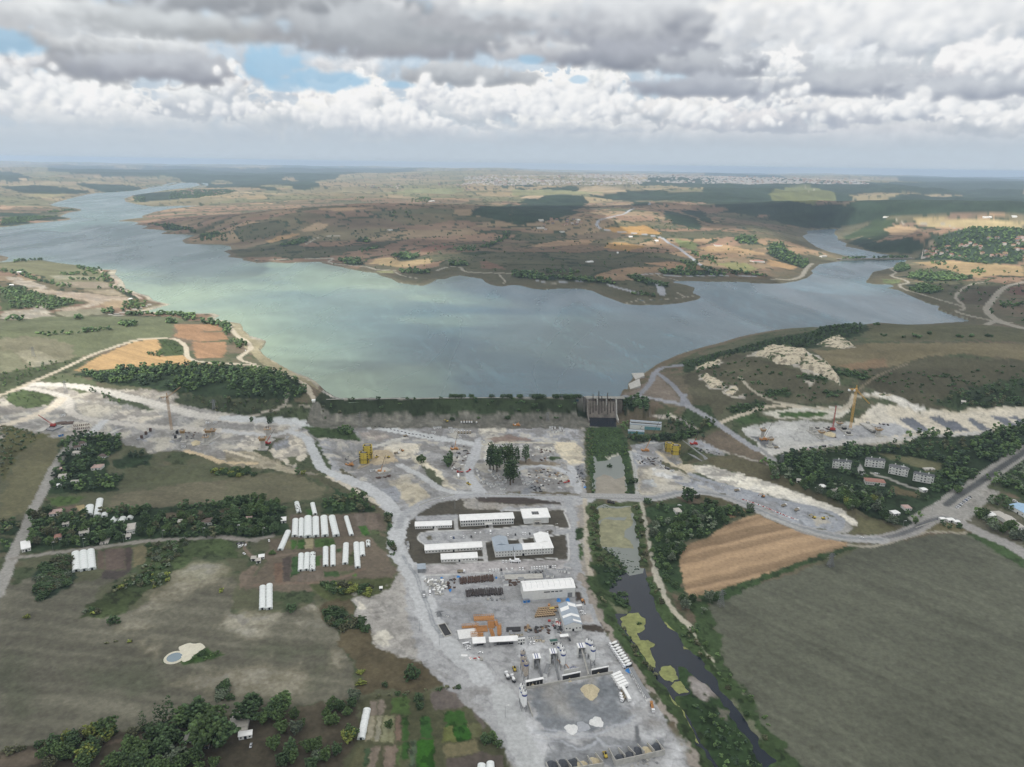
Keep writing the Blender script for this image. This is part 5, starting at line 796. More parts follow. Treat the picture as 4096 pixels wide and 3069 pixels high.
T=thing('wash_pit','long concrete wheel-wash pit beside the haul road','basin',GP('C',[(838,1372)])[0],head('C',(838,1372),(795,1300))); part('basin_wall',MB().box((5,-3,0),(16,.5,.8)).box((5,3,0),(16,.5,.8)).box((-3,0,0),(.5,5.5,.8)).box((13,0,0),(.5,5.5,.8)),CONC,T); part('water_surface',MB().box((5,0,0),(15.4,5.4,.3)),BLACK,T)
# powerhouse below the spillway
T,L_,D = hall('powerhouse','grey powerhouse with a raised rooflight and teal glazing among the trees','building','H',(1550,468),(1822,478),(1820,430),7,flat=True,over=.3,door=0,roof=GREYR,wall=WALLW)
part('clerestory',MB().box((L_*.5,D*.62,7.5),(L_*.98,D*.5,3.6)),WALLW,T); part('window_band',MB().box((L_*.5,D*.365,8.6),(L_*.95,.12,1.1)),GLASS,T); part('window_band',MB().box((L_*.72,-.06,1.2),(L_*.5,.2,4.5)),TEAL,T); part('roof',MB().box((L_*.5,D*.62,11.1),(L_,D*.56,.35)),GREYR,T)
hall('control_annex','low flat annex with teal wall in front of the powerhouse','building','H',(1536,508),(1675,512),(1675,480),4,flat=True,over=.3,wall=TEAL,roof=GREYR,win=4)
# staff apartment blocks
for i,(A,B,C,lb) in enumerate([((552,805),(712,816),(722,752),'staff apartment block furthest left, grey roof, balconies'),((834,790),(1002,808),(1008,738),'staff apartment block directly behind the long pink roofed building'),((1036,848),(1202,884),(1216,806),'staff apartment block between the other blocks, part of its roof white'),((1246,912),(1424,945),(1434,876),'staff apartment block furthest right, white walls facing the wood')]):
    T,L_,D = hall('apartment_block',lb,'apartment block','J',A,B,C,9.5,2.6,roof=TILG,win=6,rows=3,hip=True,over=.7,chim=2,door=0,group='staff apartment blocks in the wood',wsz=(1.5,1.4))
    for k in range(3):
        for x in (.2,.8): part('balcony',MB().box((L_*x,-.9,3.1*k+.9),(L_*.2,1.8,1.1)),WALLW,T)
    if i == 2: part('roof_sheet',MB().add([(L_*.55,D*.1,9.98),(L_*.95,D*.1,9.98),(L_*.8,D*.42,11.9),(L_*.6,D*.42,11.9)],[(0,1,2,3)]),WHITE,T)
hall('staff_canteen','long single-storey building with a faded pink tiled roof among the apartment blocks','building','J',(840,945),(1008,962),(1010,905),4.2,2.4,roof=TILE,win=9,hip=True,over=.7)
# cottages and sheds: tile, left, right, depth, height, ridge, roof, label
BROWN = mat('brown_roof',K((96,84,78)),.85,0,.2,1); PALE = mat('pale_sheet_roof',K((176,172,164)),.7,0,.15,.8); PINKR = mat('pink_roof',K((172,148,140)),.8,0,.15,.8)
HS=[('F',(785,608),(872,605),11,3,2,PINKR,'cottage with a pale pink hipped roof among the trees, beside the meadow'),('F',(503,680),(580,678),9,3,1,PALE,'cottage with a flat pale roof at the edge of the lane'),('F',(690,392),(748,390),10,3,2,BROWN,'brown roofed cottage nearest the bridge site, half hidden in trees'),('F',(640,428),(700,425),11,3,2,BROWN,'brown roofed cottage just in front of the topmost one in the wood'),('F',(618,478),(690,472),8,2.6,.6,PALE,'long pale shed with a blue sheet at its corner by the lane'),
 ('F',(845,505),(905,503),8,3,1.6,BROWN,'dark roofed cottage hidden in the middle of the upper grove'),('F',(492,755),(525,753),5,2.5,1,WHITE,'tiny white hut at the near end of the upper grove'),('F',(612,718),(678,716),4,2.2,.4,PALE,'narrow flat roofed hut in the garden of the upper grove'),('F',(515,612),(552,610),6,2.6,.5,PINKR,'little pink flat roofed shed by the lane'),('F',(425,1008),(530,995),10,3,1.8,PINKR,'pink roofed house left of the two white greenhouses'),
 ('F',(190,1318),(268,1300),17,3.4,.6,WHITE,'house with a long white roof and blue wall at the road junction'),('F',(685,1178),(765,1165),9,3,1,PALE,'grey roofed house in the middle of the village grove'),('F',(470,1215),(530,1205),8,2.8,1.6,TILE,'red brown tiled cottage nearest the road in the village grove'),('F',(1095,1165),(1165,1155),14,5,1.2,PALE,'tall grey roofed house above the concrete yard'),('F',(1085,1205),(1125,1200),7,2.6,.3,PALE,'low concrete outbuilding in front of the tall grey house'),
 ('F',(862,1250),(930,1242),14,.6,.2,PALE,'concrete terrace slab beside the village road'),('F',(1735,1085),(1828,1080),11,3.2,2,BROWN,'dark brown hipped roof house in the village grove'),('F',(540,1095),(590,1090),6,2.5,.6,PALE,'small grey shed behind the village house'),('F',(2122,1055),(2172,1050),7,3,1,PINKR,'pale pink house at the right end of the village grove'),('F',(1535,1075),(1570,1073),6,2.6,1,PALE,'small shed deep in the village grove, left of the brown roof'),
 ('G',(485,1065),(528,1060),8,2.8,.5,WHITE,'white hut left of the greenhouses'),('G',(225,1392),(262,1390),5,2.4,.4,PALE,'scrap metal shed left of the round dirt loop'),('G',(268,1412),(308,1408),5,2.6,.4,PALE,'grey shack right of the scrap metal shed'),('G',(292,1378),(340,1372),5,2.4,.5,WHITE,'small white roofed shack above the dirt field'),('A',(1068,132),(1090,130),3,2,.5,WHITE,'tiny white hut alone in the scrub'),
 ('E',(1985,1330),(2050,1322),11,3.2,.8,PALE,'white walled farmhouse with a grey roof at the lower wood'),('E',(2052,1345),(2138,1335),9,3.4,.8,PALE,'long grey roofed wing of the farm by the lower wood'),('E',(2058,1375),(2132,1362),4,2.6,.3,PALE,'pale lean-to in front of the grey roofed wing'),('E',(2060,1425),(2175,1405),4,2.8,.3,WHITE,'white walled stable row at the farm'),('E',(1768,1500),(1800,1498),5,2.6,.8,TILE,'small hut with a bright red roof under the big trees'),
 ('E',(1590,1450),(1650,1445),6,2.4,.3,PALE,'grey flat shelter left of the tallest trees'),('I',(440,988),(487,986),8,2.6,.4,PALE,'hut with a white and brown roof in the garden by the canal'),('I',(1480,712),(1515,710),6,2.6,.8,PALE,'little shack between the two lanes'),('I',(1680,770),(1732,762),6,2.6,.8,WHITE,'white roofed hut near the lower lane'),('J',(440,985),(495,975),6,2.6,.8,PALE,'pale roofed shed beside the lane below the apartments'),('J',(520,1005),(610,1000),4,2.4,.4,PALE,'long thin shed beside the lane'),
 ('J',(1180,1172),(1240,1170),8,3,1.4,PINKR,'blue walled gatehouse with a pink roof and flag'),('J',(1085,1218),(1138,1210),7,2.6,.4,WHITE,'white flat roofed hut in the trees above the bend'),('J',(1335,1015),(1375,1010),6,2.8,.5,WHITE,'small white building at the end of the garden wall'),('J',(1490,1262),(1530,1260),4,2.4,.5,WHITE,'white kiosk on the road island, leftmost'),('J',(1555,1275),(1610,1270),5,2.6,.3,WHITE,'larger white kiosk on the road island'),('J',(1612,1288),(1655,1284),4,2.4,.5,WHITE,'white kiosk on the road island, rightmost'),
 ('J',(1355,825),(1440,822),5,1.4,.2,PALE,'ruined pale foundation in the clearing of the wood'),('J',(1900,1240),(1975,1235),9,3.2,.6,WHITE,'white roofed unit at the left of the roadside yard'),('J',(1985,1240),(2050,1235),10,3.2,.6,PALE,'pale roofed unit behind the roadside trees'),('J',(2050,1285),(2135,1275),13,3.4,.8,PALE,'grey white shed in the roadside yard'),('J',(2135,1345),(2209,1335),14,3.4,.8,PALE,'grey white shed nearest the frame\'s right edge in the yard'),('J',(1665,248),(1705,245),9,3,1,PALE,'lonely cottage in the scrub above the cuttings'),
 ('N',(1855,548),(1900,546),40,7,2,WHITE,'long white farm building on the sunlit plateau, left one'),('N',(1905,546),(1932,545),40,7,2,WHITE,'white farm building on the sunlit plateau, right one'),('N',(990,545),(1025,543),30,8,3,PALE,'lone house at the top of the forested slope'),('N',(2108,542),(2150,540),40,8,2,WHITE,'white building at the far right of the plateau'),('M',(1755,790),(1815,788),30,6,3,TILE,'red roofed farm on the sunlit mound'),('M',(2085,925),(2180,930),26,6,3,TILE,'red roofed farm near the right shore road'),
 ('M',(1235,750),(1265,750),22,5,2,WHITE,'white shed beside the hill road'),('M',(1008,712),(1040,712),22,4,1,WHITE,'long white shed on the sunlit slope'),('M',(905,853),(918,853),12,4,2,WHITE,'tiny white house in the middle of the fields'),('M',(655,930),(705,928),14,4,1,WHITE,'white greenhouse row in a brown field'),('M',(240,575),(275,572),30,7,3,PALE,'house at the edge of the hillside village'),('M',(570,568),(590,566),20,5,2,WHITE,'white house at the right end of the hillside village'),('M',(220,640),(280,636),24,6,2,PALE,'long house low in the hillside village'),('M',(425,672),(455,668),20,5,2,PALE,'small house at the foot of the hillside village'),
 ('N',(465,885),(510,882),12,5,2,PALE,'house at the near end of the causeway'),('K',(150,1022),(205,1020),8,4,1,WHITE,'long white barn among the sunlit strips'),('K',(1125,1256),(1145,1252),8,4,1,WHITE,'white hut above the left shore road'),('K',(85,1132),(120,1130),8,3,1,WHITE,'white shelter at the left edge of the plateau'),('P',(2020,745),(2040,744),5,3,.4,WHITE,'white hut at the left end of the dam'),('L',(1150,655),(1180,652),14,4,2,PALE,'farmhouse on the shoulder of the big hill'),('L',(1515,405),(1545,403),30,6,2,WHITE,'white and blue farm sheds behind the hill'),('H',(1955,1200),(1998,1195),8,2.6,.3,PALE,'garden hut below the main road')]
for t,A,B,dp,h,rg,rf,lb in HS:
    hall('house' if rf in (TILE,BROWN,PINKR,TILG) or h > 3.1 else 'shed',lb,'house' if rf in (TILE,BROWN,PINKR,TILG) or h > 3.1 else 'shed',t,A,B,None,h,rg,dp,rf,hip=rf in (TILE,BROWN,PINKR),win=0 if t in 'NMKLP' else 3,door=0 if t in 'NMKLP' else 1)
hall('depot_building','long blue and white roofed depot beyond the roadside trees, right edge','building','J',(2075,1152),(2230,1245),None,5,1.6,18,mat('pale_blue_roof',K((150,180,205)),.6,0,.1,.5),win=6)
# ------------------------------------------------------------------ polytunnels
def tunnel(t,x0,y0,x1,y1,w,label,torn=False):
    P = GP(t,[(x0,y0),(x1,y1)]); d = P[1]-P[0]; L_ = math.hypot(d[0],d[1]); a = math.atan2(d[1],d[0])-math.pi/2; T = thing('greenhouse',label,'greenhouse',P[0],a,'white plastic tunnel greenhouses')
    n = 10; hh = w*.42; prof = [(-w/2*math.cos(math.pi*i/n),.05+hh*math.sin(math.pi*i/n)**.8) for i in range(n+1)]; m = MB(); N_ = max(2,int(L_/2)); v = []
    for k in range(N_+1):
        s = 1+.045*math.sin(k*2.1+x0)*(2.5 if torn else 1); v += [(x*s,L_*k/N_,z*(1-.12*rnd.random()*torn)) for x,z in prof]
    m.add(v,[(k*(n+1)+i,k*(n+1)+i+1,(k+1)*(n+1)+i+1,(k+1)*(n+1)+i) for k in range(N_) for i in range(n) if not (torn and rnd.random() < .12)]); part('cover',m,FILM,T,True)
    E1 = part('end_wall',MB().add([(x*.985,.03,z*.985) for x,z in prof],[tuple(range(n+1))]),SKIN,T); part('end_wall',MB().add([(x*.985,L_-.03,z*.985) for x,z in prof],[tuple(range(n+1))[::-1]]),SKIN,T); part('door',MB().box((0,-.02,.02),(w*.28,.08,min(2,hh*.8))),GLASS,E1)
    h = MB()
    for k in range(0,N_+1,2):
        for i in range(n): h.bar((prof[i][0]*1.02,L_*k/N_,prof[i][1]*1.02),(prof[i+1][0]*1.02,L_*k/N_,prof[i+1][1]*1.02),.06,3)
    part('hoops',h,SKIN,T)
TN=[('G',602,1183,608,1037,6),('G',656,1187,659,1030,5),('G',716,1190,716,1017,7.6),('G',785,1185,782,1020,6.6),('G',864,1182,853,1014,7),('G',962,1180,922,1012,6.8),('G',1093,1172,1045,1012,4.6)]
for i,a in enumerate(TN): tunnel(*a,'%s greenhouse from the left in the upper row of seven' % ORD[i])
tunnel('G',475,1300,545,1138,5.5,'slanting greenhouse at the left of the upper row')
TN=[('G',653,1480,657,1335,5),('G',702,1474,709,1330,5),('G',755,1478,757,1325,5,1),('G',868,1438,868,1278,5),('G',932,1437,931,1265,4.8),('G',1037,1420,1045,1247,5.4),('G',1146,1453,1132,1240,5.3),('G',1188,1350,1180,1240,5),('G',1236,1268,1234,1218,4,1)]
for i,a in enumerate(TN): tunnel(*a[:6],'%s greenhouse from the left in the lower row%s' % (ORD[i],', its film torn' if len(a)>6 else ''),len(a)>6)
tunnel('A',55,300,58,103,5.3,'left one of two greenhouses beside the dark plots'); tunnel('A',116,298,116,88,5.3,'right one of two greenhouses beside the dark plots')
tunnel('G',640,976,618,888,5,'ragged greenhouse at the edge of the wood above the upper row',True); tunnel('G',778,992,755,896,4.8,'leaning greenhouse beside the small green plot above the upper row')
for i,(x0,y0,x1,y1) in enumerate([(660,1483,652,1322),(728,1477,718,1313),(796,1468,782,1303)]): tunnel('F',x0,y0,x1,y1,6.6,['left','middle','right'][i]+' one of three greenhouses just below the village road')
tunnel('F',765,1000,775,920,7.6,'shorter of two wide greenhouses behind the village grove'); tunnel('F',838,1008,862,862,6.8,'longer of two wide greenhouses behind the village grove'); tunnel('F',898,1015,905,985,6,'small white tent right of the wide greenhouses')
for i,(x0,y0,x1,y1) in enumerate([(965,1060,998,1022),(1035,1062,1062,1020),(1112,1035,1128,1012)]): tunnel('F',x0,y0,x1,y1,6,['left','middle','right'][i]+' one of three greenhouses sunk in the village trees')
tunnel('A',905,1422,958,1162,5,'long leaning greenhouse alone at the edge of the garden plots'); tunnel('A',1940,1700,1948,1640,5,'left greenhouse cut by the bottom edge of the picture'); tunnel('A',2022,1700,2022,1622,5,'right greenhouse cut by the bottom edge of the picture')
TL.update({'R':(2050,2520,4.314),'S':(2600,1640,8.63),'T':(1380,1740,8.63),'U':(780,1660,6.9125),'V':(3240,1520,6.9),'X':(1820,2440,6.9)})
VS = .87
def topat(t,p,Y):                                   # survey point seen against the upright plane y = Y
    d = rays(src(t,[p]))[0]; k = Y/d[1]; return Vector((d[0]*k,Y,EYE+d[2]*k))
def lattice(m,p,q,w0,w1,n,r,brace=True):
    p = Vector(p); q = Vector(q); d = (q-p).normalized(); u = Vector((1,0,0)) if abs(d.z) > .5 else Vector((0,0,1)); u = (u-d*u.dot(d)).normalized(); v = d.cross(u)
    C = lambda k,a,b: p+(q-p)*k+(u*a+v*b)*(w0+(w1-w0)*k)/2
    for a,b in ((-1,-1),(1,-1),(1,1),(-1,1)): m.bar(C(0,a,b),C(1,a,b),r)
    if brace:
        sq = pl_('-1 -1 1 -1 1 1 -1 1')
        for i in range(n):
            for j in range(4):
                a = sq[j]; b = sq[(j+1)%4]; m.bar(C(i/n,*a) ,C((i+1)/n,*b) ,r*.6,3); m.bar(C((i+1)/n,*a),C((i+1)/n,*b),r*.6,3)
    return m
# ------------------------------------------------------------------ vehicles (each kind is built once, then copied)
def wheels(T,xs,w,r=.36,wd=.26):
    for x in xs:
        for s in (-1,1): part('wheel',MB().bar((x,s*(w/2-wd*.3)-wd/2,r),(x,s*(w/2-wd*.3)+wd/2,r),r,10),TYRE,T)
FAR = (0,0,-400)
PROTO = []
def proto(name,cat):
    T = thing(name,'x',cat,FAR); PROTO.append(T); return T
def mk_car(paint,kind='car'):
    T = proto('van' if kind in ('van','bus') else 'parked_car','van' if kind == 'van' else 'minibus' if kind == 'bus' else 'car'); p = PAINTS[paint]; b = MB()
    if kind == 'car':
        b.prism([(-2.2,.35),(2.2,.35),(2.25,.72),(1.2,.92),(-2.1,.95),(-2.25,.7)],-.88,.88); part('body',b,p,T); part('windows',MB().box((-.35,0,.90),(2.9,1.62,.40),0,.80,.86),GLASS,T); part('roof',MB().box((-.4,0,1.29),(2.1,1.4,.14),0,.92,.9),p,T); wheels(T,(-1.35,1.35),1.8)
    else:
        L_ = 5.2 if kind == 'van' else 7.4; b.prism([(-L_/2,.4),(L_/2,.4),(L_/2+.05,1.0),(L_/2-.9,1.35),(-L_/2,1.35)],-.98,.98); part('body',b,p,T); part('windows',MB().prism([(-L_/2+.1,1.34),(L_/2-.95,1.34),(L_/2-1.5,2.05),(-L_/2+.15,2.05)],-.93,.93),GLASS,T); part('roof',MB().box((-.75,0,2.04),(L_-1.5,1.9,.28),0,.98,.94),p,T); wheels(T,(-L_/2+1,L_/2-1),1.95,.38)
    return T
CAR = {k: mk_car(k) for k in ('white','dark','blue','silver','red')}; VAN = mk_car('white','van'); BUS = mk_car('white','bus')
def cab(T,x,paint,w=2.4): part('cab',MB().prism([(x,.9),(x+2.1,.9),(x+2.15,2.0),(x+1.85,3.0),(x,3.1)],-w/2,w/2),paint,T); part('windscreen',MB().box((x+1.72,0,1.95),(.75,w*.93,.8),0,.7,.97),GLASS,T)
def mk_dump(name='dump_truck',cabp='white',body=None):
    T = proto(name,'dump truck'); cab(T,2.2,PAINTS[cabp]); part('chassis',MB().box((0,0,.6),(8.2,1.1,.45)),BLACK,T); m = MB()
    m.prism([(-4.1,1.2),(1.9,1.2),(2.0,2.9),(1.7,2.9),(1.6,1.45),(-4.0,1.45)],-1.25,1.25).box((-1.1,-1.22,1.4),(5.8,.12,1.4)).box((-1.1,1.22,1.4),(5.8,.12,1.4)).box((-4.1,0,1.4),(.12,2.4,1.2)); part('tipper_body',m,body or mat('dusty_body',K((160,150,132)),.8,0,.2,1),T); wheels(T,(-2.9,-1.5,2.0,3.3),2.5,.52,.4); return T
DUMP = mk_dump()
T = MIX = proto('mixer_truck','concrete mixer'); cab(T,2.4,PAINTS['white']); part('chassis',MB().box((0,0,.6),(8.8,1.1,.45)),BLACK,T); m=MB(); P_=[(.5,-3.6),(.95,-3.2),(1.25,-2.0),(1.25,-.6),(.85,1.2),(.35,2.0)]; v=[]
for k,(r_,x) in enumerate(P_):
    for i in range(14): a=2*math.pi*i/14; v.append((x,r_*math.cos(a),2.35-(x+1)*.13+r_*math.sin(a)))
m.add(v,[(k*14+i,k*14+(i+1)%14,(k+1)*14+(i+1)%14,(k+1)*14+i) for k in range(5) for i in range(14)]+[tuple(range(14))[::-1],tuple(range(70,84))]); part('drum',m,WHITE,T,True); part('hopper',MB().box((-3.9,0,2.3),(1.0,1.2,1.0),0,1.3),STEEL,T); wheels(T,(-2.9,-1.5,2.0,3.4),2.5,.52,.4)
T = SEMI = proto('semi_trailer','trailer'); part('trailer_body',MB().box((0,0,1.1),(9,2.5,2.7)),WHITE,T); part('chassis',MB().box((0,0,.7),(8.8,1.2,.38)),BLACK,T); wheels(T,(-3.4,-2.2),2.5,.5,.4)
T = LORRY = proto('lorry','lorry'); cab(T,3.2,PAINTS['white']); part('chassis',MB().box((0,0,.6),(10,1.1,.45)),BLACK,T); part('load_bed',MB().box((-1.2,0,1.06),(8,2.5,.6)),STEEL,T); wheels(T,(-3.9,-2.5,3.9),2.5,.52,.4)
def mk_loader(paint):
    T = proto('wheel_loader','loader'); part('body',MB().box((-1.2,0,.9),(3.2,2.0,1.3)).box((1.2,0,.8),(1.8,1.4,.9)),PAINTS[paint],T); part('cab',MB().box((-.2,0,2.2),(1.4,1.4,1.5),0,.85),GLASS,T); part('bucket',MB().prism([(2.9,.2),(4.1,.15),(4.0,.35),(3.2,.5),(3.1,1.4),(2.9,1.4)],-1.4,1.4),PAINTS[paint],T); part('lift_arm',MB().bar((1.2,.5,1.4),(3.1,.5,.8),.14).bar((1.2,-.5,1.4),(3.1,-.5,.8),.14),PAINTS[paint],T); wheels(T,(-1.8,1.3),2.6,.75,.55); return T
LOAD = mk_loader('yellow')
def mk_exc(paint):
    T = proto('excavator','excavator'); part('house',MB().box((-.6,0,1.2),(3.2,2.5,1.2)),PAINTS[paint],T); part('cab',MB().box((.8,.7,1.25),(1.3,1.0,1.7)),GLASS,T)
    for s in (-1,1): part('track',MB().prism([(-1.9,0),(1.9,0),(2.1,.45),(1.9,.9),(-1.9,.9),(-2.1,.45)],s*1.1-.3,s*1.1+.3),BLACK,T)
    part('boom',MB().bar((1.0,-.2,1.8),(3.6,-.2,4.2),.28).bar((3.6,-.2,4.2),(5.6,-.2,2.0),.22),PAINTS[paint],T); part('bucket',MB().box((5.6,-.2,1.0),(.9,1.2,1.0),0,.7),BLACK,T); return T
EXC = mk_exc('yellow'); EXO = mk_exc('orange')
T = FLAT = proto('flatbed_truck','truck'); cab(T,2.6,REDP); part('chassis',MB().box((0,0,.6),(9,1.1,.45)),BLACK,T); part('load_bed',MB().box((-1,0,1.06),(7,2.4,.3)),REDP,T); part('loader_arm',MB().bar((2.1,0,1.3),(2.1,0,3.2),.2).bar((2.1,0,3.2),(-1.5,0,2.8),.16),BLACK,T); wheels(T,(-3.2,-1.8,3.3),2.5,.52,.4)
T = PUMP = proto('concrete_pump','pump truck'); cab(T,3.4,PAINTS['white']); part('chassis',MB().box((0,0,.6),(10.5,1.8,.7)),ORNG,T); part('folded_boom',MB().bar((3,0,3.3),(-4.8,0,3.0),.28).bar((-4.8,.4,3.0),(2.4,.4,3.7),.22).bar((2.4,-.4,3.7),(-4,-.4,3.9),.18).box((2.5,0,1.3),(1,1,2)),ORNG,T); part('hopper',MB().box((-5,0,.8),(1.4,2,1.2),0,1.2),ORNG,T); wheels(T,(-3.6,-2.2,2.6,4.0),2.5,.52,.4)
ID = MIX
def put(pr,t,x,y,dx,dy,label,group=None,cat=None,s=VS,dz=0):
    g = GP(t,[(x,y)])[0]; rz = head(t,(x-dx,y-dy),(x+dx,y+dy)); r = dup(pr,(g[0],g[1],g[2]+dz),rz,label,group,s)
    if cat: r['category'] = cat
    return r
def nth(i): return ORD[i]
G_ = 'cars in the camp car park'
for i,(x,y,c,dy) in enumerate([(1080,507,'white',-9),(1125,503,'white',-9),(1363,520,'white',9),(1427,518,'dark',9),(1492,512,'white',9),(1511,511,'white',9),(1551,510,'dark',9),(1635,503,'white',9),(1705,502,'white',9)]):
    put(CAR[c],'C',x,y,1,dy,'%s car, %s from the left in the upper parking row of the camp'%(c,nth(i)),G_)
put(BUS,'C',1212,502,.5,9,'white minibus in the middle of the camp\'s upper parking row')
for i,(x,y,c) in enumerate([(871,545,'white'),(895,545,'blue'),(980,538,'white'),(1046,535,'dark'),(1294,525,'silver')]): put(CAR[c],'C',x,y,1,9,'%s car, %s from the left in the lower parking row of the camp'%(c,nth(i)),G_)
for i,(x,y) in enumerate(pl_('1320 750 1347 750')): put(CAR['white'],'C',x,y,1,9,'%s white car left of the truck crane by the U-shaped block'%['left','right'][i])
for i,(x,y,c) in enumerate([(1206,828,'white'),(1233,826,'white'),(1257,826,'white'),(1280,825,'white'),(1305,823,'dark'),(1352,818,'white'),(1398,818,'white'),(1465,813,'white'),(1491,813,'white'),(1568,808,'white'),(1590,806,'white'),(1612,804,'white'),(1636,803,'white'),(1659,801,'white'),(1682,800,'white'),(1704,798,'white'),(1728,798,'dark'),(1750,798,'white'),(1770,795,'white')]):
    put(CAR[c],'C',x,y,1,10,'%s car, %s from the left in the row along the lower lot'%(c,nth(i)),'cars along the lower lot')
for t,x,y,dx,dy,c,lb in [('X',2085,930,-4,10,'white','left one of two white cars below the cream cabins'),('X',2185,915,-2,10,'white','right one of two white cars below the cream cabins'),('X',705,1195,10,0,'white','white car alone in front of the small canopy'),('X',355,1030,10,-2,'white','white car between the minibus and another car by the small canopy'),('X',362,1090,10,-3,'white','white car lowest of the three vehicles by the small canopy'),
 ('R',985,172,2,10,'dark','black car beside the low canopy near the silos'),('C',1997,1182,10,-1,'white','upper of two white cars behind the grey roofed hall'),('C',2012,1203,10,-1,'white','lower of two white cars behind the grey roofed hall'),('C',800,210,10,-2,'white','white pickup driving on the ring road above the camp'),('J',808,1408,10,0,'white','white car on the curve of the road by the brown field'),('G',2030,326,10,1,'white','white car on the haul road near the dump trucks'),('G',178,1255,3,-8,'white','white car on the dirt loop near the greenhouses'),
 ('J',930,853,10,3,'white','white car parked between the apartment blocks'),('I',2180,637,10,3,'silver','silver car on the lane by the apartment blocks'),('G',165,1330,8,5,'white','old white car at the scrap yard on the dirt loop'),('G',380,1218,2,8,'white','white pickup at the end of the village road'),('E',2165,1475,-2,8,'silver','silver car in the farm yard at the lower wood'),('P',775,384,8,-3,'white','white car on the pale road round the gold field'),('P',1590,410,1,8,'white','white car on the shore road by the lake'),('I',470,912,9,0,'white','white car parked in the garden beside the canal'),('J',1975,1120,8,3,'dark','dark car under the trees by the road')]:
    put(CAR[c],t,x,y,dx,dy,lb)
for i in range(7): put(CAR[('silver','white','blue','white','silver','white','dark')[i]],'J',1690+9*i,1098-7*i,9,5,'%s car from the left in the slanted row at the roadside car park'%nth(i),'cars at the roadside car park')
for i in range(6): put(CAR[('white','silver','white','dark','white','silver')[i]],'J',1628+9*i,1148-7*i,9,5,'%s car from the left in the nearer short row at the roadside car park'%nth(i),'cars at the roadside car park')
put(BUS,'X',320,960,10,-2,'white minibus beside the small white canopy'); put(VAN,'C',1812,120,10,0,'white van beside the main road above the camp'); put(VAN,'G',133,1270,8,-4,'white van on the dirt loop near the village'); put(BUS,'C',690,1025,0,10,'white box lorry among the concrete blocks by the haul road')
put(VAN,'U',320,235,6,-8,'left one of two white minivans beside the round-cornered tanks'); put(VAN,'U',382,238,6,-8,'right one of two white minivans beside the round-cornered tanks'); put(VAN,'J',2130,1095,10,2,'white van behind the blue roofed depot'); put(VAN,'J',2170,1120,10,2,'second white van behind the blue roofed depot'); put(VAN,'I',1890,320,0,9,'white lorry cab at the pier site on the right','vans',cat='van')
for i in range(6): put(DUMP,'H',[98,122,145,167,187,229][i],[412,410,410,410,410,413][i],0,9,'%s dump truck from the left in the row at the foot of the dam'%nth(i),'parked dump trucks')
for i in range(5): put(DUMP,'H',75+25*i,503,0,-9,'%s dump truck from the left in the second, nearer row'%nth(i),'parked dump trucks')
put(DUMP,'T',2100,55,10,-4,'dump truck driving up the main haul road'); put(DUMP,'T',1785,655,10,0,'dump truck leaving the pit with the yellow towers'); put(LORRY,'C',638,1035,0,10,'grey lorry on the haul road beside the concrete blocks'); put(DUMP,'I',968,787,8,-3,'orange and white dump truck at the near end of the gravel terrace'); put(DUMP,'I',1372,918,8,-3,'white dump truck in the middle of the gravel terrace'); put(DUMP,'I',1483,955,8,-4,'brown dump truck on the gravel terrace near the bend')
put(DUMP,'I',1310,417,10,-1,'tipper lorry with a red cab on the upper haul road'); put(EXC,'I',1630,1020,-6,-2,'small yellow excavator on the gravel terrace'); put(EXC,'I',1712,1028,8,0,'yellow excavator at the tip of the gravel terrace'); put(EXO,'I',1190,838,-8,0,'orange excavator below the cream slope'); put(EXC,'T',1500,790,-9,3,'yellow excavator on the mound in the pit'); put(EXO,'T',1985,565,-9,-2,'orange bulldozer on the pale ramp'); put(LOAD,'T',1100,785,5,-6,'loader with chained wheels beside the yellow towers')
put(EXC,'G',1915,190,-9,-2,'yellow excavator at the left end of the row of dump trucks'); put(LOAD,'B',805,1560,-3,-12,'yellow wheel loader between the two rows of concrete bins'); put(LOAD,'R',35,690,-2,-9,'yellow wheel loader near the left silos'); put(EXO,'B',612,232,4,6,'small orange digger at the corner of the white warehouse'); put(LOAD,'G',2100,728,9,5,'orange machine on the curve above the camp')
put(FLAT,'H',88,843,-10,0,'red flatbed truck in the middle of the site'); put(FLAT,'H',158,835,10,-6,'red and black truck turning beside the red flatbed'); put(FLAT,'H',1005,930,10,-1,'orange red truck among the stacked beams'); put(LORRY,'H',585,440,-10,0,'truck with a crane on its bed at the foot of the dam'); put(SEMI,'H',72,882,1,9,'grey white trailer below the red flatbed truck'); put(PUMP,'B',1210,1150,2,10,'orange concrete pump truck at the right edge of the plant yard'); put(DUMP,'C',960,843,10,0,'dark lorry alone in the lower lot')
for i in range(9): put(MIX,'R',1740+i*30.5,272+i*45.5+ (0 if i else -8),-10,3,'%s mixer truck from the top of the slanting row'%nth(i),'white concrete mixer trucks')
for i in range(5): put(SEMI,'R',1790+i*30,815+i*47,-9,4,'%s white trailer from the top in the stair-like line beside the aggregate pad'%nth(i),'white trailers')
for i in range(3): put(DUMP,'R',1895+i*12,1105+i*48,-6,8,'%s white truck from the top at the end of the trailer line'%nth(i),'trucks at the end of the trailer line')
for i,(x,y) in enumerate(pl_('1985 1190 1935 1100')): put(SEMI,'R',x,y,5,9,'%s long white trailer at the end of the trailer line'%['lower','upper'][i])
for i,(x,y) in enumerate(pl_('10 905 -40 880')): put(MIX,'B',x,y,-4,-9,'%s tank lorry left of the aggregate pad'%['right','left'][i],None,'tanker')
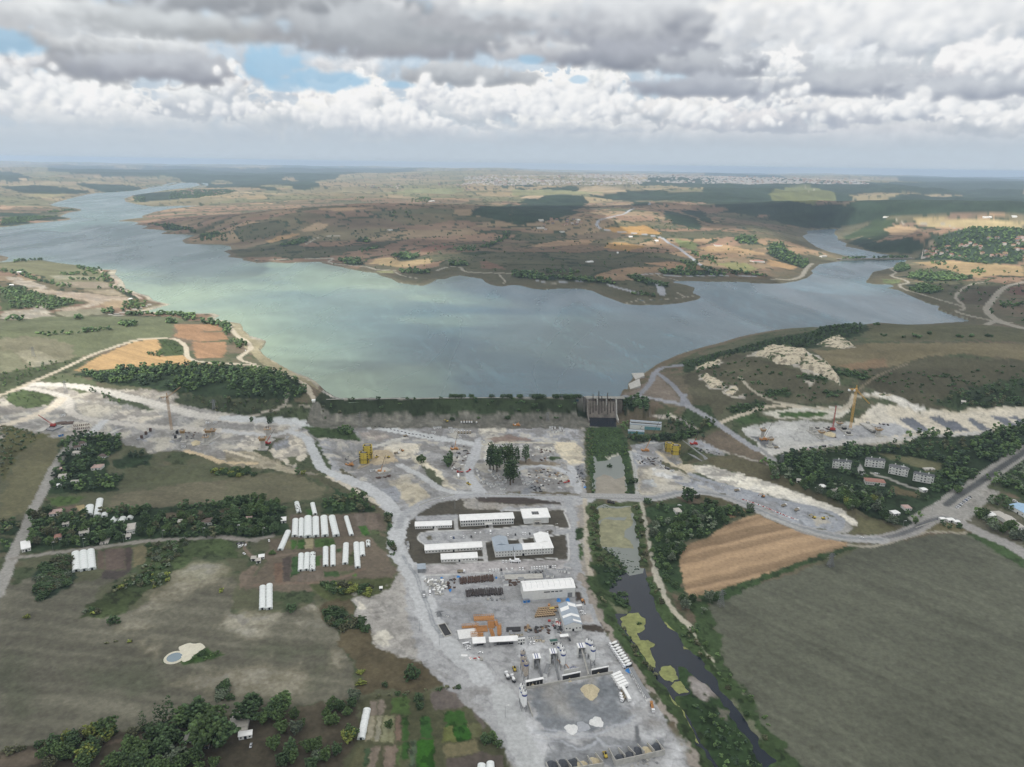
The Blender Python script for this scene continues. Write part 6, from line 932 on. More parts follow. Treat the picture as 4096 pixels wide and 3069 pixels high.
# ------------------------------------------------------------------ cabins and containers
def mk_box(paint,L_=6.1,name='site_cabin'):
    T = proto(name,'site cabin' if name == 'site_cabin' else 'container'); part('body',MB().box((0,0,0),(L_,2.45,2.5)),paint,T); part('roof_rim',MB().box((0,0,2.5),(L_+.1,2.55,.1)),STEEL,T)
    for x in (-L_/3,L_/3): part('window',MB().box((x,-1.24,1.0),(.9,.06,.9)),GLASS,T)
    part('door',MB().box((0,-1.24,.05),(.9,.06,2.0)),STEEL,T); return T
CAB = mk_box(WHITE); CABC = mk_box(PAINTS['cream']); CONT = mk_box(BLUE,6.1,'container'); CONTS = mk_box(BLACK,6.1,'container')
def cabs(t,rows,lab,group,pr=CAB,s=VS):
    n = 0
    for x,y,dx,dy in rows: put(pr,t,x,y,dx,dy,lab%nth(n),group,s=s); n += 1
cabs('H',[(233,830,3,9),(243,862,3,9),(255,895,3,9),(268,910,3,9)],'%s cabin from the top in the line along the curved site road','cabins along the curved site road')
cabs('H',[(345,832,8,3),(372,872,5,8),(390,893,5,8),(418,880,5,8),(432,905,5,8),(470,930,9,-2),(445,945,9,-2),(412,948,9,-2),(365,968,9,-2),(345,948,9,-2),(300,930,9,-2),(318,935,5,8),(480,910,4,8)],'white site cabin under the tall trees, %s in the cluster','cabins under the tall trees')
cabs('H',[(610,870,4,9),(622,900,4,9),(645,938,9,-2),(678,945,9,-2),(700,930,9,-2),(455,990,9,-2)],'white cabin beside the stacked steel, %s from the left','cabins beside the stacked steel')
cabs('H',[(872,458,8,0),(905,460,3,8),(870,475,8,-1),(885,497,4,8),(915,493,4,8),(948,462,4,8),(968,465,3,8),(980,480,4,8),(945,485,8,0)],'white hut in the open square at the gravel flat, %s in the ring','huts in a square on the gravel flat')
cabs('G',[(1805,248,4,8),(1830,245,8,0),(1850,245,8,0),(1800,285,8,0),(1945,248,8,0),(1965,262,8,0),(1955,282,8,0),(1985,262,8,0)],'white cabin near the parked dump trucks, %s from the left','cabins near the parked dump trucks')
cabs('C',[(1310,870,3,9),(1322,905,3,9),(1335,945,1,9),(1357,945,1,9),(1475,908,9,0),(1690,840,3,9),(1700,870,3,9),(1812,835,8,0),(1730,880,8,2)],'white container beside the empty concrete slab, %s from the left','containers round the empty slab')
cabs('C',[(1850,830,2,9),(1885,840,2,9)],'%s round-topped white unit behind the warehouse','white units behind the warehouse'); cabs('C',[(500,600,2,8),(500,630,2,8)],'%s white cabin outside the camp\'s west lawn','cabins by the west lawn')
cabs('X',[(1775,700,9,-1),(1550,690,3,6)],'%s cream container behind the long canopy','cream containers',CABC); cabs('R',[(455,140,9,-2),(450,185,9,-1),(515,180,4,8),(120,95,9,-1)],'%s cream container beside the white cabin','cream containers',CABC); cabs('R',[(320,150,9,-1)],'%s white cabin with a window right of the long canopy',None)
cabs('R',[(580,760,3,-9),(600,700,3,-9)],'%s long white box between the conveyors','white boxes between conveyors',s=1.2)
cabs('B',[(1040,850,5,9),(1055,880,5,9),(1075,915,5,9),(1095,950,5,9),(1115,985,5,9),(1135,1020,5,9),(1160,1060,5,9)],'%s white store from the top in the line by the river fence','white stores by the river fence',s=1.15)
cabs('I',[(320,575,8,2),(405,620,9,-2),(850,742,9,-2)],'%s white cabin on the right bank, from the left','cabins on the right bank'); cabs('I',[(1445,430,9,0),(1645,412,9,-1),(1770,400,9,-1)],'%s white cabin from the left beside the upper haul road','cabins by the upper haul road'); cabs('I',[(365,598,8,3),(1715,405,9,-1),(1610,420,8,2)],'%s black container from the left beside a white cabin','black containers',CONTS)
cabs('F',[(527,312,9,-3)],'%s blue container at the end of the lane on the left site',None,CONT); cabs('B',[(125,232,9,-1)],'%s blue container leaning on the warehouse wall',None,CONT); cabs('F',[(1582,408,9,0),(545,138,9,-2)],'%s white cabin from the right on the left site','cabins on the left site')
cabs('T',[(950,1250,9,-2)],'%s grey white shelter beside the orange crane',None); cabs('G',[(540,328,6,-6)],'%s white cabin on the grey spoil beside the pit road',None); cabs('H',[(1158,955,1,9),(292,578,1,6)],'%s lone white cabin from the right at the canal road',None); cabs('U',[(560,225,9,0)],'%s long white cabin beside the minivans',None); cabs('A',[(1645,355,4,2)],'%s tiny white guard box on the gravel yard',None,s=.5)
# ------------------------------------------------------------------ silos
def mk_silo(dirty=False):
    T = proto('cement_silo','silo'); w = mat('dusty_silo',K((170,160,148)),.8,0,.3,1.5) if dirty else WHITE
    part('shell',MB().lathe((0,0,4.5),[(.5,-1.8),(1.45,0),(1.45,10.2),(1.2,10.7),(.3,10.9)],16),w,T,False); part('blue_band',MB().lathe((0,0,4.5),[(1.475,7.6),(1.475,9.0)],16),BLUB,T)
    for x,y in ((-1,-1),(1,-1),(1,1),(-1,1)): part('leg',MB().bar((x*1.1,y*1.1,-.2),(x*1.1,y*1.1,5.2),.14),STEEL,T)
    m = MB()
    for i in range(8): a = i*math.pi/4; b = a+math.pi/4; m.bar((1.4*math.cos(a),1.4*math.sin(a),16.1),(1.4*math.cos(b),1.4*math.sin(b),16.1),.06,3); m.bar((1.4*math.cos(a),1.4*math.sin(a),15),(1.4*math.cos(a),1.4*math.sin(a),16.1),.06,3)
    part('handrail',m,STEEL,T); part('filter',MB().cyl((.3,0,15.3),.45,1.3,8),STEEL,T); l = MB()
    for z in np.arange(.3,15,.6): l.box((1.62,0,z),(.12,.6,.06))
    l.bar((1.62,.3,0),(1.62,.3,15.4),.05,3).bar((1.62,-.3,0),(1.62,-.3,15.4),.05,3); part('ladder',l,STEEL,T); return T
SIL = mk_silo(); SILD = mk_silo(True)
def silo(x,y,label,pr=SIL,t='R',h=15.4):
    # top of the shell seen at x, y
    P = WP(t,[(x,y)],h*.98)[0]; dup(pr,(P[0],P[1],0),-.2,label,'cement silos of the batching plant',(1.22,1.22,1.0))
for a in [(1300,170,'back left silo of the right-hand group of three'),(1350,195,'back right silo of the right-hand group of three'),(1395,295,'front silo of the right-hand group, tall and white'),(815,240,'back silo of the middle group of three'),(855,290,'middle silo of the middle group, half hidden'),(878,370,'front silo of the middle group beside orange pipework')]: silo(*a)
for a in [(180,370,'dusty back silo of the left-hand group'),(205,470,'dusty middle silo of the left-hand group'),(238,545,'dusty front silo of the left-hand group')]: silo(*a,pr=SILD)
for a in [(165,945,'back silo of the three at the corner of the aggregate pad'),(185,1010,'middle silo of the three at the corner of the aggregate pad'),(208,1060,'front silo of the three at the corner of the aggregate pad')]: silo(*a)
for i,(x,y) in enumerate(pl_('1378 640 1405 615 1390 665')): g=GP('R',[(x,y+12)])[0]; T=thing('water_tank','%s low round tank beside the right conveyor'%['left','right','front'][i],'tank',g,0,'low tanks by the conveyor'); part('tank_shell',MB().cyl((0,0,0),1.0,3.0,14),STEEL if i<2 else WHITE,T); part('lid',MB().lathe((0,0,3.0),[(1.04,0),(.2,.4)],14),STEEL,T)
# ------------------------------------------------------------------ batching towers with conveyors
for i,(A,B,C,cv) in enumerate([((362,690),(480,680),(465,445),(500,830)),((655,600),(760,590),(740,385),(795,890)),((1130,500),(1250,490),(1215,290),(1310,800))]):
    h = 9.5; o,a,L_,D = frame('R',A,B,C,h); T = thing('batching_tower','%s white batching tower with a blue striped roof and sloping conveyor'%['left','middle','right'][i],'concrete plant',o,a,'batching towers'); D = max(5,min(D,8))
    part('cladding',MB().box((.15,D/2,.5),(.3,D,h-.5)).box((L_-.15,D/2,.5),(.3,D,h-.5)).box((L_/2,D-.1,1),(L_-.62,.25,h-1.02)),WALLW,T); part('roof',MB().box((L_/2,D/2,h),(L_+.6,D+.8,.3)),WHITE,T)
    for k in (.3,.62): part('roof_stripe',MB().box((L_*k,D/2,h+.3),(L_*.12,D+.75,.05)),BLUB,T)
    part('mixer',MB().box((L_/2,D*.55,3),(L_*.7,D*.5,2.5)).bar((L_*.2,D*.3,0),(L_*.2,D*.3,3),.15).bar((L_*.8,D*.3,0),(L_*.8,D*.3,3),.15),STEEL,T)
    e = GP('R',[cv])[0]; dx,dy = e[0]-o[0],e[1]-o[1]; ex = dx*math.cos(a)+dy*math.sin(a); ey = -dx*math.sin(a)+dy*math.cos(a); p0=Vector((L_*.5,.3,7.8)); p1=Vector((ex,ey,1.4)); m=MB(); m.bar(p0,p1,.75,4); c = part('conveyor',m,CONC if i==2 else STEEL,T); r=MB()
    side=(p1-p0).cross(Vector((0,0,1))).normalized()
    for s in (-.9,.9): r.bar(p0+side*s+Vector((0,0,.8)),p1+side*s+Vector((0,0,.8)),.07,3)
    for k in range(1,5): q=p0.lerp(p1,k/5); r.bar(q,Vector((q.x,q.y,0)),.12,4)
    part('conveyor_frame',r,STEEL,c)
for i,(A,B,C) in enumerate([((232,1005),(530,945),(500,830)),((858,895),(1165,830),(1140,730)),((1362,795),(1650,735),(1630,635))]):
    h=5.2; o,a,L_,D = frame('R',A,B,C,h); T=thing('aggregate_hopper','%s white roofed hopper row along the edge of the aggregate pad'%['left','middle','right'][i],'hopper',o,a,'aggregate hoppers'); part('roof',MB().prismx([(-.3,h-.3),(D+.3,h+.3),(D+.3,h+.5),(-.3,h-.1)],-.3,L_+.3),WHITE,T); part('end_wall',MB().box((.12,D/2,0),(.24,D,h-.3)),WALLW,T); part('end_wall',MB().box((L_-.12,D/2,0),(.24,D,h-.3)),WALLW,T); part('back_wall',MB().box((L_/2,D-.1,0),(L_-.5,.2,h+.05)),BLACK,T)
    for k in range(1,5): part('partition',MB().box((L_*k/5,D*.45,0),(.2,D*.85,3.2)),CONC,T)
    part('aggregate_fill',MB().lathe((L_*.4,D*.5,0),[(2.0,0),(.2,2.2)],10),SAND,T)
T,L_,D = hall('plant_office','white site office with blue lettering beside the middle hopper row','cabin','R',(885,765),(1140,715),(1125,655),3.0,flat=True,over=.05,door=0)
tc_=bpy.data.curves.new('lettering','FONT'); tc_.body='XTI'; tc_.size=3.0; tc_.extrude=.03; tm=bpy.data.meshes.new_from_object(bpy.data.objects.new('lettering_curve',tc_)); tm.materials.append(BLUB); to=link('lettering',tm,T); to.location=(L_*.42,D*.12,3.49); part('roof_panel',MB().box((L_*.85,D*.5,3.46),(3.2,D*.6,.08)),BLUB,T)
g=GP('R',[(845,615)])[0]; T=thing('pipework','orange screw conveyors at the foot of the middle silos','conveyor',g); 
for p_,q_ in (((0,0,1.5),(3.5,-2,2.2)),((-3,3,3),(0,0,1.5)),((3.5,-2,2.2),(5,-3.4,.6))): part('screw_conveyor',MB().bar(p_,q_,.32,8),ORNG,T)
# pad walls, bins, heaps
def wall(t,A,B,h,th,label,name='concrete_wall',m=None,group=None):
    P=GP(t,[A,B]); d=P[1]-P[0]; L_=math.hypot(d[0],d[1]); return single(name,MB().box((L_/2,0,-.5),(L_,th,h+.5)),m or CONC,label,'wall',P[0],math.atan2(d[1],d[0]),group)
wall('R',(235,1022),(1730,750),1.8,.6,'long low concrete wall behind the aggregate pad'); wall('B',(135,1100),(180,1225),1.6,.5,'short concrete wall running down from the corner silos')
def bins(t,backA,backB,divs,hw,label):
    P=GP(t,[backA,backB]); d=P[1]-P[0]; L_=math.hypot(d[0],d[1]); a=math.atan2(d[1],d[0]); T=thing('storage_bin',label,'concrete bins',P[0],a); part('back_wall',MB().box((L_/2,0,-.4),(L_+.6,.5,hw+.4)),CONC,T)
    for A,B in divs:
        Q=GP(t,[A,B]); l=[((q[0]-P[0][0])*math.cos(a)+(q[1]-P[0][1])*math.sin(a),-(q[0]-P[0][0])*math.sin(a)+(q[1]-P[0][1])*math.cos(a)) for q in Q]; b=l[1]; f=l[0]; b=(b[0],max(b[1],.27)); m=MB(); dx,dy=f[0]-b[0],f[1]-b[1]; n=math.hypot(dx,dy); ux,uy=-dy/n*.2,dx/n*.2
        m.add([(b[0]-ux,b[1]-uy,0),(b[0]+ux,b[1]+uy,0),(f[0]+ux,f[1]+uy,0),(f[0]-ux,f[1]-uy,0),(b[0]-ux,b[1]-uy,hw-.02),(b[0]+ux,b[1]+uy,hw-.02),(f[0]+ux,f[1]+uy,hw*.35),(f[0]-ux,f[1]-uy,hw*.35)],[(3,2,1,0),(4,5,6,7),(0,1,5,4),(1,2,6,5),(2,3,7,6),(3,0,4,7)]); part('partition',m,CONC,T)
bins('B',(893,1645),(1312,1552),[((832,1500),(890,1645)),((915,1500),(975,1600)),((1000,1490),(1062,1585)),((1082,1470),(1140,1565)),((1165,1455),(1225,1555)),((1243,1430),(1310,1550))],4.2,'right-hand row of concrete storage bins at the bottom of the plant'); bins('B',(290,1740),(785,1665),[((292,1625),(320,1720)),((378,1610),(420,1700)),((465,1600),(512,1690)),((550,1585),(607,1680)),((650,1570),(692,1665)),((718,1545),(782,1650))],4.0,'left-hand row of concrete storage bins cut by the bottom edge')
def heap(t,x,y,r,h,m,label,sx=1.0,name='material_heap',seed=0,group=None):
    g=GP(t,[(x,y)])[0]; n=22; k=9; v=[(0,0,h)]; f=[]
    for j in range(1,k+1):
        for i in range(n):
            a=2*math.pi*i/n; R=r*j/k*(1+.13*math.sin(a*3+seed)+.07*math.sin(a*7+seed*2)); zz=h*(1-(j/k)**1.15)*(1+.10*math.sin(a*5+j+seed)); v.append((R*math.cos(a)*sx,R*math.sin(a),zz-.15*(j==k)))
    f=[(0,1+i,1+(i+1)%n) for i in range(n)]+[(1+(j-1)*n+i,1+j*n+i,1+j*n+(i+1)%n,1+(j-1)*n+(i+1)%n) for j in range(1,k) for i in range(n)]; m_=MB(); m_.add(v,f); return single(name,m_,m,label,'heap',g,0,group,True)
heap('B',675,1005,7.8,5.5,SAND,'large sand-coloured heap on the aggregate pad',.8); heap('B',515,1328,4.6,2.8,LIME,'bright white heap, left of three at the front of the pad'); heap('B',610,1308,4.6,2.4,mat('pale_gravel',K((160,163,168)),.95,0,.15,.8),'grey heap in the middle of three at the front of the pad',seed=2); heap('B',730,1268,4.8,2.9,LIME,'pale heap, right of three at the front of the pad',seed=4)
for i,(x,y,m) in enumerate([(945,1580,AGG),(1030,1560,AGG),(1095,1520,AGG),(1160,1520,SAND),(1250,1485,AGG),(530,1620,AGG),(600,1640,SAND),(710,1610,SAND),(350,1640,AGG),(440,1630,AGG)]): heap('B',x,y,3.8,2.6,m,'%s heap from the left %s'%(nth(i if i<5 else i-5),'in the right-hand row of bins' if i<5 else 'kept in the left-hand row of bins'),seed=i)
heap('E',1645,640,8.4,3.0,mat('chalk',K((205,200,182)),.95,0,.1,.5,bump=.2),'large white chalk heap in the ploughed field',1.1); heap('E',1610,712,4.4,1.6,MAT['chalk'],'small white chalk heap next to the pond in the field',1.1); heap('I',1770,300,8,4,SAND,'cream heap between the piers on the right site'); heap('F',1690,375,7,4,SAND,'brown sand heap beside the tall piers on the left site')
g=GP('E',[(1505,712)])[0]; T=thing('field_pond','small round pond with a chalk rim in the ploughed field','pond',g); m=MB(); m.lathe((0,0,0),[(7.4,0),(6.4,1.0),(5.2,.25)],20); part('rim',m,MAT['chalk'],T); part('water_surface',MB().lathe((0,0,.15),[(5.8,0),(5.8,.2)],20),mat('pond_blue',K((110,128,138)),.1,0,0),T)
# ------------------------------------------------------------------ stacked materials in the yard
def tubes(t,A,B,n,L_,r,label,group,m,up=(0,-1),jitter=.5,layers=1):
    P=GP(t,[A,B]); base=head(t,A,(A[0]+up[0]*30,A[1]+up[1]*30)); pr=None; me=MB().bar((0,0,0),(L_,0,0),r,6).me('steel_pile',m)
    for i in range(n):
        k=i/(n-1); q=P[0]*(1-k)+P[1]*k
        for l in range(layers): o=link('steel_pile',me); o.location=(q[0]+rnd.uniform(-.2,.2),q[1]+rnd.uniform(-jitter,jitter),q[2]+r+l*1.75*r); o.rotation_euler=(0,0,base+rnd.uniform(-.05,.05)); tag(o,label%nth(i) if '%s' in label else label,'steel pile',group)
tubes('C',(952,945),(1240,918),26,9.5,.42,'brown steel pile in the upper stack beside the blue tarpaulin','upper stack of steel piles',RUST,(-.1,-1),1.0,2); tubes('C',(1005,1055),(1318,1035),30,9.5,.42,'dark steel pile in the lower stack on the open gravel','lower stack of steel piles',mat('dark_steel',K((66,60,58)),.8,.1,.3,1.5),(-.15,-1),1.2,2)
for i in range(6): tubes('X',(1420,600-i*18),(1421,599-i*18),2,11,.55,'big black pipe in the stack below the cable drums','black pipes',BLACK,(1,-.02),.1)
m=MB().lathe((0,0,0),[(1.1,-.1),(1.1,.05)],14).lathe((0,0,0),[(.5,.06),(.5,1.1)],12).lathe((0,0,0),[(1.1,1.11),(1.1,1.26)],14); T=DR=proto('cable_drum','cable drum'); part('core',MB().cyl((0,0,.16),.85,.94,12),BLACK,T); part('flange',MB().cyl((0,0,0),1.15,.15,14),WOODB,T); part('flange',MB().cyl((0,0,1.11),1.15,.15,14),WOODB,T)
for j in range(5):
    for i in range(9-j%2):
        put(DR,'B',205+i*20+j*7,362-i*2-j*17,1,0,'wooden cable drum, %s in the %s row from the front'%(nth(i),nth(j)),'wooden cable drums',s=.95)
for i,(x,y,c) in enumerate([(335,295,YELL),(355,293,YELL),(320,262,ORNG)]): g=GP('B',[(x,y)])[0]; T=thing('cable_drum','%s reel standing behind the wooden drums'%['left yellow','right yellow','orange'][i],'cable drum',g); part('core',MB().cyl((0,0,.1),.8,1,12),c,T); part('flange',MB().cyl((0,0,1.1),1.1,.14,14),c,T); part('flange',MB().cyl((0,0,0),1.1,.1,14),c,T)
# white precast blocks left of the piles
bme=[MB().box((0,0,0),(2.6,1.1,1.0)).me('precast_block',WHITE),MB().box((0,0,0),(3.6,1.2,.8)).me('precast_block',CONC)]
for i in range(62):
    k=i/62; x=650+k*170+rnd.uniform(-6,22); y=905+rnd.uniform(0,1)*(30+95*math.sin(k*2.6))+k*15; g=GP('C',[(x,y)])[0]; o=link('precast_block',bme[i%2]); o.location=(g[0],g[1],g[2]+rnd.choice((0,0,.9))); o.rotation_euler=(0,0,rnd.choice((.1,1.4))+rnd.uniform(-.25,.25)); tag(o,'pale precast block in the untidy pile beside the haul road','block','pale precast blocks')
for i,(t,x,y,w_,d_,h_) in enumerate([('C',1262,888,3,10,1.4),('C',790,888,2,2,1),('C',935,878,3,3,1),('C',1800,1082,5,3,1.6),('C',1880,1080,5,3,1),('R',2010,705,5,4,1.2),('C',865,995,4,2,1),('H',1165,970,3,3,1.4)]):
    g=GP(t,[(x,y)])[0]; m=heap(t,x,y,w_/1.6,h_*.9,BLUE,'blue tarpaulin heap '+['at the end of the upper pile stack','at the top left of the white blocks','at the left end of the upper pile stack','at the front of the warehouse','at the warehouse\'s front right corner','above the white stores by the river','below the white blocks','beside the canal road'][i],d_/w_ if d_<w_*2 else .5,'tarpaulin',i)
# orange formwork: trusses and panels
def truss(t,A,B,w_,h_,label,m=ORNG,n=8):
    P=GP(t,[A,B]); d=P[1]-P[0]; L_=math.hypot(d[0],d[1]); T=thing('formwork_frame',label,'formwork',P[0],math.atan2(d[1],d[0]),'orange formwork in the yard'); m_=MB()
    for y in (0,w_):
        for z in (.2,h_): m_.bar((0,y,z),(L_,y,z),.16,4)
    part('rail',m_,m,T); m_=MB()
    for i in range(n+1):
        x=L_*i/n; m_.bar((x,0,.2),(x,0,h_),.12,4).bar((x,w_,.2),(x,w_,h_),.12,4).bar((x,0,h_),(x,w_,h_),.16,4)
        if i<n: m_.bar((x,0,.2),(x+L_/n,0,h_),.08,3)
    part('rung',m_,m,T); part('panel',MB().box((L_/2,w_/2,.1),(L_,w_*.9,.12)),m,T); return T
truss('X',(525,310),(1080,285),6,1.8,'long orange frame with white-tipped ribs at the top of the formwork stack',n=10)
for i in range(4): truss('X',(960+i*42,510-i*2),(945+i*42,320),1.2,1.2,'upright orange truss, %s from the left below the ribbed frame'%nth(i),n=6)
for i in range(2): truss('X',(1050+i*45,735-i*8),(985+i*45,530),1.2,1.0,'slanting orange truss, %s of two leading to the canopy'%nth(i),n=6)
truss('X',(195,515),(480,500),2.6,2.2,'orange box frame at the left end of the formwork stack',n=6); truss('X',(560,620),(900,600),7,.8,'wide flat orange grid in the middle of the formwork stack',n=12); truss('X',(470,470),(560,520),4,2.2,'short orange frame joining the box frame to the grid',n=3)
truss('X',(445,750),(610,740),2.2,1.0,'lower left orange bundle above the small canopy',n=3); truss('X',(620,752),(780,742),2.0,.8,'lower right orange bundle above the small canopy',n=3); truss('X',(440,680),(590,670),2.2,1.0,'upper left orange bundle above the small canopy',n=3); truss('X',(625,690),(780,680),2.0,.8,'upper right orange bundle above the small canopy',n=3)
truss('X',(1280,690),(1270,420),3,1.4,'orange ladder frame at the right of the formwork stack',n=8); truss('X',(1190,450),(1155,310),2.2,1.6,'orange unit with white ends at the top right of the stack',n=4); truss('X',(1185,725),(1255,720),2.5,1.4,'small orange frame at the foot of the ladder frame',n=3)
rs=random.Random(9)
def scatter(t,poly,n,label,group,cat='building material',name=None,mats=None,sz=(3,1.4,.7),sx=2.2):
    name=name or label.split(' in ')[0].split(' of ')[0].split(' left')[0].split(' above')[0].split(' below')[0].split(' by')[0].split(' between')[0].split(' stacked')[0].split(' beside')[0].split(' behind')[0].split(' beyond')[0].split(' on the')[0].split(' at')[0].replace(' ','_'); P=np.array([q[:2] for q in GP(t,poly)]); lo,hi=P.min(0),P.max(0); k=0; mats=mats or [RUST,STEEL,CONC,BLACK,WOODB,WHITE]; ms=[]
    for m in mats:
        b=MB(); 
        for j in range(4): b.box((0,(j-1.5)*sz[1]/3.4,0),(sz[0]*(1-.08*(j%2)),sz[1]/4.4,sz[2]*(1-.2*(j%3)/2)))
        ms.append(b.me(name,m))
    while k<n:
        x,y=rs.uniform(lo[0],hi[0]),rs.uniform(lo[1],hi[1])
        if not inside(np.array([x]),np.array([y]),P)[0]: continue
        o=link(name,rs.choice(ms)); s=rs.uniform(.5,1.3); o.location=(x,y,z0(x,y)-.02); o.rotation_euler=(0,0,rs.choice((0.1,-.9,1.5))+rs.uniform(-.3,.3)); o.scale=(s*rs.uniform(.6,sx)*.6,s,s); tag(o,label,cat,group); k+=1
scatter('H',pl_('650 840 800 800 1030 850 1040 920 800 960 680 900'),70,'bundle of steel or timber in the storage yard between the cabins and the canal','stored bundles by the canal yard'); scatter('H',pl_('690 960 800 950 820 1005 700 1010'),22,'grey bundle in the stacks below the canal yard','grey bundles below the canal yard',mats=[STEEL,BLACK]); scatter('H',pl_('1085 790 1165 790 1170 930 1090 930'),26,'grey bundle stacked against the canal bank','grey bundles against the canal bank',mats=[STEEL,BLACK,CONC])
scatter('H',pl_('740 640 880 620 890 670 760 680'),22,'scrap of formwork in the oval patch','formwork scraps in the oval patch',mats=[CONC,WHITE,RUST]); scatter('H',pl_('0 600 160 610 170 690 0 720'),24,'dark beam bundle by the middle crane','beam bundles by the middle crane',mats=[RUST,BLACK,STEEL]); scatter('H',pl_('0 720 150 700 130 800 20 830'),24,'pale bundle in the yard left of the tall trees','pale bundles left of the tall trees',mats=[WHITE,CONC,STEEL,RUST]); scatter('H',pl_('580 705 860 700 840 745 600 740'),20,'stored material in the long strip behind the tall trees','materials behind the tall trees')
scatter('B',pl_('95 440 440 430 440 500 110 505'),44,'bundle of steel in the yard above the cream cabins','steel bundles above the cabins',mats=[RUST,BLACK,WOODB,STEEL]); scatter('B',pl_('300 370 410 380 430 470 350 440'),22,'crate of fittings left of the grey roofed hall','crates left of the grey hall',mats=[STEEL,CONC,REDP,WHITE]); scatter('C',pl_('870 900 910 890 915 985 780 985'),16,'rusty scrap at the right of the pale blocks','rusty scrap by the pale blocks',mats=[RUST,BLACK]); scatter('C',pl_('1160 1060 1340 1050 1330 1085 1170 1090'),12,'pale beam on the gravel below the pile stacks','pale beams below the pile stacks',mats=[CONC,STEEL])
scatter('C',pl_('1345 905 1470 905 1440 960 1350 955'),16,'rusty reinforcement cage left of the warehouse','reinforcement cages left of the warehouse',mats=[RUST]); scatter('C',pl_('1540 830 1680 825 1660 848 1540 850'),12,'stacked ladder beside the empty slab','stacked ladders beside the slab',mats=[BLACK,STEEL]); scatter('I',pl_('100 480 310 500 310 570 110 560'),40,'scaffold bundle left of the yellow tower on the right bank','scaffold bundles on the right bank',mats=[STEEL,BLACK,RUST]); scatter('I',pl_('600 400 850 460 760 480 640 440'),20,'bundle on the terrace above the right pit','bundles above the right pit',mats=[STEEL,BLACK,CONC])
scatter('T',pl_('1050 1500 1550 1380 1560 1470 1100 1530'),16,'rusty bar bundle below the orange crane','bars below the orange crane',mats=[RUST]); scatter('T',pl_('0 700 130 760 150 960 0 950'),14,'debris in the pit left of the yellow towers','debris in the left pit',mats=[STEEL,BLACK,CONC]); scatter('F',pl_('1450 270 1640 260 1740 290 1620 360 1500 330'),26,'dark formwork piece between the left piers','formwork pieces between the left piers',mats=[BLACK,RUST,STEEL]); scatter('V',pl_('280 1290 600 1300 700 1600 480 1500'),28,'dark steel between the right piers','dark steel between the right piers',mats=[BLACK,RUST,STEEL])
scatter('V',pl_('1700 1190 2200 1200 2180 1280 1880 1230'),10,'dark beam beyond the long white pier base','dark beams on the right site',mats=[BLACK,RUST]); scatter('G',pl_('100 1225 200 1235 150 1260 90 1250'),14,'scrap on the dirt loop by the village','scrap on the dirt loop',mats=[BLACK,STEEL,WHITE],cat='scrap'); scatter('X',pl_('150 1200 700 1300 900 1450 300 1350'),10,'loose crate on the dusty ground in front of the canopies','loose crates in front of the canopies',mats=[WHITE,CONC,REDP]); scatter('B',pl_('1100 1590 1300 1570 1290 1640 1000 1657'),12,'discarded part behind the right-hand bins','discarded parts behind the bins',mats=[CONC,STEEL])
for i in range(27): # rebar starters of the pile cap on the left site
    g=GP('F',[(640+(i%9)*16,232+(i%9)*-2+(i//9)*24+ (i//9)*4)])[0]; o=link('pile_cage',MB().bar((0,0,0),(0,0,2.4),.5,6).me('pile_cage',RUST) if i==0 else bpy.data.meshes['pile_cage']); o.location=g; tag(o,'dark pile cage standing in the excavated bed on the left site','reinforcement','pile cages in the excavated bed')
# ------------------------------------------------------------------ spillway of the dam
T = thing('spillway','stained concrete spillway with side walls and a bridge at the right end of the dam','spillway',(0,0,0)); XA,XB=116.,168.; YC=1003.
for y_,(xa,xb) in {0:(0,0)}.items():
    a_=WP('H',[(1190,200)],23)[0]; b_=WP('H',[(1490,205)],23)[0]; c_=WP('H',[(1430,360)],0)[0]; XA,XB=a_[0],b_[0]; XM=WP('H',[(1427,205)],23)[0][0]; YC=a_[1]; YT=c_[1]
m=MB(); m.add([(XA,YT,-2.5),(XM,YT,-2.5),(XM,YC-5,19.2),(XA,YC-5,19.2),(XM,YC+4,19.2),(XA,YC+4,19.2),(XM,YC+4,-4),(XA,YC+4,-4),(XM,YT,-4),(XA,YT,-4)],[(0,1,2,3),(3,2,4,5),(5,4,6,7),(9,8,1,0)]); part('chute',m,CONCD,T)
for i,x in enumerate((XA-1,XM+1)): part('side_wall',MB().prismx([(YT-22,-3),(YT-22,2),(YT,4.5),(YC-6,22.4),(YC+5,22.4),(YC+5,-4)],x-.8,x+.8),CONC if i else mat('dark_wall',K((118,113,106)),.9,0,.4,.2),T)
m=MB(); m.add([(XM+1.9,YT+12,0),(XB,YT+12,0),(XB,YC,21),(XM+1.9,YC,21),(XB,YC+3,-3),(XM+1.9,YC+3,-3)],[(0,1,2,3),(3,2,4,5)]); part('apron',m,CONCD,T)
for k in range(4): x=XA+(XM-XA)*k/3; part('pier',MB().prismx([(YC-8,15),(YC-8,22.9),(YC+5,22.9),(YC+5,15)],x-.5,x+.5) if 0<k<3 else MB().prismx([(YC-6,18),(YC-6,22.9),(YC+5,22.9),(YC+5,18)],x-.2,x+.2),CONC,T)
part('deck',MB().box(((XA+XB)/2,YC+1,23.0),(XB-XA+6,6,.9)),CONC,T)
for s in (-1,1): part('parapet',MB().box(((XA+XB)/2,YC+1+2.8*s,23.92),(XB-XA+6,.25,1.0)),CONC,T)
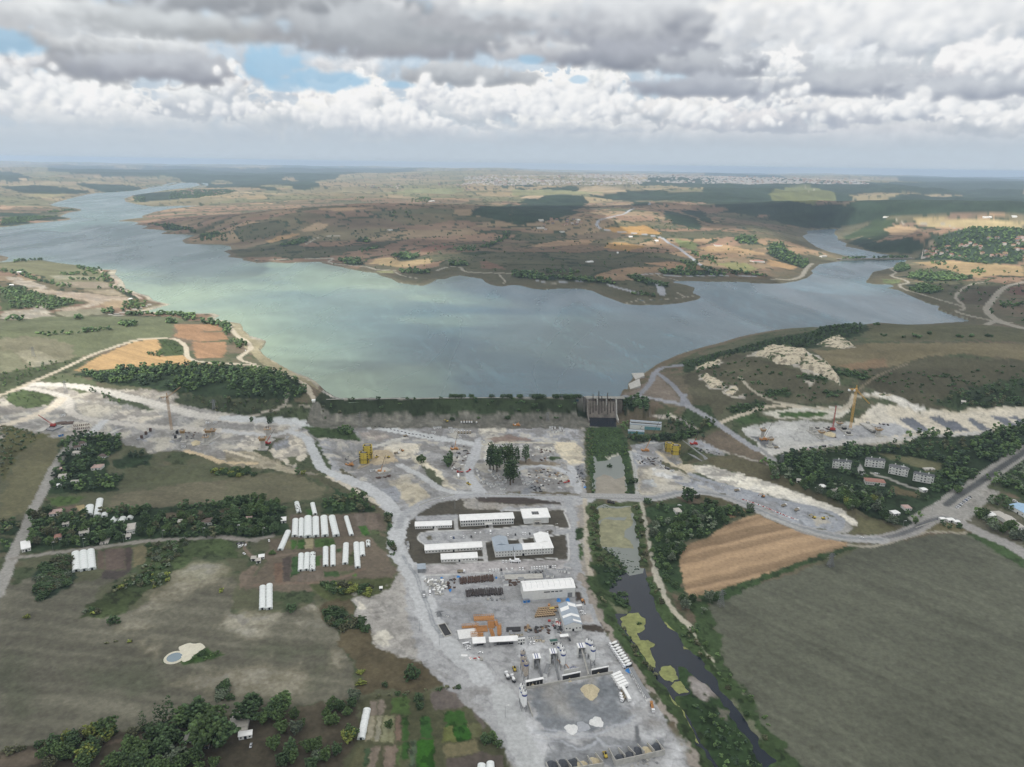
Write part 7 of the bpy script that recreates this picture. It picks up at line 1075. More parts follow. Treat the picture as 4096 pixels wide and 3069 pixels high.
for k in range(9): part('stain',MB().add([(XA+1+(XM-XA-2)*(k+.2)/9,YT+2+k%3,-2.3+ (2+k%3)*(21.7/(YC-5-YT))),(XA+1+(XM-XA-2)*(k+.75)/9,YT+2+k%3,-2.3+(2+k%3)*(21.7/(YC-5-YT))),(XA+1+(XM-XA-2)*(k+.6)/9,YT+9+(k*5)%8,-2.3+(9+(k*5)%8)*(21.7/(YC-5-YT))),(XA+1+(XM-XA-2)*(k+.3)/9,YT+9+(k*5)%8,-2.3+(9+(k*5)%8)*(21.7/(YC-5-YT)))],[(0,1,2,3)]),mat('damp_stain',K((74,68,62)),.9,0,.4,.3),T)
part('basin_slab',MB().box(((XA+XM)/2,YT-12,-3.4),(XM-XA,24,.5)),BLACK,T)
for i,(pl,lb) in enumerate([(pl_('165 322 185 352 232 340 226 325'),'small sloping concrete slab on the bank, farther from the spillway'),(pl_('148 375 158 402 212 392 205 355'),'large sloping concrete slab on the bank beside the spillway')]):
    P=GP('Q',pl); v=[(p[0],p[1],max(p[2],20.4)+(.8 if j<2 else 3.5)) for j,p in enumerate(P)]; v+=[(a,b,15.) for a,b,c in v]; m=MB(); m.add(v,[(0,1,2,3),(7,6,5,4),(0,4,5,1),(1,5,6,2),(2,6,7,3),(3,7,4,0)]); single('bank_slab',m,CONC,lb,'slab',(0,0,0))
wall('Q',(80,447),(125,440),2.2,.5,'thin pale wall on the deck end by the spillway')
# crest road of the dam and its parapet
A_=WP('O',[(690,866)],23)[0]; 
single('parapet_wall',MB().bar((A_[0]+8,A_[1]+6,23.6),(XA-3,YC+4.2,23.6),.5,4),CONC,'low pale parapet along the crest of the dam','wall',(0,0,0))
P=smooth(GP('H',pl_('1130 1040 1200 1044 1400 1050 1560 1052 1660 1055'))[:,:2],4); zt=max(.2,z0(*P[0])); m=MB(); n=len(P)
v=[]; 
for i,p in enumerate(P): d=P[min(i+1,n-1)]-P[max(i-1,0)]; d/=np.hypot(*d); q=np.array([-d[1],d[0]])*5.0; zz=zt+.5; v+=[(p[0]+q[0],p[1]+q[1],zz),(p[0]-q[0],p[1]-q[1],zz),(p[0]-q[0]*1.9,p[1]-q[1]*1.9,-3.5),(p[0]+q[0]*1.9,p[1]+q[1]*1.9,-3.5)]
m.add(v,[(4*i,4*i+1,4*i+5,4*i+4)[::-1] for i in range(n-1)]+[(4*i+1,4*i+2,4*i+6,4*i+5)[::-1] for i in range(n-1)]+[(4*i+3,4*i,4*i+4,4*i+7)[::-1] for i in range(n-1)]); T=thing('causeway','grey causeway carrying the main road over the canal with three pipes','causeway',(0,0,0)); part('embankment',m,mat('grey_fill',K((150,150,148)),.95,0,.25,.6,bump=.3),T)
g=GP('H',pl_('1368 1100 1390 1103 1412 1106'))
for q in g: part('culvert_pipe',MB().bar((q[0],q[1]-1,-.6),(q[0],q[1]+3,-.4),1.3,12),BLACK,T)
# ------------------------------------------------------------------ bridge towers under yellow formwork
def ytower(t,x,y,topx,topy,w_,d_,label,rz,cf):
    g=GP(t,[(x,y)])[0]; H=topat(t,(topx,topy),g[1]+d_*.3).z-g[2]; T=thing('bridge_tower',label,'bridge tower',g,rz,'bridge towers in yellow formwork'); part('shaft',MB().box((0,0,-1),(w_*.72,d_*.72,H-1)),CONC,T); hf=H*cf
    def ring(z,h): 
        k=.22*w_; a,b=w_/2,d_/2; return [(-a+k,-b),(a-k,-b),(a,-b+k),(a,b-k),(a-k,b),(-a+k,b),(-a,b-k),(-a,-b+k)],z,h
    for z,h in ((hf,(H-hf)*.36),(hf+(H-hf)*.40,(H-hf)*.60)):
        pr,z,h=ring(z,h); m=MB(); v=[(a,b,z) for a,b in pr]+[(a,b,z+h) for a,b in pr]+[(a*.86,b*.86,z+h) for a,b in pr]+[(a*.86,b*.86,z) for a,b in pr]; m.add(v,[(i,(i+1)%8,8+(i+1)%8,8+i) for i in range(8)]+[(8+i,8+(i+1)%8,16+(i+1)%8,16+i) for i in range(8)]+[(16+i,16+(i+1)%8,24+(i+1)%8,24+i) for i in range(8)]+[(24+i,24+(i+1)%8,(i+1)%8,i) for i in range(8)]); fr=part('formwork_ring',m,YELL,T)
        part('seam',MB().box((0,-d_/2-.06,z+h*.1),(.14,.1,h*.8)).box((-w_*.25,-d_/2-.06,z+h*.5),(.12,.1,h*.4)),BLACK,fr)
        for s in (-1,1):
            for q in (.15,.45,.75): part('bracket',MB().box((s*w_*.40,-d_*.42,z+h*q),(w_*.13,d_*.16,h*.09)),BLACK,fr)
    part('walkway',MB().box((0,0,hf+(H-hf)*.365),(w_*1.06,d_*1.06,.35)),BLACK,T); part('working_deck',MB().box((0,0,H-.8),(w_*.84,d_*.84,.3)),BLACK,T); part('shaft_rim',MB().box((0,d_*.12,H-.5),(w_*.42,.5,1.2)).box((0,-d_*.12,H-.5),(w_*.42,.5,1.2)).box((-w_*.19,0,H-.5),(.5,d_*.24,1.18)).box((w_*.19,0,H-.5),(.5,d_*.24,1.18)),CONC,T)
    m=MB()
    for i in range(9):
        for s in (-1,1): m.bar((-w_*.45+w_*.9*i/8,s*d_*.46,H),(-w_*.45+w_*.9*i/8,s*d_*.46,H+1.6),.08,3)
    part('starter_bars',m,RUST,T)
ytower('S',860,1650,930,1180,11.5,9,'nearer yellow-clad tower on a pale shaft, right bank of the canal',-.12,.30); ytower('S',640,1500,650,1110,10,8,'farther yellow-clad tower half hidden behind its twin, right bank',-.12,.22)
ytower('T',670,985,670,560,11.5,9,'nearer yellow-clad tower in the pit on the left',.05,.08); ytower('T',800,900,750,320,11,9,'farther yellow-clad tower in the pit on the left',.05,.2)
def wallslope(t,P4,label):
    P=GP(t,P4[:2]); Q=GP(t,P4[2:]); v=[tuple(P[0]-[0,0,1]),tuple(P[1]-[0,0,1]),(Q[0][0],Q[0][1],Q[0][2]+.4),(Q[1][0],Q[1][1],Q[1][2]+.4)]; m=MB(); m.add(v+[(a,b+1.5,c-3) for a,b,c in v],[(0,1,2,3),(7,6,5,4),(0,4,5,1),(1,5,6,2),(2,6,7,3),(3,7,4,0)]); single('retaining_wall',m,mat('shotcrete',K((128,130,130)),.95,0,.3,.15,bump=.3),label,'wall',(0,0,0))
wallslope('I',pl_('500 430 700 545 715 505 495 345'),'long sloping grey retaining wall right of the right-bank towers'); wallslope('I',pl_('215 430 345 415 345 365 205 385'),'grey retaining wall behind the right-bank towers')
# ------------------------------------------------------------------ bridge piers
def pier(t,x,y,tx,ty,w_,label,head_='form',grp='concrete bridge piers'):
    g=GP(t,[(x,y)])[0]; H=topat(t,(tx,ty),g[1]).z-g[2]; T=thing('bridge_pier',label,'bridge pier',g,.15,grp); part('footing',MB().box((0,0,-.6),(w_*2.2,w_*2.4,1.4)),CONC,T); part('shaft',MB().box((0,0,.81),(w_,w_*.8,H-1)),CONC,T)
    if head_=='form':
        part('formwork',MB().box((0,0,H*.72),(w_*1.5,w_*1.4,H*.2)),mat('brown_formwork',K((140,112,70)),.8,0,.3,1),T); part('platform',MB().box((0,0,H*.9),(w_*2.1,w_*1.9,.3)),WOODB,T); m=MB()
        for i in range(6): m.bar((-w_*.5+w_*i/5,0,H*.9),(-w_*.5+w_*i/5,0,H*.9+2.6),.22,4)
        part('starter_bars',m,RUST,T)
    elif head_=='plat':
        part('platform',MB().box((0,0,H-1),(w_*1.9,w_*1.7,.4)),WOODB,T); m=MB()
        for s in (-1,1):
            for i in range(3): m.bar((s*w_*.3,-w_*.2+w_*.2*i,H-.6),(s*w_*.3,-w_*.2+w_*.2*i,H+3),.3,4)
        part('starter_bars',m,RUST,T)
    elif head_=='black': part('wrap',MB().box((0,0,H*.1+.8),(w_*1.15,w_*.95,H*.35)),BLACK,T)
for a in [('U',310,800,300,590,4.2,'short pier in front of the tall one on the left site','plat'),('U',400,700,390,380,5,'tallest pier of the cluster on the left site','form'),('U',510,585,520,400,4,'pier behind the tallest one on the left site','form'),('U',1890,930,1870,600,5,'nearer pier beside the red truck crane','form'),('U',2030,700,2010,370,4.6,'farther pier beside the red truck crane','plat'),
 ('F',1585,360,1583,255,3.2,'low pier with a yellow brown collar near the tower crane','form'),('I',1185,325,1183,245,3.6,'pier with starter bars at the left of the white site','form'),('I',1250,400,1250,325,3.6,'pier in front of the orange crane on the white site','form'),('V',20,1420,15,1280,4,'pier cut by the dark heap, leftmost beside the red mast','none'),('V',120,1480,118,1390,4,'low pier near the leftmost pier','none'),('V',300,1600,315,1400,4,'pier with a brown collar left of the red mast','form'),
 ('V',800,1290,805,1170,4,'pier with a brown collar behind the yellow tower crane','form'),('V',935,1390,935,1240,4.2,'white pier nearest the base of the yellow tower crane','black'),('V',1060,1500,1060,1400,3.8,'white and black pier above the lorry cab','black'),('V',1870,1520,1880,1330,4.4,'brown wrapped pier at the end of the long white footing','form'),('V',1590,1230,1600,1150,4,'white pier on the long white footing','none'),('V',1760,1330,1770,1260,4,'small white pier in the middle of the long footing','none'),('V',200,1360,200,1280,3.6,'black wrapped pier at the left of the right site','black')]: pier(*a)
for t,A,B,w_,lb in [('U',(250,800),(640,560),14,'long concrete footing under the tall pier cluster'),('F',(945,300),(1050,235),7,'concrete footing with a row of stubs, left of the others'),('F',(1195,350),(1320,275),9,'pale concrete footing with three dark cages'),('F',(1500,345),(1560,300),9,'footing with two black boxes near the tower crane'),('V',(1450,1210),(1800,1480),11,'long white footing at the right site'),('F',(340,280),(440,200),9,'pale slab beside the red lattice crane'),('G',(370,375),(420,340),7,'concrete footing behind the red truck crane'),('T',(1100,1300),(1500,1190),15,'white slab under the orange crane by the pit'),('F',(420,265),(520,225),14,'dark grey slab with steel mats under the red lattice crane')]:
    P=GP(t,[A,B]); d=P[1]-P[0]; L_=math.hypot(d[0],d[1]); single('pier_footing',MB().box((L_/2,0,-.8),(L_,w_*.87,2.2)),CONC if 'dark' not in lb else STEEL,lb,'footing',P[0],math.atan2(d[1],d[0]))
for i,(x,y) in enumerate(pl_('1225 330 1262 298 1300 268 1530 290 1515 330')): g=GP('F',[(x,y+8)])[0]; single('rebar_cage',MB().box((0,0,1.2),(3,2.6,4.0),.2,.9),BLACK if i>2 else RUST,'dark cage, %s from the left on the footings of the left site'%nth(i),'reinforcement',g,0,'cages on the left footings')
for i,(x,y) in enumerate(pl_('520 200 585 200')): g=GP('F',[(x,y)])[0]; single('steel_mat',MB().box((0,0,0),(13,10,.5)),RUST,'%s dark steel mat behind the red lattice crane'%['left','right'][i],'reinforcement',g,.35)
# ------------------------------------------------------------------ cranes
def truckcrane(t,x,y,tx,ty,paint,label,dx=1,k=.5,base=True):
    g=GP(t,[(x,y)])[0]; tip=topat(t,(tx,ty),g[1])-Vector(g); T=thing('mobile_crane',label,'crane',g); p=PAINTS[paint]; part('carrier',MB().box((0,0,.7),(10,2.6,.9)).box((dx*4.6,0,1.6),(1.6,2.5,1.2)),p,T); part('upper_body',MB().box((-dx*1.5,0,1.61),(4.5,2.6,1.7)),p,T); wheels(T,(-3.8,-2.2,2.2,3.8),2.6,.6,.4)
    p0=Vector((0,0,2.6)); mid=p0.lerp(tip,k); part('boom',MB().bar(p0,mid,.42,4,.32),p,T); part('boom_extension',MB().bar(mid,tip,.28,4,.15),BLACK,T); part('hook_line',MB().bar(tip,(tip.x+.2,tip.y,tip.z*.45),.05,3),BLACK,T)
    for s in (-1,1): part('outrigger',MB().box((s*3.2,0,.35),(.5,6.4,.35)),p,T)
truckcrane('H',1685,658,1838,335,'orange','tall orange mobile crane on the right bank with a long boom',-1,.3); truckcrane('T',1240,1300,1395,700,'orange','orange mobile crane on the white slab by the pit',1,.35); truckcrane('H',40,645,68,490,'orange','orange mobile crane among beam bundles in the middle of the site',-1,.45); truckcrane('U',1985,800,2200,390,'red','small red mobile crane between the two left piers'); truckcrane('I',595,385,640,275,'red','red mobile crane above the grey retaining wall',-1,.4)
truckcrane('I',1195,348,1268,198,'orange','orange mobile crane between the piers of the white site',-1,.15); truckcrane('C',1425,752,1408,618,'white','white mobile crane with an upright boom by the U-shaped block',-1,.6); truckcrane('T',170,1060,560,760,'orange','orange crane with a low boom reaching over the yellow tower in the pit',-1,.3); truckcrane('H',575,440,612,392,'orange','orange loader crane at the foot of the dam',-1,.5)
def latcrane(t,x,y,tx,ty,m,label,w_=1.2,r=.09,n=14):
    g=GP(t,[(x,y)])[0]; tip=topat(t,(tx,ty),g[1])-Vector(g); T=thing('crawler_crane',label,'crane',g); part('body',MB().box((0,0,1.3),(6,3.4,2.6)),m,T)
    for s in (-1,1): part('track',MB().prism([(-3.4,0),(3.4,0),(3.7,.6),(3.4,1.2),(-3.4,1.2),(-3.7,.6)],s*2.2-.5,s*2.2+.5),BLACK,T)
    part('lattice_boom',lattice(MB(),(0,0,3),tip,w_,w_*.5,n,r),m,T); part('stay_rope',MB().bar((-2.5,0,4),tip,.07,3),BLACK,T)
latcrane('F',460,232,330,130,REDP,'red lattice boom crane at the far left slab',1.3,.1); latcrane('V',620,1400,722,715,REDP,'red crane with a nearly upright lattice boom on the right site',1.5,.13,20)
def towercrane(t,x,y,tx,ty,label,m,jib,w_=2.2,cj=None):
    g=GP(t,[(x,y)])[0]; top=topat(t,(tx,ty),g[1])-Vector(g); T=thing('tower_crane',label,'tower crane',g); part('base',MB().box((0,0,-.5),(6,6,1.3)),CONC,T); part('mast',lattice(MB(),(0,0,.8),top,w_,w_,26,.16),m,T); part('cab',MB().box((top.x-2.2,top.y,top.z-2.5),(1.8,2,2.4)),WHITE,T); part('slewing_ring',MB().cyl((top.x,top.y,top.z),1.6,1.0,12),m,T)
    tip=topat(t,jib,g[1])-Vector(g); part('jib',lattice(MB(),top,tip,1.5,.9,18,.14),m,T); apex=Vector((top.x,top.y,top.z+6)); part('tower_head',lattice(MB(),top,apex,1.8,.4,3,.14),m,T); part('stay',MB().bar(apex,top.lerp(tip,.7),.07,3),BLACK,T)
    d=(top-tip); d.z=0; d=d.normalized()*9; part('counter_jib',lattice(MB(),top,top+d,1.4,1.4,4,.14),m,T); part('counterweight',MB().box((top.x+d.x,top.y+d.y,top.z-2.2),(2.4,2.6,2.2)),WHITE if 'yellow' in label else CONC,T)
towercrane('P',1112,928,1082,712,'brown tower crane standing among the left piers',mat('crane_brown',K((160,132,100)),.6,.1,.2,1),(1168,645)); towercrane('V',1110,1340,1278,260,'yellow tower crane with a drooping jib at the right site',mat('crane_yellow',K((206,164,84)),.6,.1,.15,1),(1635,650))
# ------------------------------------------------------------------ pylons, lamps, poles
def pylon(t,x,y,tx,ty,label,w_=4.5):
    g=GP(t,[(x,y)])[0]; H=topat(t,(tx,ty),g[1]).z-g[2]; T=thing('power_pylon',label,'pylon',g,.3,'lattice power pylons'); part('tower',lattice(MB(),(0,0,-.3),(0,0,H),w_,.8,9,.12),STEEL,T)
    for z,l in ((.72,4.5),(.83,3.6),(.94,2.8)):
        for s in (-1,1): part('cross_arm',MB().bar((0,.3,H*z),(s*l,0,H*z+.2),.11,3).bar((0,-.3,H*z),(s*l,0,H*z+.2),.11,3),STEEL,T)
for a in [('B',1800,268,1803,128,'pylon at the tip of the brown field'),('I',1768,1438,1778,1322,'pylon on the green strip between brown and dark fields'),('J',540,1648,543,1540,'pylon in the dark field nearest the bend'),('H',842,400,842,322,'pylon at the foot of the dam'),('G',1168,238,1163,105,'pylon beside the haul road below the dam'),('F',1848,80,1842,0,'pylon on the pale patch below the left wood'),('P',428,690,428,605,'pylon beside the white haul road'),('P',1385,790,1382,725,'pylon on the scrub slope left of the dam'),('I',1350,538,1348,470,'pylon beside the lane fork'),('P',218,448,215,385,'pylon in the pale field at the left'),('A',1582,345,1580,310,'pole on the gravel beside the guard box')]: pylon(*a)
T=LAMP=proto('street_lamp','street lamp'); part('pole',MB().bar((0,0,0),(0,0,8.6),.11,6,.07),STEEL,T); part('lamp_head',MB().bar((0,0,8.5),(1.6,0,8.8),.09,4).box((1.7,0,8.65),(.9,.35,.18)),WHITE,T)
for t,x,y,lb in [('C',1160,1050,'lamp post by the lower pile stack'),('C',1660,700,'lamp post in front of the U-shaped block'),('C',1235,470,'lamp post in the camp car park, left'),('C',1770,500,'lamp post at the east end of the car park'),('F',1408,1205,'lamp post by the village road, second from right'),('F',1757,1185,'lamp post by the village road, left of the last'),('F',2055,1162,'lamp post at the right end of the village road'),('F',725,1278,'lamp post beside the three greenhouses'),('F',1070,1240,'lamp post beside the tall grey house'),('F',460,1310,'lamp post nearest the white roofed house'),('G',112,1155,'lamp post behind the dirt loop, left'),('G',330,1185,'lamp post behind the dirt loop, right'),
 ('J',1415,1180,'tall lamp mast at the road junction'),('J',1950,970,'lamp post by the roadside car park'),('C',905,290,'lamp post on the dark soil bank'),('J',112,755,'lamp post at the lane fork by the wood'),('G',1985,940,'lamp post beside the ring road'),('C',770,1470,'lamp post on the haul road bend'),('J',1160,1335,'post on the grass inside the bend'),('C',600,1345,'thin post on the spoil beside the haul road'),('A',2150,1230,'lamp post at the plant entrance road')]: put(LAMP,t,x,y,1,0,lb,'lamp posts',s=1.15)
# roadside blocks: concrete barriers, red and white barriers
bb=MB().prismx([(-.35,0),(.35,0),(.12,.9),(-.12,.9)],-1.4,1.4)
def blocks(t,pts,n,label,group,mats,off=0.0,nm='road_barrier',me0=bb):
    P=smooth(GP(t,pts)[:,:2],6); d=np.r_[0,np.cumsum(np.hypot(*np.diff(P,axis=0).T))]; ms=[me0.me(nm,m) for m in mats]
    for i in range(n):
        s=d[-1]*(i+.5)/n; x=np.interp(s,d,P[:,0]); y=np.interp(s,d,P[:,1]); x2=np.interp(s+1,d,P[:,0]); y2=np.interp(s+1,d,P[:,1]); a=math.atan2(y2-y,x2-x) if s+1<d[-1] else a
        o=link(nm,ms[i%len(ms)]); o.location=(x-math.sin(a)*off,y+math.cos(a)*off,z0(x,y)-.05); o.rotation_euler=(0,0,a+rs.uniform(-.06,.06)); tag(o,label,'barrier',group)
blocks('I',pl_('1015 860 1150 905 1300 965 1420 1015 1490 1038'),44,'red and white barrier in the long line on the gravel terrace','red and white barriers on the terrace',[REDP,WHITE])
blocks('C',pl_('600 262 700 222 800 195 900 172'),26,'pale block edging the ring road bend','blocks along the ring road bend',[CONC]); blocks('H',pl_('300 1028 600 1040 900 1045 1180 1038'),34,'concrete barrier along the main road above the camp','barriers on the main road',[CONC]); blocks('I',pl_('480 640 560 670 650 700'),12,'concrete barrier at the edge of the grey yard','barriers at the grey yard',[CONC])
blocks('J',pl_('1270 1320 1380 1285 1500 1250'),14,'pale block at the bend of the asphalt road','pale blocks at the bend',[CONC]); blocks('I',pl_('1190 1010 1450 1110 1700 1185 1950 1225'),30,'pale block along the road beside the brown field','blocks beside the brown field',[CONC]); blocks('I',pl_('60 470 75 600 95 740 120 820'),18,'grey block on the canal side of the bank road','blocks along the bank road',[CONC],1.0)
blocks('G',pl_('1280 228 1400 245 1560 285 1800 330'),16,'dark roadside block on the main haul road','blocks on the main haul road',[BLACK]); blocks('I',pl_('1510 433 1550 430 1590 426'),10,'red and white drum beside the upper haul road','red and white drums',[REDP,WHITE],nm='traffic_drum',me0=MB().cyl((0,0,0),.6,1.3,8))
# rock faces of the old quarry
def rocks(t,poly,h,label,seed,m=None,back=(0,6)):
    P=GP(t,poly); c=P.mean(0); bm=bmesh.new(); pts=np.array(P); lo,hi=pts[:,:2].min(0)-4,pts[:,:2].max(0)+4; st=max(1.2,(hi[0]-lo[0])/90); xs=np.arange(lo[0],hi[0],st); ys=np.arange(lo[1],hi[1],st); X_,Y_=np.meshgrid(xs,ys); X_=X_.astype(np.float32); Y_=Y_.astype(np.float32)
    d=-sdist(X_+(fbm(X_/7,Y_/7,3,seed)-.5)*7,Y_+(fbm(X_/7,Y_/7,3,seed+1)-.5)*7,pts[:,:2]); e=sst(0,7,d); Z=gz(X_,Y_); bl=np.floor(fbm(X_/9,Y_/5,3,seed+2)*9)/9; Z=Z+e*h*(.25+.9*bl+.35*fbm(X_/2.5,Y_/2.5,2,seed+3))-.8*(1-e); F_=gridf(*X_.shape); kp=d.reshape(-1)[F_].max(1)>0
    cl=lin((196,186,164),ES)*(1-.5*sst(.52,.66,fbm(X_/5,Y_/3,4,seed+4)))[...,None]; g=(fbm(X_/10,Y_/8,3,seed+5)>.63)[...,None]; cl=np.where(g,lin((78,88,62),ES),cl); me=npmesh('rock_face',np.stack([X_,Y_,Z],-1),F_[kp],RM,cl,False); tag(link('rock_face',me),label,'rock face')
RM=attr_mat('rock_cover',.95,.8,.1,.4,.5)
rocks('Q',pl_('800 225 870 190 950 186 1080 208 1100 240 1060 262 1000 275 920 275 880 245'),8,'big pale quarry face, left part, near the top of the hill',500); rocks('Q',pl_('1050 240 1110 235 1190 270 1250 345 1250 382 1190 345 1100 305 1030 290'),7,'blocky pale ridge running down from the quarry face',520); rocks('Q',pl_('500 278 630 245 645 262 560 290 495 305'),4,'slanting white outcrop near the lake shore road',540)
rocks('Q',pl_('510 330 560 320 655 380 640 402 570 395'),5,'pinkish outcrop below the slanting white one',560); rocks('Q',pl_('640 415 700 375 728 400 690 440'),3,'grey striped slab outcrop right of the pinkish one',580); rocks('Q',pl_('1130 168 1200 130 1260 125 1330 175 1250 190'),5,'grey rocky knoll above the tan field',600); rocks('Q',pl_('1440 418 1530 425 1545 440 1460 436'),3,'white quarry rubble above the cuttings',620)
for nme,t,poly,h in [('left cream slope','I',pl_('640 590 720 575 1150 690 1700 895 1960 1020 1990 1080 1850 1010 1400 850 1000 740 740 670'),1.2)]: pass
# ------------------------------------------------------------------ far settlements
TOWNM=[mat('town_white',lin((212,206,200),1.3).tolist(),.8,0,.1,.05),mat('town_cream',lin((190,172,154),1.3).tolist(),.8,0,.1,.05),mat('town_grey',lin((150,147,146),1.3).tolist(),.8,0,.1,.05)]; ROOFM=mat('town_roof',lin((160,112,92),1.2).tolist(),.85,0,.2,.05)
def mk_block(i,w_,d_,h):
    T=proto('town_building','building'); part('wall',MB().box((0,0,-20),(w_,d_,h+20)),TOWNM[i],T); part('roof',MB().add([(-w_/2-1,-d_/2-1,h),(w_/2+1,-d_/2-1,h),(w_/2+1,d_/2+1,h),(-w_/2-1,d_/2+1,h),(-w_*.2,0,h+4),(w_*.2,0,h+4)],[(0,1,5,4),(1,2,5),(2,3,4,5),(3,0,4)]),ROOFM,T); return T
TB=[mk_block(0,22,18,18),mk_block(1,30,16,13),mk_block(0,18,18,26),mk_block(2,26,20,15),mk_block(1,20,20,22)]
def bearing(t,x,y0_=760): d=rays(src(t,[(x,y0_)]))[0]; return math.atan2(d[0],d[1])
TR=[(('L',1800),('M',1100),9800,14500),(('M',500),('M',2209),11500,15500),(('M',1700),('N',800),12500,15000)]
def townpt(i):
    a,b,r0,r1=TR[i]; th=rs.uniform(bearing(*a),bearing(*b)); r=rs.uniform(r0,r1); x,y=r*math.sin(th),r*math.cos(th)
    return (x,y) if float(fbm(np.array([x/900]),np.array([y/900]),3,701)[0])>.47 or rs.random()<.12 else townpt(i)
VIL=[('M',pl_('230 560 420 550 640 560 600 600 300 650 200 640'),16,'house of the hillside village above the far shore'),('N',pl_('1480 800 1900 780 2200 760 2200 880 1700 900 1400 890'),34,'house among the trees of the village behind the causeway'),('N',pl_('1330 810 1480 800 1450 880 1340 900'),14,'house at the shaded end of the village behind the causeway'),('K',pl_('1480 320 1650 300 2000 310 1900 350 1600 350'),26,'house of the lakeside village on the far left'),('N',pl_('1900 700 2209 690 2209 760 1900 740'),8,'house above the sunlit trees on the right'),
 ('L',pl_('900 270 1250 265 1200 290 950 290'),14,'farmhouse on the distant plain, left of the town'),('L',pl_('1550 235 1900 250 1850 280 1560 260'),20,'building at the near edge of the distant town'),('L',pl_('1700 290 1900 295 1880 310 1720 305'),6,'shed in the fields before the town')]
n=0
for t,poly,k,lab in VIL:
    P=GP(t,poly)[:,:2]; lo,hi=P.min(0),P.max(0); c=0
    while c<k:
        x,y=rs.uniform(lo[0],hi[0]),rs.uniform(lo[1],hi[1])
        if not inside(np.array([x]),np.array([y]),P)[0]: continue
        D_=math.hypot(x,y); dup(TB[rs.choice((1,3,0))],(x,y,z0(x,y)),rs.uniform(-.6,.6),lab,lab.replace('house','houses').replace('building','buildings').replace('shed in','sheds in'),(.5,.5,.42) if D_<5000 else (.8,.8,.6)); c+=1; n+=1
for i in range(150):
    x,y=townpt(i%3); dup(TB[rs.randrange(5)],(x,y,z0(x,y)),rs.uniform(-.5,.5),'building of the distant town below the horizon','buildings of the distant town',(1.5,1.5,1.3))
m=MB()
for i in range(2200):
    x,y=townpt((0,1,1,2)[i%4]); h=rs.uniform(8,22); m.box((x,y,z0(x,y)-15),(rs.uniform(14,44),rs.uniform(12,26),h+15),rs.uniform(-.5,.5))
o=link('distant_town',m.me('distant_town',TOWNM[0])); tag(o,'mass of small pale buildings filling the distant town','town',kind='stuff')
for t,x,lb in [('M',1265,'mosque with two minarets on the skyline of the town, middle one'),('M',1740,'mosque with two minarets on the skyline of the town, right one'),('M',850,'mosque with two minarets on the skyline of the town, left one')]:
    th=bearing(t,x); r=13200; g=(r*math.sin(th),r*math.cos(th)); T=thing('mosque',lb,'mosque',(g[0],g[1],z0(*g))); part('hall',MB().box((0,0,-5),(34,34,25)),TOWNM[0],T); part('dome',MB().lathe((0,0,20),[(15,0),(13,7),(8,12),(.5,15)],14),TOWNM[2],T)
    for s in (-1,1): part('minaret',MB().lathe((s*24,0,0),[(2,-5),(1.8,45),(2.6,46),(1.4,48),(1.2,58),(.1,68)],8),TOWNM[0],T)
g=GP('N',[(1325,898)])[0]; T=thing('minaret','white minaret rising from the trees at the causeway\'s right end','minaret',g); part('shaft',MB().lathe((0,0,0),[(2,0),(1.7,22),(2.5,23),(1.2,25),(1.1,32),(.1,40)],10),TOWNM[0],T); part('prayer_hall',MB().box((9,4,0),(14,12,8)),TOWNM[0],T)
g=GP('N',[(330,228)])[0]; T=thing('tower_block','big orange-tinted block at the right end of the town','building',(g[0],g[1],g[2])); part('wall',MB().box((0,0,-10),(120,40,42)).box((-30,0,32.1),(40,38,25)),TOWNM[1],T); part('roof_edge',MB().box((0,0,32.05),(122,42,2)),TOWNM[2],T)
A_=WP('N',[(640,905)],22)[0]; B_=WP('N',[(1215,897)],22)[0]; dd=B_-A_; L_=float(np.hypot(*dd)); T=thing('causeway_bridge','long low causeway with dark arches crossing the narrow arm of the lake','bridge',(A_[0],A_[1],20),math.atan2(dd[1],dd[0])); part('deck',MB().box((L_/2,0,3.6),(L_+40,14,1.4)),CONCD,T); part('embankment',MB().prismx([(-16,-1),(16,-1),(7,3.5),(-7,3.5)],-15,L_+15),mat('shore_fill',K((78,82,70)),.95,0,.3,.2),T)
for s in (-6.8,6.8): part('railing',MB().box((L_/2,s,5.02),(L_+38,.3,1.1)),CONC,T)
# ------------------------------------------------------------------ trees and shrubs
def leafmat(name):
    m=bpy.data.materials.new(name); m.use_nodes=True; n=m.node_tree.nodes; l=m.node_tree.links; b=n['Principled BSDF']; b.inputs['Roughness'].default_value=.85; b.inputs['Specular IOR Level'].default_value=.2
    a=n.new('ShaderNodeAttribute'); a.attribute_name='Col'; g=n.new('ShaderNodeNewGeometry'); z=n.new('ShaderNodeTexNoise'); z.inputs['Scale'].default_value=.9; z.inputs['Detail'].default_value=4; r=n.new('ShaderNodeMapRange'); r.inputs['From Min'].default_value=.3; r.inputs['From Max'].default_value=.7; r.inputs['To Min'].default_value=.55; r.inputs['To Max'].default_value=1.5
    oi=n.new('ShaderNodeObjectInfo'); r2=n.new('ShaderNodeMapRange'); r2.inputs['To Min'].default_value=.72; r2.inputs['To Max'].default_value=1.28; mu=n.new('ShaderNodeMath'); mu.operation='MULTIPLY'; x=n.new('ShaderNodeMix'); x.data_type='RGBA'; x.blend_type='MULTIPLY'; x.inputs['Factor'].default_value=1
    l.new(g.outputs['Position'],z.inputs['Vector']); l.new(z.outputs[0],r.inputs[0]); l.new(oi.outputs['Random'],r2.inputs[0]); l.new(r.outputs[0],mu.inputs[0]); l.new(r2.outputs[0],mu.inputs[1]); l.new(a.outputs['Color'],x.inputs['A']); l.new(mu.outputs[0],x.inputs['B']); l.new(x.outputs['Result'],b.inputs['Base Color']); return m
LEAF=leafmat('foliage'); BARK=mat('bark',(.09,.07,.05),.9,0,.3,2)
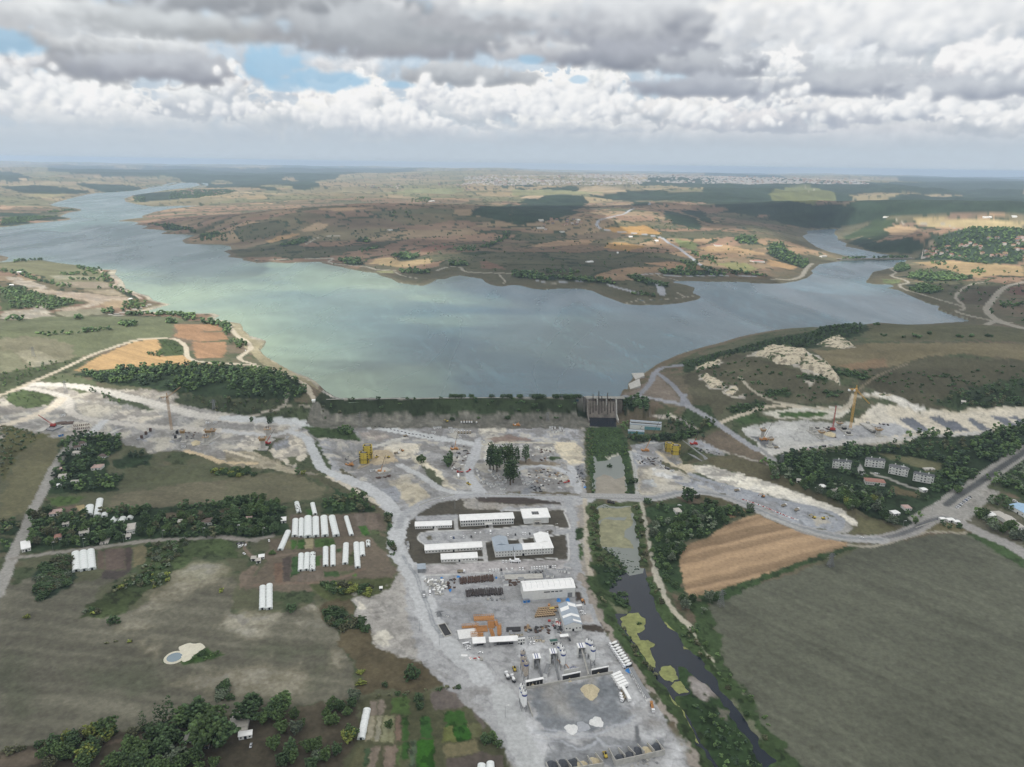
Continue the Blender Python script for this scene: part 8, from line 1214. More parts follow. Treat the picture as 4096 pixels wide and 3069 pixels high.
OCT=np.array([(1,0,0),(0,1,0),(-1,0,0),(0,-1,0),(0,0,1),(0,0,-1),(.6,.6,.6),(-.6,.6,.5),(-.6,-.6,.6),(.6,-.6,.5)],np.float32); OF=np.array([(0,6,4),(6,1,4),(1,7,4),(7,2,4),(2,8,4),(8,3,4),(3,9,4),(9,0,4),(0,1,6),(1,2,7),(2,3,8),(3,0,9),(1,0,5),(2,1,5),(3,2,5),(0,3,5)],np.int32)
nr=np.random.RandomState(11)
KIND={'dark':(.056,.092,.040),'mid':(.080,.126,.046),'grey':(.115,.142,.094),'yellow':(.16,.185,.045),'pine':(.036,.058,.034),'olive':(.092,.098,.054)}
def crown(nc,col,shape,q=1.0):
    # clumps spread through the crown's volume; shape = (radius, bottom, top) in units of tree height
    R,b0,t0=shape; u=nr.normal(size=(nc,3)); u/=np.linalg.norm(u,axis=1)[:,None]; rr=nr.uniform(.45,1,nc)**.6; lob=1+.28*np.sin(3*np.arctan2(u[:,1],u[:,0])+nr.uniform(0,6))+.15*np.sin(5*u[:,2]+nr.uniform(0,6))
    c=u*rr[:,None]*lob[:,None]; c[:,2]=(c[:,2]*.5+.5)*(t0-b0)+b0; c[:,:2]*=R; s=(nr.uniform(.2,.42,nc)*R*q*(1 if nc<40 else .72)); V=[];C=[]
    for i in range(nc):
        a=nr.uniform(0,6.28); k=OCT*(1+nr.uniform(-.3,.3,OCT.shape)); x=k[:,0]*math.cos(a)-k[:,1]*math.sin(a); y=k[:,0]*math.sin(a)+k[:,1]*math.cos(a); V.append(np.stack([x,y,k[:,2]*.75],1)*s[i]+c[i]); C.append(np.tile(np.array(col)*nr.uniform(.6,1.45),(len(OCT),1)))
    n=len(OCT); return np.concatenate(V).astype(np.float32),np.concatenate([OF+i*n for i in range(nc)]),np.concatenate(C).astype(np.float32)
SH={'tree':(.42,.16,1.0),'tall':(.19,.2,1.0),'poplar':(.15,.06,1.0),'shrub':(.75,.0,.9),'pine':(.30,.10,1.0)}
def mk_tree(name,kind,shape,nc):
    T=proto(name,'shrub' if shape=='shrub' else 'tree'); V,Fc,C=crown(nc,KIND[kind],SH[shape],.8 if shape!='shrub' else .9); link('crown',npmesh('crown',V,Fc,LEAF,C),T)
    m=MB(); m.bar((0,0,-.08),(0,.01,.42),.03,6,.016)
    if shape=='tree': m.bar((0,0,.28),(.17,.05,.6),.016,4,.007).bar((0,0,.25),(-.16,.08,.58),.016,4,.007).bar((0,0,.3),(.02,-.17,.6),.014,4,.006)
    if shape!='shrub': part('trunk',m,BARK,T)
    return T
VAR={}
for k in KIND: VAR[(k,'tree')]=[mk_tree('broadleaf_tree',k,'tree',210) for _ in range(2)]; VAR[(k,'shrub')]=[mk_tree('shrub',k,'shrub',90)]
VAR[('dark','poplar')]=[mk_tree('poplar_tree','dark','poplar',90)]; VAR[('mid','poplar')]=[mk_tree('poplar_tree','mid','poplar',90)]; VAR[('dark','tall')]=[mk_tree('broadleaf_tree','dark','tall',260)]; VAR[('mid','tall')]=[mk_tree('broadleaf_tree','mid','tall',260)]; VAR[('pine','pine')]=[mk_tree('pine_tree','pine','pine',80)]
TREES=[]  # x, y, h, kind, shape, label
OBST=[(o.location.x,o.location.y) for o in sc.objects if o.parent is None and o.get('category') in ('house','shed','building','apartment block','greenhouse','cabin','site cabin')]
OBST=np.array(OBST)
def zone(t,poly,sp,h,kinds,label,shape='tree',jit=.45,dens=1.0):
    P=GP(t,poly)[:,:2]; lo,hi=P.min(0),P.max(0); X_,Y_=np.meshgrid(np.arange(lo[0],hi[0],sp),np.arange(lo[1],hi[1],sp)); X_=X_.ravel()+nr.uniform(-jit,jit,X_.size)*sp; Y_=Y_.ravel()+nr.uniform(-jit,jit,Y_.size)*sp
    ok=inside(X_,Y_,P)&(nr.uniform(size=X_.size)<dens)&(fbm(X_/40,Y_/40,2,77)>.30)
    for x,y in zip(X_[ok],Y_[ok]):
        if len(OBST) and (np.hypot(OBST[:,0]-x+4,OBST[:,1]-y+1).min()<6.5): continue
        TREES.append((x,y,nr.uniform(*h),kinds[nr.randint(len(kinds))],shape,label))
def one(t,x,y,h,kind,label,shape='tree'): g=GP(t,[(x,y)])[0]; TREES.append((g[0],g[1],h,kind,shape,label))
BR=['dark','dark','mid','olive']; D3=['dark','dark','pine']; MX=['dark','mid','grey','mid']
a='in the wood at the lower left corner'
zone('E',pl_('200 1700 560 1440 980 1400 1000 1480 850 1500 700 1560 700 1700'),8,(6,10),BR,'dark green tree '+a); zone('E',pl_('700 1700 720 1560 1100 1430 1560 1390 1570 1480 1400 1540 1300 1700'),8.5,(9,13),['mid','mid','dark'],'round green tree '+a); zone('E',pl_('1200 1700 1450 1520 1700 1490 1960 1560 2209 1640 2209 1720'),8,(7,12),MX,'mixed green tree below the farmhouse'); zone('E',pl_('0 1550 400 1440 580 1410 980 1340 1200 1340 1380 1290 1380 1340 980 1400 560 1450 200 1530'),6,(3,5),['dark','olive'],'low shrub on the field edge at the lower left','shrub')
for x,y,h,k,s in [(930,1400,14,'mid','tree'),(800,1410,11,'yellow','tree'),(925,1430,10,'yellow','tree'),(1240,1345,14,'dark','poplar'),(1380,1330,19,'dark','poplar'),(1425,1330,16,'dark','poplar'),(1475,1330,24,'dark','poplar'),(1600,1310,15,'mid','tree'),(1700,1300,18,'dark','tree'),(1790,1295,13,'dark','tree'),(1860,1330,17,'mid','tree'),(1760,1440,18,'mid','tree'),(1830,1480,22,'mid','tree'),(1920,1460,18,'dark','tree'),(2140,1265,17,'dark','tree'),(590,1440,8,'yellow','tree'),(650,1430,9,'pine','pine'),(760,1600,11,'yellow','tree'),(1590,1600,16,'yellow','poplar'),(1730,1640,18,'dark','poplar')]:
    k2='dark' if (s=='poplar' and k=='yellow') else k; one('E',x,y,h,k2,'%s %s above the lower left wood near x'%({'dark':'dark green','mid':'green','yellow':'bright yellow-green','pine':'pointed dark'}[k],{'tree':'tree','poplar':'slender poplar','pine':'pine'}[s]),s)
zone('A',pl_('-20 1160 570 1155 570 1195 -20 1215'),7,(11,15),D3[:2]+['mid'],'tall dark tree in the row along the ploughed field'); zone('A',pl_('580 1150 770 1135 890 1085 910 1150 700 1190'),6,(5,9),BR,'tree by the greyish bush at the garden corner'); one('A',845,1090,9,'grey','pale grey-green bushy tree at the corner of the gardens')
zone('A',pl_('0 1220 450 1200 850 1170 900 1250 840 1440 700 1700 0 1700'),9.5,(6,10),MX,'tree in the orchard left of the long leaning greenhouse',dens=.8); one('A',1150,1320,6,'mid','round bright tree standing in the vegetable plots'); one('A',800,1440,9,'yellow','yellow-green tree at the edge of the orchard')
zone('A',pl_('590 300 740 260 860 380 1000 440 960 485 740 485 640 420'),5.5,(3,5.5),['dark','dark','olive'],'dark shrub in the thicket between field and spoil','shrub'); one('A',1340,875,8,'dark','large dark round bush below the grey spoil','shrub'); zone('A',pl_('500 100 720 60 1000 110 1010 180 860 180 620 140'),5,(2.5,5),['yellow','dark','mid','olive'],'yellowish shrub in the thicket below the greenhouses','shrub'); one('A',1115,955,3,'dark','low wide shrub in the brown scrub','shrub'); one('A',905,850,3.4,'yellow','yellow-green bush in the brown scrub, upper','shrub'); one('A',905,940,3.6,'yellow','yellow-green bush in the brown scrub, lower','shrub'); one('A',310,300,5,'dark','bush left of the twin greenhouses\' plot','shrub')
zone('A',pl_('1970 1330 2090 1420 2100 1500 1960 1500'),5,(3,5),['dark','mid'],'shrub at the tip of the garden plots','shrub'); zone('A',pl_('900 1075 1500 985 1800 955 1800 970 1500 1005 920 1090'),3.5,(1.5,3),['olive','dark'],'hedge shrub above the vegetable plots','shrub'); zone('A',pl_('1385 1040 1430 1035 1480 1200 1400 1200'),4.5,(2.5,4),['dark'],'shrub between the garden plots','shrub')
zone('E',pl_('310 0 610 0 600 90 430 200 330 220'),5.5,(3.5,6),['dark','dark','grey','olive'],'bush in the dark thicket in the left field','shrub'); zone('F',pl_('340 1450 560 1330 615 1380 610 1620 340 1650'),5.5,(3.5,6),['dark','dark','grey','olive'],'bush in the dark thicket below the village road','shrub'); zone('E',pl_('680 350 1060 60 1200 0 1460 0 1440 70 1060 260 920 345'),5,(2,3.6),['dark','olive','yellow','grey'],'bush in the long scrub strip across the left field','shrub'); zone('F',pl_('1270 1250 1640 1200 1560 1330 1450 1500 1200 1650 980 1657 1250 1420'),6,(2,4),['dark','olive','grey'],'bush on the scrub slope below the village road','shrub')
one('E',985,410,6,'dark','lone dark bush in the ploughed field','shrub'); zone('E',pl_('1850 1070 1860 980 1960 950 2010 1000 1990 1070'),4.5,(3.5,5),['dark','grey'],'bush in the round thicket at the field\'s edge','shrub'); one('E',235,370,3.4,'yellow','small yellow-green bush at the left edge of the field','shrub'); one('E',1905,140,3,'yellow','small yellow bush on the pale field','shrub'); zone('E',pl_('880 600 900 585 1160 555 1150 575 940 605'),3.5,(1.5,2.4),['olive','yellow'],'low scrub in the thin strip in the field','shrub'); zone('E',pl_('1600 720 1760 650 1880 680 1720 745'),4,(1.5,3),['mid','dark'],'green growth beside the field pond','shrub')
v='in the village grove'; zone('F',pl_('265 1000 350 965 480 985 740 980 960 965 1340 940 1340 1000 1150 1060 1250 1180 760 1265 300 1300 215 1180'),8.5,(5.5,9.5),BR,'tree among the houses of the village'); zone('F',pl_('1200 1000 1500 1000 1900 980 2209 920 2209 1180 1700 1190 1260 1215'),8.5,(5.5,9.5),BR,'tree at the right end of the village'); zone('F',pl_('960 960 1400 925 2000 880 2209 870 2209 900 1500 965 1000 1000'),6.5,(5,8),['dark'],'tree in the hedge behind the village')
zone('F',pl_('530 350 650 310 1040 290 1050 420 930 510 880 640 1080 640 980 780 430 800 440 740 500 600'),8,(5,9),D3+['mid'],'tree in the upper grove by the bridge site'); zone('F',pl_('1100 475 1300 465 1300 580 1250 580 1250 500 1100 500'),5,(6,8),['pine'],'dark pine in the clipped hedge','pine'); zone('F',pl_('0 1045 190 1045 150 1165 0 1175'),8,(5,8),BR,'tree at the left edge by the lane'); zone('F',pl_('0 1200 120 1205 90 1310 0 1315'),8,(5,8),BR,'tree at the left edge below the junction'); zone('F',pl_('0 220 250 260 380 300 250 380 100 560 0 700'),7,(1.6,3),['olive','dark','grey'],'scrub on the dark slope at the left edge','shrub')
zone('G',pl_('0 880 400 860 560 950 480 1050 570 1090 480 1170 300 1190 0 1170'),8.5,(6,10),D3[:2]+['mid'],'tree in the grove left of the greenhouses'); zone('G',pl_('800 665 960 710 1200 810 1320 950 1260 975 840 970 840 900 960 810'),8,(4.5,8),BR,'tree in the grove above the greenhouses'); zone('G',pl_('1385 1000 1430 990 1475 1380 1440 1380'),5,(2.5,4.5),['dark','olive'],'shrub on the bank left of the haul road','shrub'); one('G',630,645,8,'dark','dark tree at the top edge of the meadow'); one('G',675,645,6,'yellow','bright green tree beside the dark one by the meadow'); zone('G',pl_('0 600 200 590 260 650 0 680'),6,(3,5),['dark'],'shrub in the hollow of the meadow','shrub'); zone('F',pl_('1800 590 2150 600 2100 670 1850 650'),6,(3,5),['dark','yellow'],'shrub at the head of the meadow','shrub')
zone('G',pl_('940 260 1080 245 1130 310 980 300'),5,(5,7),['mid','dark'],'small tree on the green wedge below the dam'); one('G',1693,545,11,'mid','lone leafy tree on the pale ramp'); zone('G',pl_('1895 500 1945 500 1950 580 1900 570'),6,(8,10),['dark'],'dark tree beside the pale stacks'); one('G',225,192,8,'dark','tree beside the haul road above the piers'); one('G',392,205,10,'dark','dark tree behind the left piers'); zone('G',pl_('560 1280 400 1330 350 1325 500 1270'),5,(3,4),['mid','yellow'],'bush beside the slanting greenhouse','shrub')
for x,y,h in [(345,830,25),(375,820,23),(405,835,26),(430,800,22),(360,760,22),(470,760,22),(500,775,22),(520,760,21),(570,770,19),(655,755,19),(520,950,27),(545,930,25),(500,900,20)]: one('H',x,y,h*1.15,'dark' if x<450 or x>500 else 'mid','tall dark tree of the group in the middle of the site','tall')
for i,x in enumerate(list(range(10,110,24))+[185]+[360,455,510,520,600,610]+list(range(715,810,22))+[905,930,980,1010,1050,1085,1120]): one('H',x,196,5.5,'dark','shrub on the crest of the dam facing the lake','shrub')
zone('O',pl_('745 872 1265 866 1265 888 760 900'),17,(2,4),['dark','mid'],'bush scattered on the grassy dam face','shrub',dens=.6); zone('O',pl_('740 862 1150 859 1150 862 740 865'),9,(3,5),['dark'],'low shrub along the lake side of the dam','shrub')
for x,y,s in [(725,275,9),(950,280,8),(590,310,7),(760,315,6),(500,380,9),(915,375,6),(365,235,7),(225,235,7),(250,380,6),(785,375,5),(1080,250,6),(640,240,6),(20,390,8),(330,260,5)]: one('H',x,y,s*.6,'dark','bush on the downstream face of the dam','shrub')
zone('H',pl_('1500 200 1720 215 1700 330 1640 340 1600 290 1490 340'),7,(6,10),D3[:2],'dark tree beside the spillway'); zone('H',pl_('1470 440 1530 430 1530 500 1480 500'),6,(6,8),['mid'],'tree beside the powerhouse annex'); zone('H',pl_('1650 440 1740 445 1720 470 1650 470'),6,(5,7),['dark'],'tree in front of the powerhouse'); zone('I',pl_('30 325 600 285 640 300 560 345 60 362'),6,(5,8),D3,'tree in the dark belt behind the right-bank towers'); zone('I',pl_('300 130 520 170 640 250 700 170 800 200 760 250 640 290 560 260 420 200'),7,(4,7),BR,'tree on the slope between the powerhouse and the road'); zone('H',pl_('1830 395 2100 430 2209 560 2100 520 1850 475'),7,(4,7),D3,'tree round the powerhouse turning circle')
zone('H',pl_('1180 460 1250 450 1250 560 1230 700 1260 1030 1210 1030 1180 700'),5,(1.2,2.4),['mid','olive','dark'],'shrub on the left bank of the canal','shrub'); zone('H',pl_('1260 460 1460 470 1470 680 1350 720 1300 750 1240 660'),4,(.8,1.6),['mid','mid','dark'],'reed clump in the canal below the spillway','shrub'); zone('H',pl_('1500 500 1540 620 1540 1030 1520 1040 1505 800 1480 700'),5,(1.2,2.4),['mid','dark'],'shrub on the right bank of the canal','shrub'); one('H',1375,800,4.5,'dark','round bush on an islet in the pond','shrub'); one('H',1577,930,6,'dark','dark round bush by the bank road','shrub')
zone('H',pl_('1200 1110 1265 1130 1270 1290 1300 1480 1310 1657 1250 1657 1210 1400'),5.5,(2,4),['dark','olive','mid'],'shrub on the left river bank','shrub'); zone('H',pl_('1330 1490 1450 1510 1540 1570 1640 1690 1600 1720 1330 1720'),4,(1.5,2.2),['pine','dark'],'dense reed bed in the river','shrub'); zone('H',pl_('1280 1110 1440 1130 1430 1160 1290 1150'),5,(1.6,2.6),['dark'],'reed clump below the culverts','shrub'); zone('H',pl_('1590 1130 1640 1120 1700 1657 1650 1657 1610 1350'),6,(1.8,4),['dark','mid','olive'],'shrub on the right river bank','shrub')
zone('B',pl_('740 0 1000 -60 930 70 840 130 780 80'),4,(1.5,2.4),['pine','dark'],'dense reed bed beside the dark river','shrub'); zone('B',pl_('865 185 940 150 1015 200 970 285 900 255'),4,(2,3.4),['dark'],'dark bush on the small river island','shrub'); zone('B',pl_('780 180 860 300 1000 520 1240 850 1300 950 1240 900 960 560 830 350'),5,(1.4,3),['dark','mid','olive'],'shrub on the plant side of the river','shrub'); zone('B',pl_('1560 1130 1750 1180 1950 1340 2209 1657 1850 1700 1650 1400'),4.5,(1.2,2.6),['dark','mid','pine'],'marsh shrub on the lower island','shrub'); zone('B',pl_('1180 60 1300 330 1500 560 1700 780 2000 1180 2209 1460 2209 1400 1900 950 1600 560 1400 330 1240 100'),5.5,(1.4,3.2),['dark','mid','olive'],'shrub between the river and the pale path','shrub')
zone('B',pl_('1280 60 1450 300 1640 520 1900 820 2209 1230 2209 1300 1950 950 1680 620 1450 360'),5.5,(1.2,2.8),['dark','mid'],'shrub between the pale path and the dark field','shrub')
for x,y,h,k in [(1495,290,9,'grey'),(1560,230,7,'dark'),(1700,220,9,'grey'),(1750,215,7,'dark'),(1650,330,6,'grey'),(1600,470,5,'dark'),(1470,230,7,'dark'),(1095,440,4,'dark')]: one('B',x,y,h,k,'grey-green willow by the tip of the brown field' if k=='grey' else 'dark bush near the tip of the brown field')
zone('I',pl_('200 940 330 910 430 1010 700 920 900 940 1020 990 900 1050 720 1170 520 1230 460 1400 430 1480 300 1300 210 1150'),8,(5,9),['dark','mid','grey','dark'],'tree in the riverside wood left of the brown field'); zone('I',pl_('220 1250 300 1300 480 1640 400 1650 280 1450'),6,(2,4),['mid','dark'],'bush on the bank below the riverside wood','shrub'); one('I',540,880,16,'dark','tall dark tree standing beside the road bend'); one('I',195,890,6,'dark','dark bush at the road junction by the canal','shrub'); one('I',1075,955,8,'grey','greyish tree between the small and large brown fields'); zone('I',pl_('850 960 940 910 1110 975 920 1040'),6,(3,5),['dark'],'bush round the small brown field','shrub')
zone('I',pl_('930 540 1010 545 1010 600 930 590'),7,(5,7),['dark'],'tree on the cream slope\'s upper edge'); zone('I',pl_('1180 540 1300 540 1400 600 1450 690 1600 650 1750 700 2000 800 2209 890 2209 1050 1950 960 1700 820 1450 720 1250 690'),9,(5,9),['dark','mid','grey','mid'],'tree in the belt above the cream slope'); zone('I',pl_('600 830 840 900 900 940 700 900'),8,(3,5),['dark','olive'],'bush along the road embankment','shrub')
zone('J',pl_('90 700 300 665 480 680 700 625 900 640 940 700 820 720 720 740 560 735 540 800 500 900 300 860 130 780'),7.5,(6,9),['pine','dark','dark'],'tree in the wood round the apartment blocks'); zone('J',pl_('720 760 830 830 830 930 720 900 560 860 560 820 700 830'),8,(5,8),['pine','dark'],'tree between the left apartment blocks'); zone('J',pl_('300 870 560 900 820 950 1060 1000 1380 1060 1360 1100 1100 1090 900 1040 640 960'),7.5,(6,9),['pine','pine','dark'],'pine in the row below the apartment blocks','pine'); zone('J',pl_('940 640 1300 650 1560 720 1540 760 1240 705 950 665'),7.5,(6,8),['dark','pine'],'tree behind the clearing in the wood')
zone('J',pl_('1010 730 1240 780 1440 860 1440 960 1380 1000 1430 1150 1600 1050 1900 830 2209 640 2209 440 2000 450 1900 520 1780 560 1740 650 1560 740 1480 850'),8.5,(7,10),['dark','mid','dark','pine'],'tree in the large wood right of the apartment blocks',dens=.9); zone('J',pl_('1160 500 1220 500 1240 560 1180 560'),7,(8,10),['mid'],'tree at the corner of the wood by the cuttings'); zone('J',pl_('1290 500 1560 500 1580 560 1320 555'),8,(7,9),['mid','dark','grey'],'round tree along the edge of the wood by the cuttings'); zone('J',pl_('1200 560 1700 560 1720 650 1400 690 1000 620'),9,(4,7),['dark','olive'],'tree in the scrubby wood under the cuttings')
zone('J',pl_('350 960 600 1000 900 1060 1100 1120 1150 1200 1100 1320 950 1240 700 1150 380 1060'),9,(6,11),['dark','mid','grey','mid'],'tree in the belt between the cream slope and the lane'); one('J',675,1120,9,'yellow','bright green tree in the belt above the gravel loop'); one('J',905,1100,9,'yellow','bright yellow-green tree in the belt above the gravel loop'); zone('J',pl_('1100 1200 1380 1190 1280 1290 1200 1330 1100 1320'),8,(5,8),['dark','mid'],'tree inside the road junction bend'); zone('J',pl_('0 740 120 830 300 900 420 960 300 1000 0 900'),9,(5,8),['dark','mid','grey'],'tree beside the lane, left of the apartments')
zone('J',pl_('2209 760 2050 860 1900 890 1880 960 2000 960 2209 1060'),8,(6,9),['dark','mid','grey'],'tree beyond the asphalt road at the right edge'); zone('J',pl_('1850 1060 2000 1060 2209 1180 2209 1240 2000 1150 1850 1100'),8,(5,8),['grey','dark'],'greyish tree in the row by the depot'); zone('J',pl_('1780 1180 1920 1160 1960 1250 2209 1400 2209 1480 1950 1370 1760 1260'),9,(7,11),['mid','grey'],'pale green roadside tree at the right edge'); zone('J',pl_('1470 1290 1560 1270 1700 1300 1660 1340 1500 1330'),7,(3.5,6),['dark'],'dark bush on the road island'); zone('J',pl_('1540 1080 1640 1050 1700 1130 1560 1150'),7,(5,8),['dark','mid'],'tree at the corner of the roadside car park')
zone('J',pl_('1400 240 1650 150 2000 80 2209 90 2209 280 1700 290'),12,(5,8),D3+['olive'],'tree in the scrub on the right hill'); zone('Q',pl_('430 275 700 195 870 150 1100 108 1300 65 1380 80 1300 140 1080 180 700 230 500 300'),9,(3,6),['dark','pine'],'tree on the ridge by the lake'); zone('Q',pl_('850 405 1020 410 980 440 880 440'),8,(3,5),['dark'],'bush in the quarry hollow','shrub'); zone('Q',pl_('640 490 860 465 850 520 700 530'),8,(3,5),['dark'],'bush above the road fork','shrub'); zone('Q',pl_('1000 330 1190 330 1190 360 1060 350'),8,(3,5),['dark'],'bush under the quarry face','shrub'); zone('Q',pl_('1140 400 1270 420 1200 440'),8,(3,5),['dark'],'bush in the right part of the quarry','shrub'); zone('Q',pl_('1190 285 1400 320 1400 360 1230 330'),8,(3,5),['dark'],'bush below the tan field','shrub')
for x,y in pl_('1480 120 1580 128 1640 122 2030 122 1720 110 1880 125 1940 125 1660 130 1320 62 1440 62 1560 55 1620 52 1680 50'): one('Q',x,y+4,6,'dark','dark round bush on the hilltop above the tan field','shrub')
zone('P',pl_('490 560 700 532 1000 512 1500 512 1800 552 1950 622 1990 680 1900 735 1500 712 1300 692 900 640 640 615'),10,(7,10),['dark','pine','mid','dark'],'tree in the big left wood by the lake'); zone('P',pl_('1180 700 1500 725 1900 745 2209 770 2209 860 1700 848 1300 790'),13,(3,5),['dark','olive'],'scrub on the slope left of the dam'); lb='in the sunlit fields on the left'
for pl,sp,h in [(pl_('220 300 480 295 560 275 720 270 730 285 560 295 300 318'),8,(4,7)),(pl_('770 235 880 230 900 255 780 255'),8,(5,8)),(pl_('1075 215 1130 215 1150 235 1080 235'),8,(6,8)),(pl_('1300 210 1400 225 1480 245 1490 315 1460 310 1430 255 1300 235'),9,(6,9)),(pl_('810 172 1150 170 1265 178 1260 215 1200 212 1150 185 810 182'),9,(6,8)),(pl_('1480 355 1560 350 1600 375 1580 400 1480 400'),8,(6,8)),(pl_('960 430 1050 430 1050 452 960 450'),7,(4,6)),(pl_('1040 340 1180 380 1180 430 1070 400'),12,(2,4)),(pl_('0 570 200 500 480 460 480 480 250 560 120 640 0 660'),12,(3,5)),(pl_('490 190 530 190 530 210 470 210'),9,(6,8)),(pl_('10 205 60 200 230 205 220 225 20 222'),16,(7,9)),(pl_('580 660 700 690 830 760 800 770 600 690'),9,(4,7)),(pl_('260 600 400 560 560 590 500 620'),12,(2,4)),(pl_('50 700 160 660 350 710 250 770 100 750'),12,(2,4)),(pl_('660 150 740 145 740 170 660 170'),9,(6,8))]:
    zone('P',pl,sp,h,['dark','mid','dark'],'dark tree or bush '+lb)
for pl in (pl_('0 995 190 1005 350 1085 620 1130 560 1155 300 1085 0 1010'),pl_('650 955 860 990 980 1085 980 1115 850 1050 680 985'),pl_('500 1022 760 1028 755 1042 510 1042'),pl_('80 915 350 903 510 930 90 928'),pl_('1000 1345 1140 1255 1285 1272 1240 1315 1050 1352'),pl_('570 1070 910 1072 905 1086 580 1082'),pl_('800 1135 915 1150 900 1160 820 1150'),pl_('20 550 540 530 300 570 20 600'),pl_('400 490 620 470 640 480 420 500'),pl_('940 1130 1150 1200 1130 1215 960 1150'),pl_('410 1300 620 1280 500 1335 410 1335'),pl_('0 1150 160 1150 400 1215 700 1275 500 1330 100 1330')): zone('K',pl,13,(5,8),['dark','mid'],'tree on the left bank of the lake')
for t,pl,sp in [('M',pl_('0 1010 150 1015 330 1050 620 1060 900 1090 890 1120 600 1092 250 1085 0 1055'),13),('M',pl_('1000 1040 1100 1050 1350 1130 1320 1150 1200 1130 1050 1080'),13),('M',pl_('1030 1190 1240 1215 1230 1230 1040 1215'),13),('M',pl_('1250 1000 1500 960 1700 980 1840 1020 1830 1050 1600 1045 1300 1030'),15),('M',pl_('1450 920 1620 940 1600 970 1480 960'),15),('M',pl_('1540 830 1780 900 1760 950 1560 870'),17),('M',pl_('1900 720 2000 690 2120 720 2110 770 1950 770'),17),('M',pl_('1850 1000 2150 1030 2209 1060 1900 1040'),16),('M',pl_('260 1000 580 1010 570 1030 270 1020'),16),
 ('N',pl_('1500 700 1700 645 2209 630 2209 920 1900 950 1500 905 1330 890 1350 840'),19),('N',pl_('1080 990 1150 940 1225 970 1210 1000 1100 1015'),12),('N',pl_('1130 1050 1320 1010 1500 1020 1790 1070 1700 1085 1450 1090 1300 1090'),14),('N',pl_('1200 1140 1350 1110 1540 1170 1400 1200 1260 1190'),14),('N',pl_('0 770 130 760 180 830 330 900 370 940 300 980 100 910 0 850'),17),('N',pl_('640 903 1215 893 1215 899 640 909'),11),('N',pl_('1400 920 1540 930 1550 965 1420 950'),18),('N',pl_('1750 990 1870 1000 1860 1040 1760 1040'),18),('N',pl_('2000 1290 2209 1290 2209 1320 2010 1320'),14),
 ('L',pl_('180 785 420 712 445 730 400 770 250 790'),14),('L',pl_('860 740 900 722 980 725 980 755 900 755'),14),('L',pl_('680 905 900 895 920 950 800 950'),13),('L',pl_('1170 870 1300 845 1410 860 1400 895 1250 905'),14),('L',pl_('1940 800 2100 700 2209 650 2209 690 2000 800'),17),('L',pl_('1660 930 1820 925 1820 958 1680 962'),12),('L',pl_('1710 810 1900 795 1900 830 1720 840'),15),('L',pl_('880 830 1050 790 1060 810 900 845'),15),('L',pl_('1240 1000 1500 1000 1520 1025 1380 1030 1250 1020'),12),('L',pl_('1280 470 1360 560 1460 590 1420 600 1300 530'),20),('L',pl_('1150 500 1200 500 1190 590 1170 590'),20),
 ('L',pl_('1340 385 1480 365 1520 385 1480 415 1340 410'),28),('K',pl_('1310 595 1500 605 1710 665 1690 672 1450 648'),16),('K',pl_('1730 690 1900 670 1990 740 1900 745 1720 745'),15),('K',pl_('1480 320 1650 300 2040 310 1900 350 1700 375 1450 380'),30),('K',pl_('1150 365 1250 360 1250 410 1160 410'),26),('L',pl_('870 370 935 365 935 390 870 390'),30)]:
    zone(t,pl,sp,(7,10),['dark','dark','mid'],'far tree, dam' if sp==11 else 'far tree')
for t,n_,pl in [('M',170,pl_('0 640 700 560 1500 560 1900 800 2209 900 2100 1080 1300 1030 900 1090 0 1010')),('L',130,pl_('0 640 1300 640 2000 700 2209 900 2209 1010 1000 980 0 900')),('Q',120,pl_('1300 300 2212 260 2212 500 1450 420')),('Q',90,pl_('480 300 760 240 900 300 1250 400 1300 460 700 470')),('N',90,pl_('1300 940 2209 1000 2209 1450 1700 1290 1300 1130')),('K',60,pl_('1700 600 2209 560 2209 760 1900 760'))]:
    P=GP(t,pl)[:,:2]; lo,hi=P.min(0),P.max(0); c=0
    while c<n_:
        x,y=nr.uniform(lo[0],hi[0]),nr.uniform(lo[1],hi[1])
        if inside(np.array([x]),np.array([y]),P)[0]: TREES.append((x,y,nr.uniform(3,7) if t!='Q' else nr.uniform(2,4),'dark','tree' if t!='Q' else 'shrub','far tree')); c+=1
sdv=lambda x,y: float(SD[min(NR-1,int(np.interp(math.hypot(x,y),RR,np.arange(NR)))),min(NC-1,max(0,int(round((math.atan2(x,y)-TH[0])/(TH[1]-TH[0])))))])
TREES=[T_ for T_ in TREES if math.hypot(T_[0],T_[1])>200 and (sdv(T_[0],T_[1])>1 or T_[5]=='far tree' and sdv(T_[0],T_[1])>-40 or 'dam' in T_[5])]
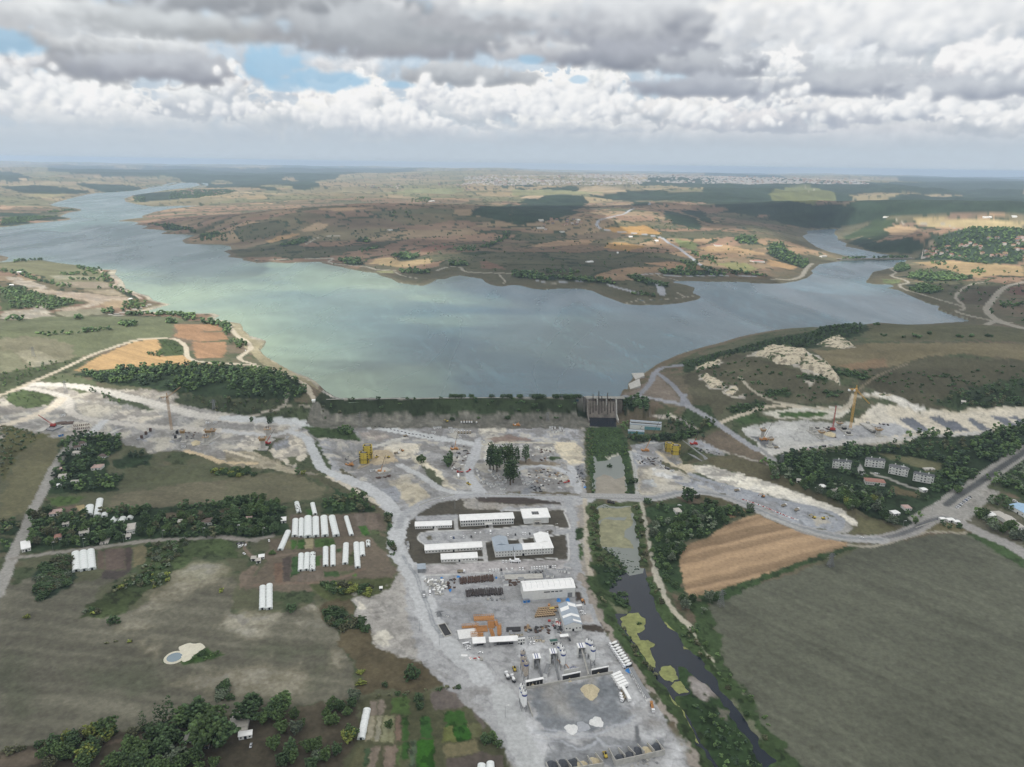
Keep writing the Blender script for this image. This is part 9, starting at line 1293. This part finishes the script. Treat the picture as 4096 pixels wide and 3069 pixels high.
TREES.sort(key=lambda T_:-T_[2]*(1.6 if T_[4]=='shrub' else 1)/math.sqrt(T_[0]**2+T_[1]**2+EYE**2))
cnt={}; rest=[]; used={}
for x,y,h,k,s,lab in TREES:
    kk='shrub' if s=='shrub' else 'tree'; cnt.setdefault(kk,0); th=math.atan2(x,y); vis=abs(th)<rad(41)
    z=max(z0(x,y),24.2 if lab=='far tree, dam' else -9)
    if lab[:8]=='far tree' or cnt[kk]>=285 or not vis or (k,s) not in VAR: rest.append((x,y,z,h,k,s)); continue
    cnt[kk]+=1; pr=VAR[(k,s)][nr.randint(len(VAR[(k,s)]))]; 
    if lab.endswith('near x'): used[lab]=used.get(lab,0)+1; lab=lab[:-7]+', %s from the front'%nth(used[lab]-1)
    dup(pr,(x,y,z-.15),nr.uniform(0,6.28),lab,lab+' group' if False else 'plants: '+lab.split(',')[0],(h*nr.uniform(.9,1.15),h*nr.uniform(.9,1.15),h))
print('trees',cnt,'rest',len(rest))
VV=[];FF=[];CC=[];off=0; LP={}
for k in KIND:
    for s in ('tree','shrub','poplar','pine','tall'): LP[(k,s)]=[crown(13 if s!='shrub' else 9,KIND[k],SH[s],1.5) for _ in range(4)]; LP[(k,s,'f')]=[crown(5,KIND[k],(.5,.05,1) if s!='shrub' else SH[s],2.4) for _ in range(4)]
for x,y,z,h,k,s in rest:
    far=math.hypot(x,y)>1500; V,Fc,C=LP[(k,s,'f') if far else (k,s)][nr.randint(4)]; a=nr.uniform(0,6.28); ca,sa=math.cos(a)*h,math.sin(a)*h; V2=np.stack([V[:,0]*ca-V[:,1]*sa+x,V[:,0]*sa+V[:,1]*ca+y,V[:,2]*h+z-.2],1); VV.append(V2); FF.append(Fc+off); CC.append(C*nr.uniform(.7,1.3)); off+=len(V)
o=link('woodland',npmesh('woodland',np.concatenate(VV),np.concatenate(FF),LEAF,np.concatenate(CC))); tag(o,'remaining woods, hedges and scrub spread over the whole landscape','woodland',kind='stuff')
for T_ in PROTO:
    for c in list(T_.children):
        for g in list(c.children): bpy.data.objects.remove(g)
        bpy.data.objects.remove(c)
    bpy.data.objects.remove(T_)
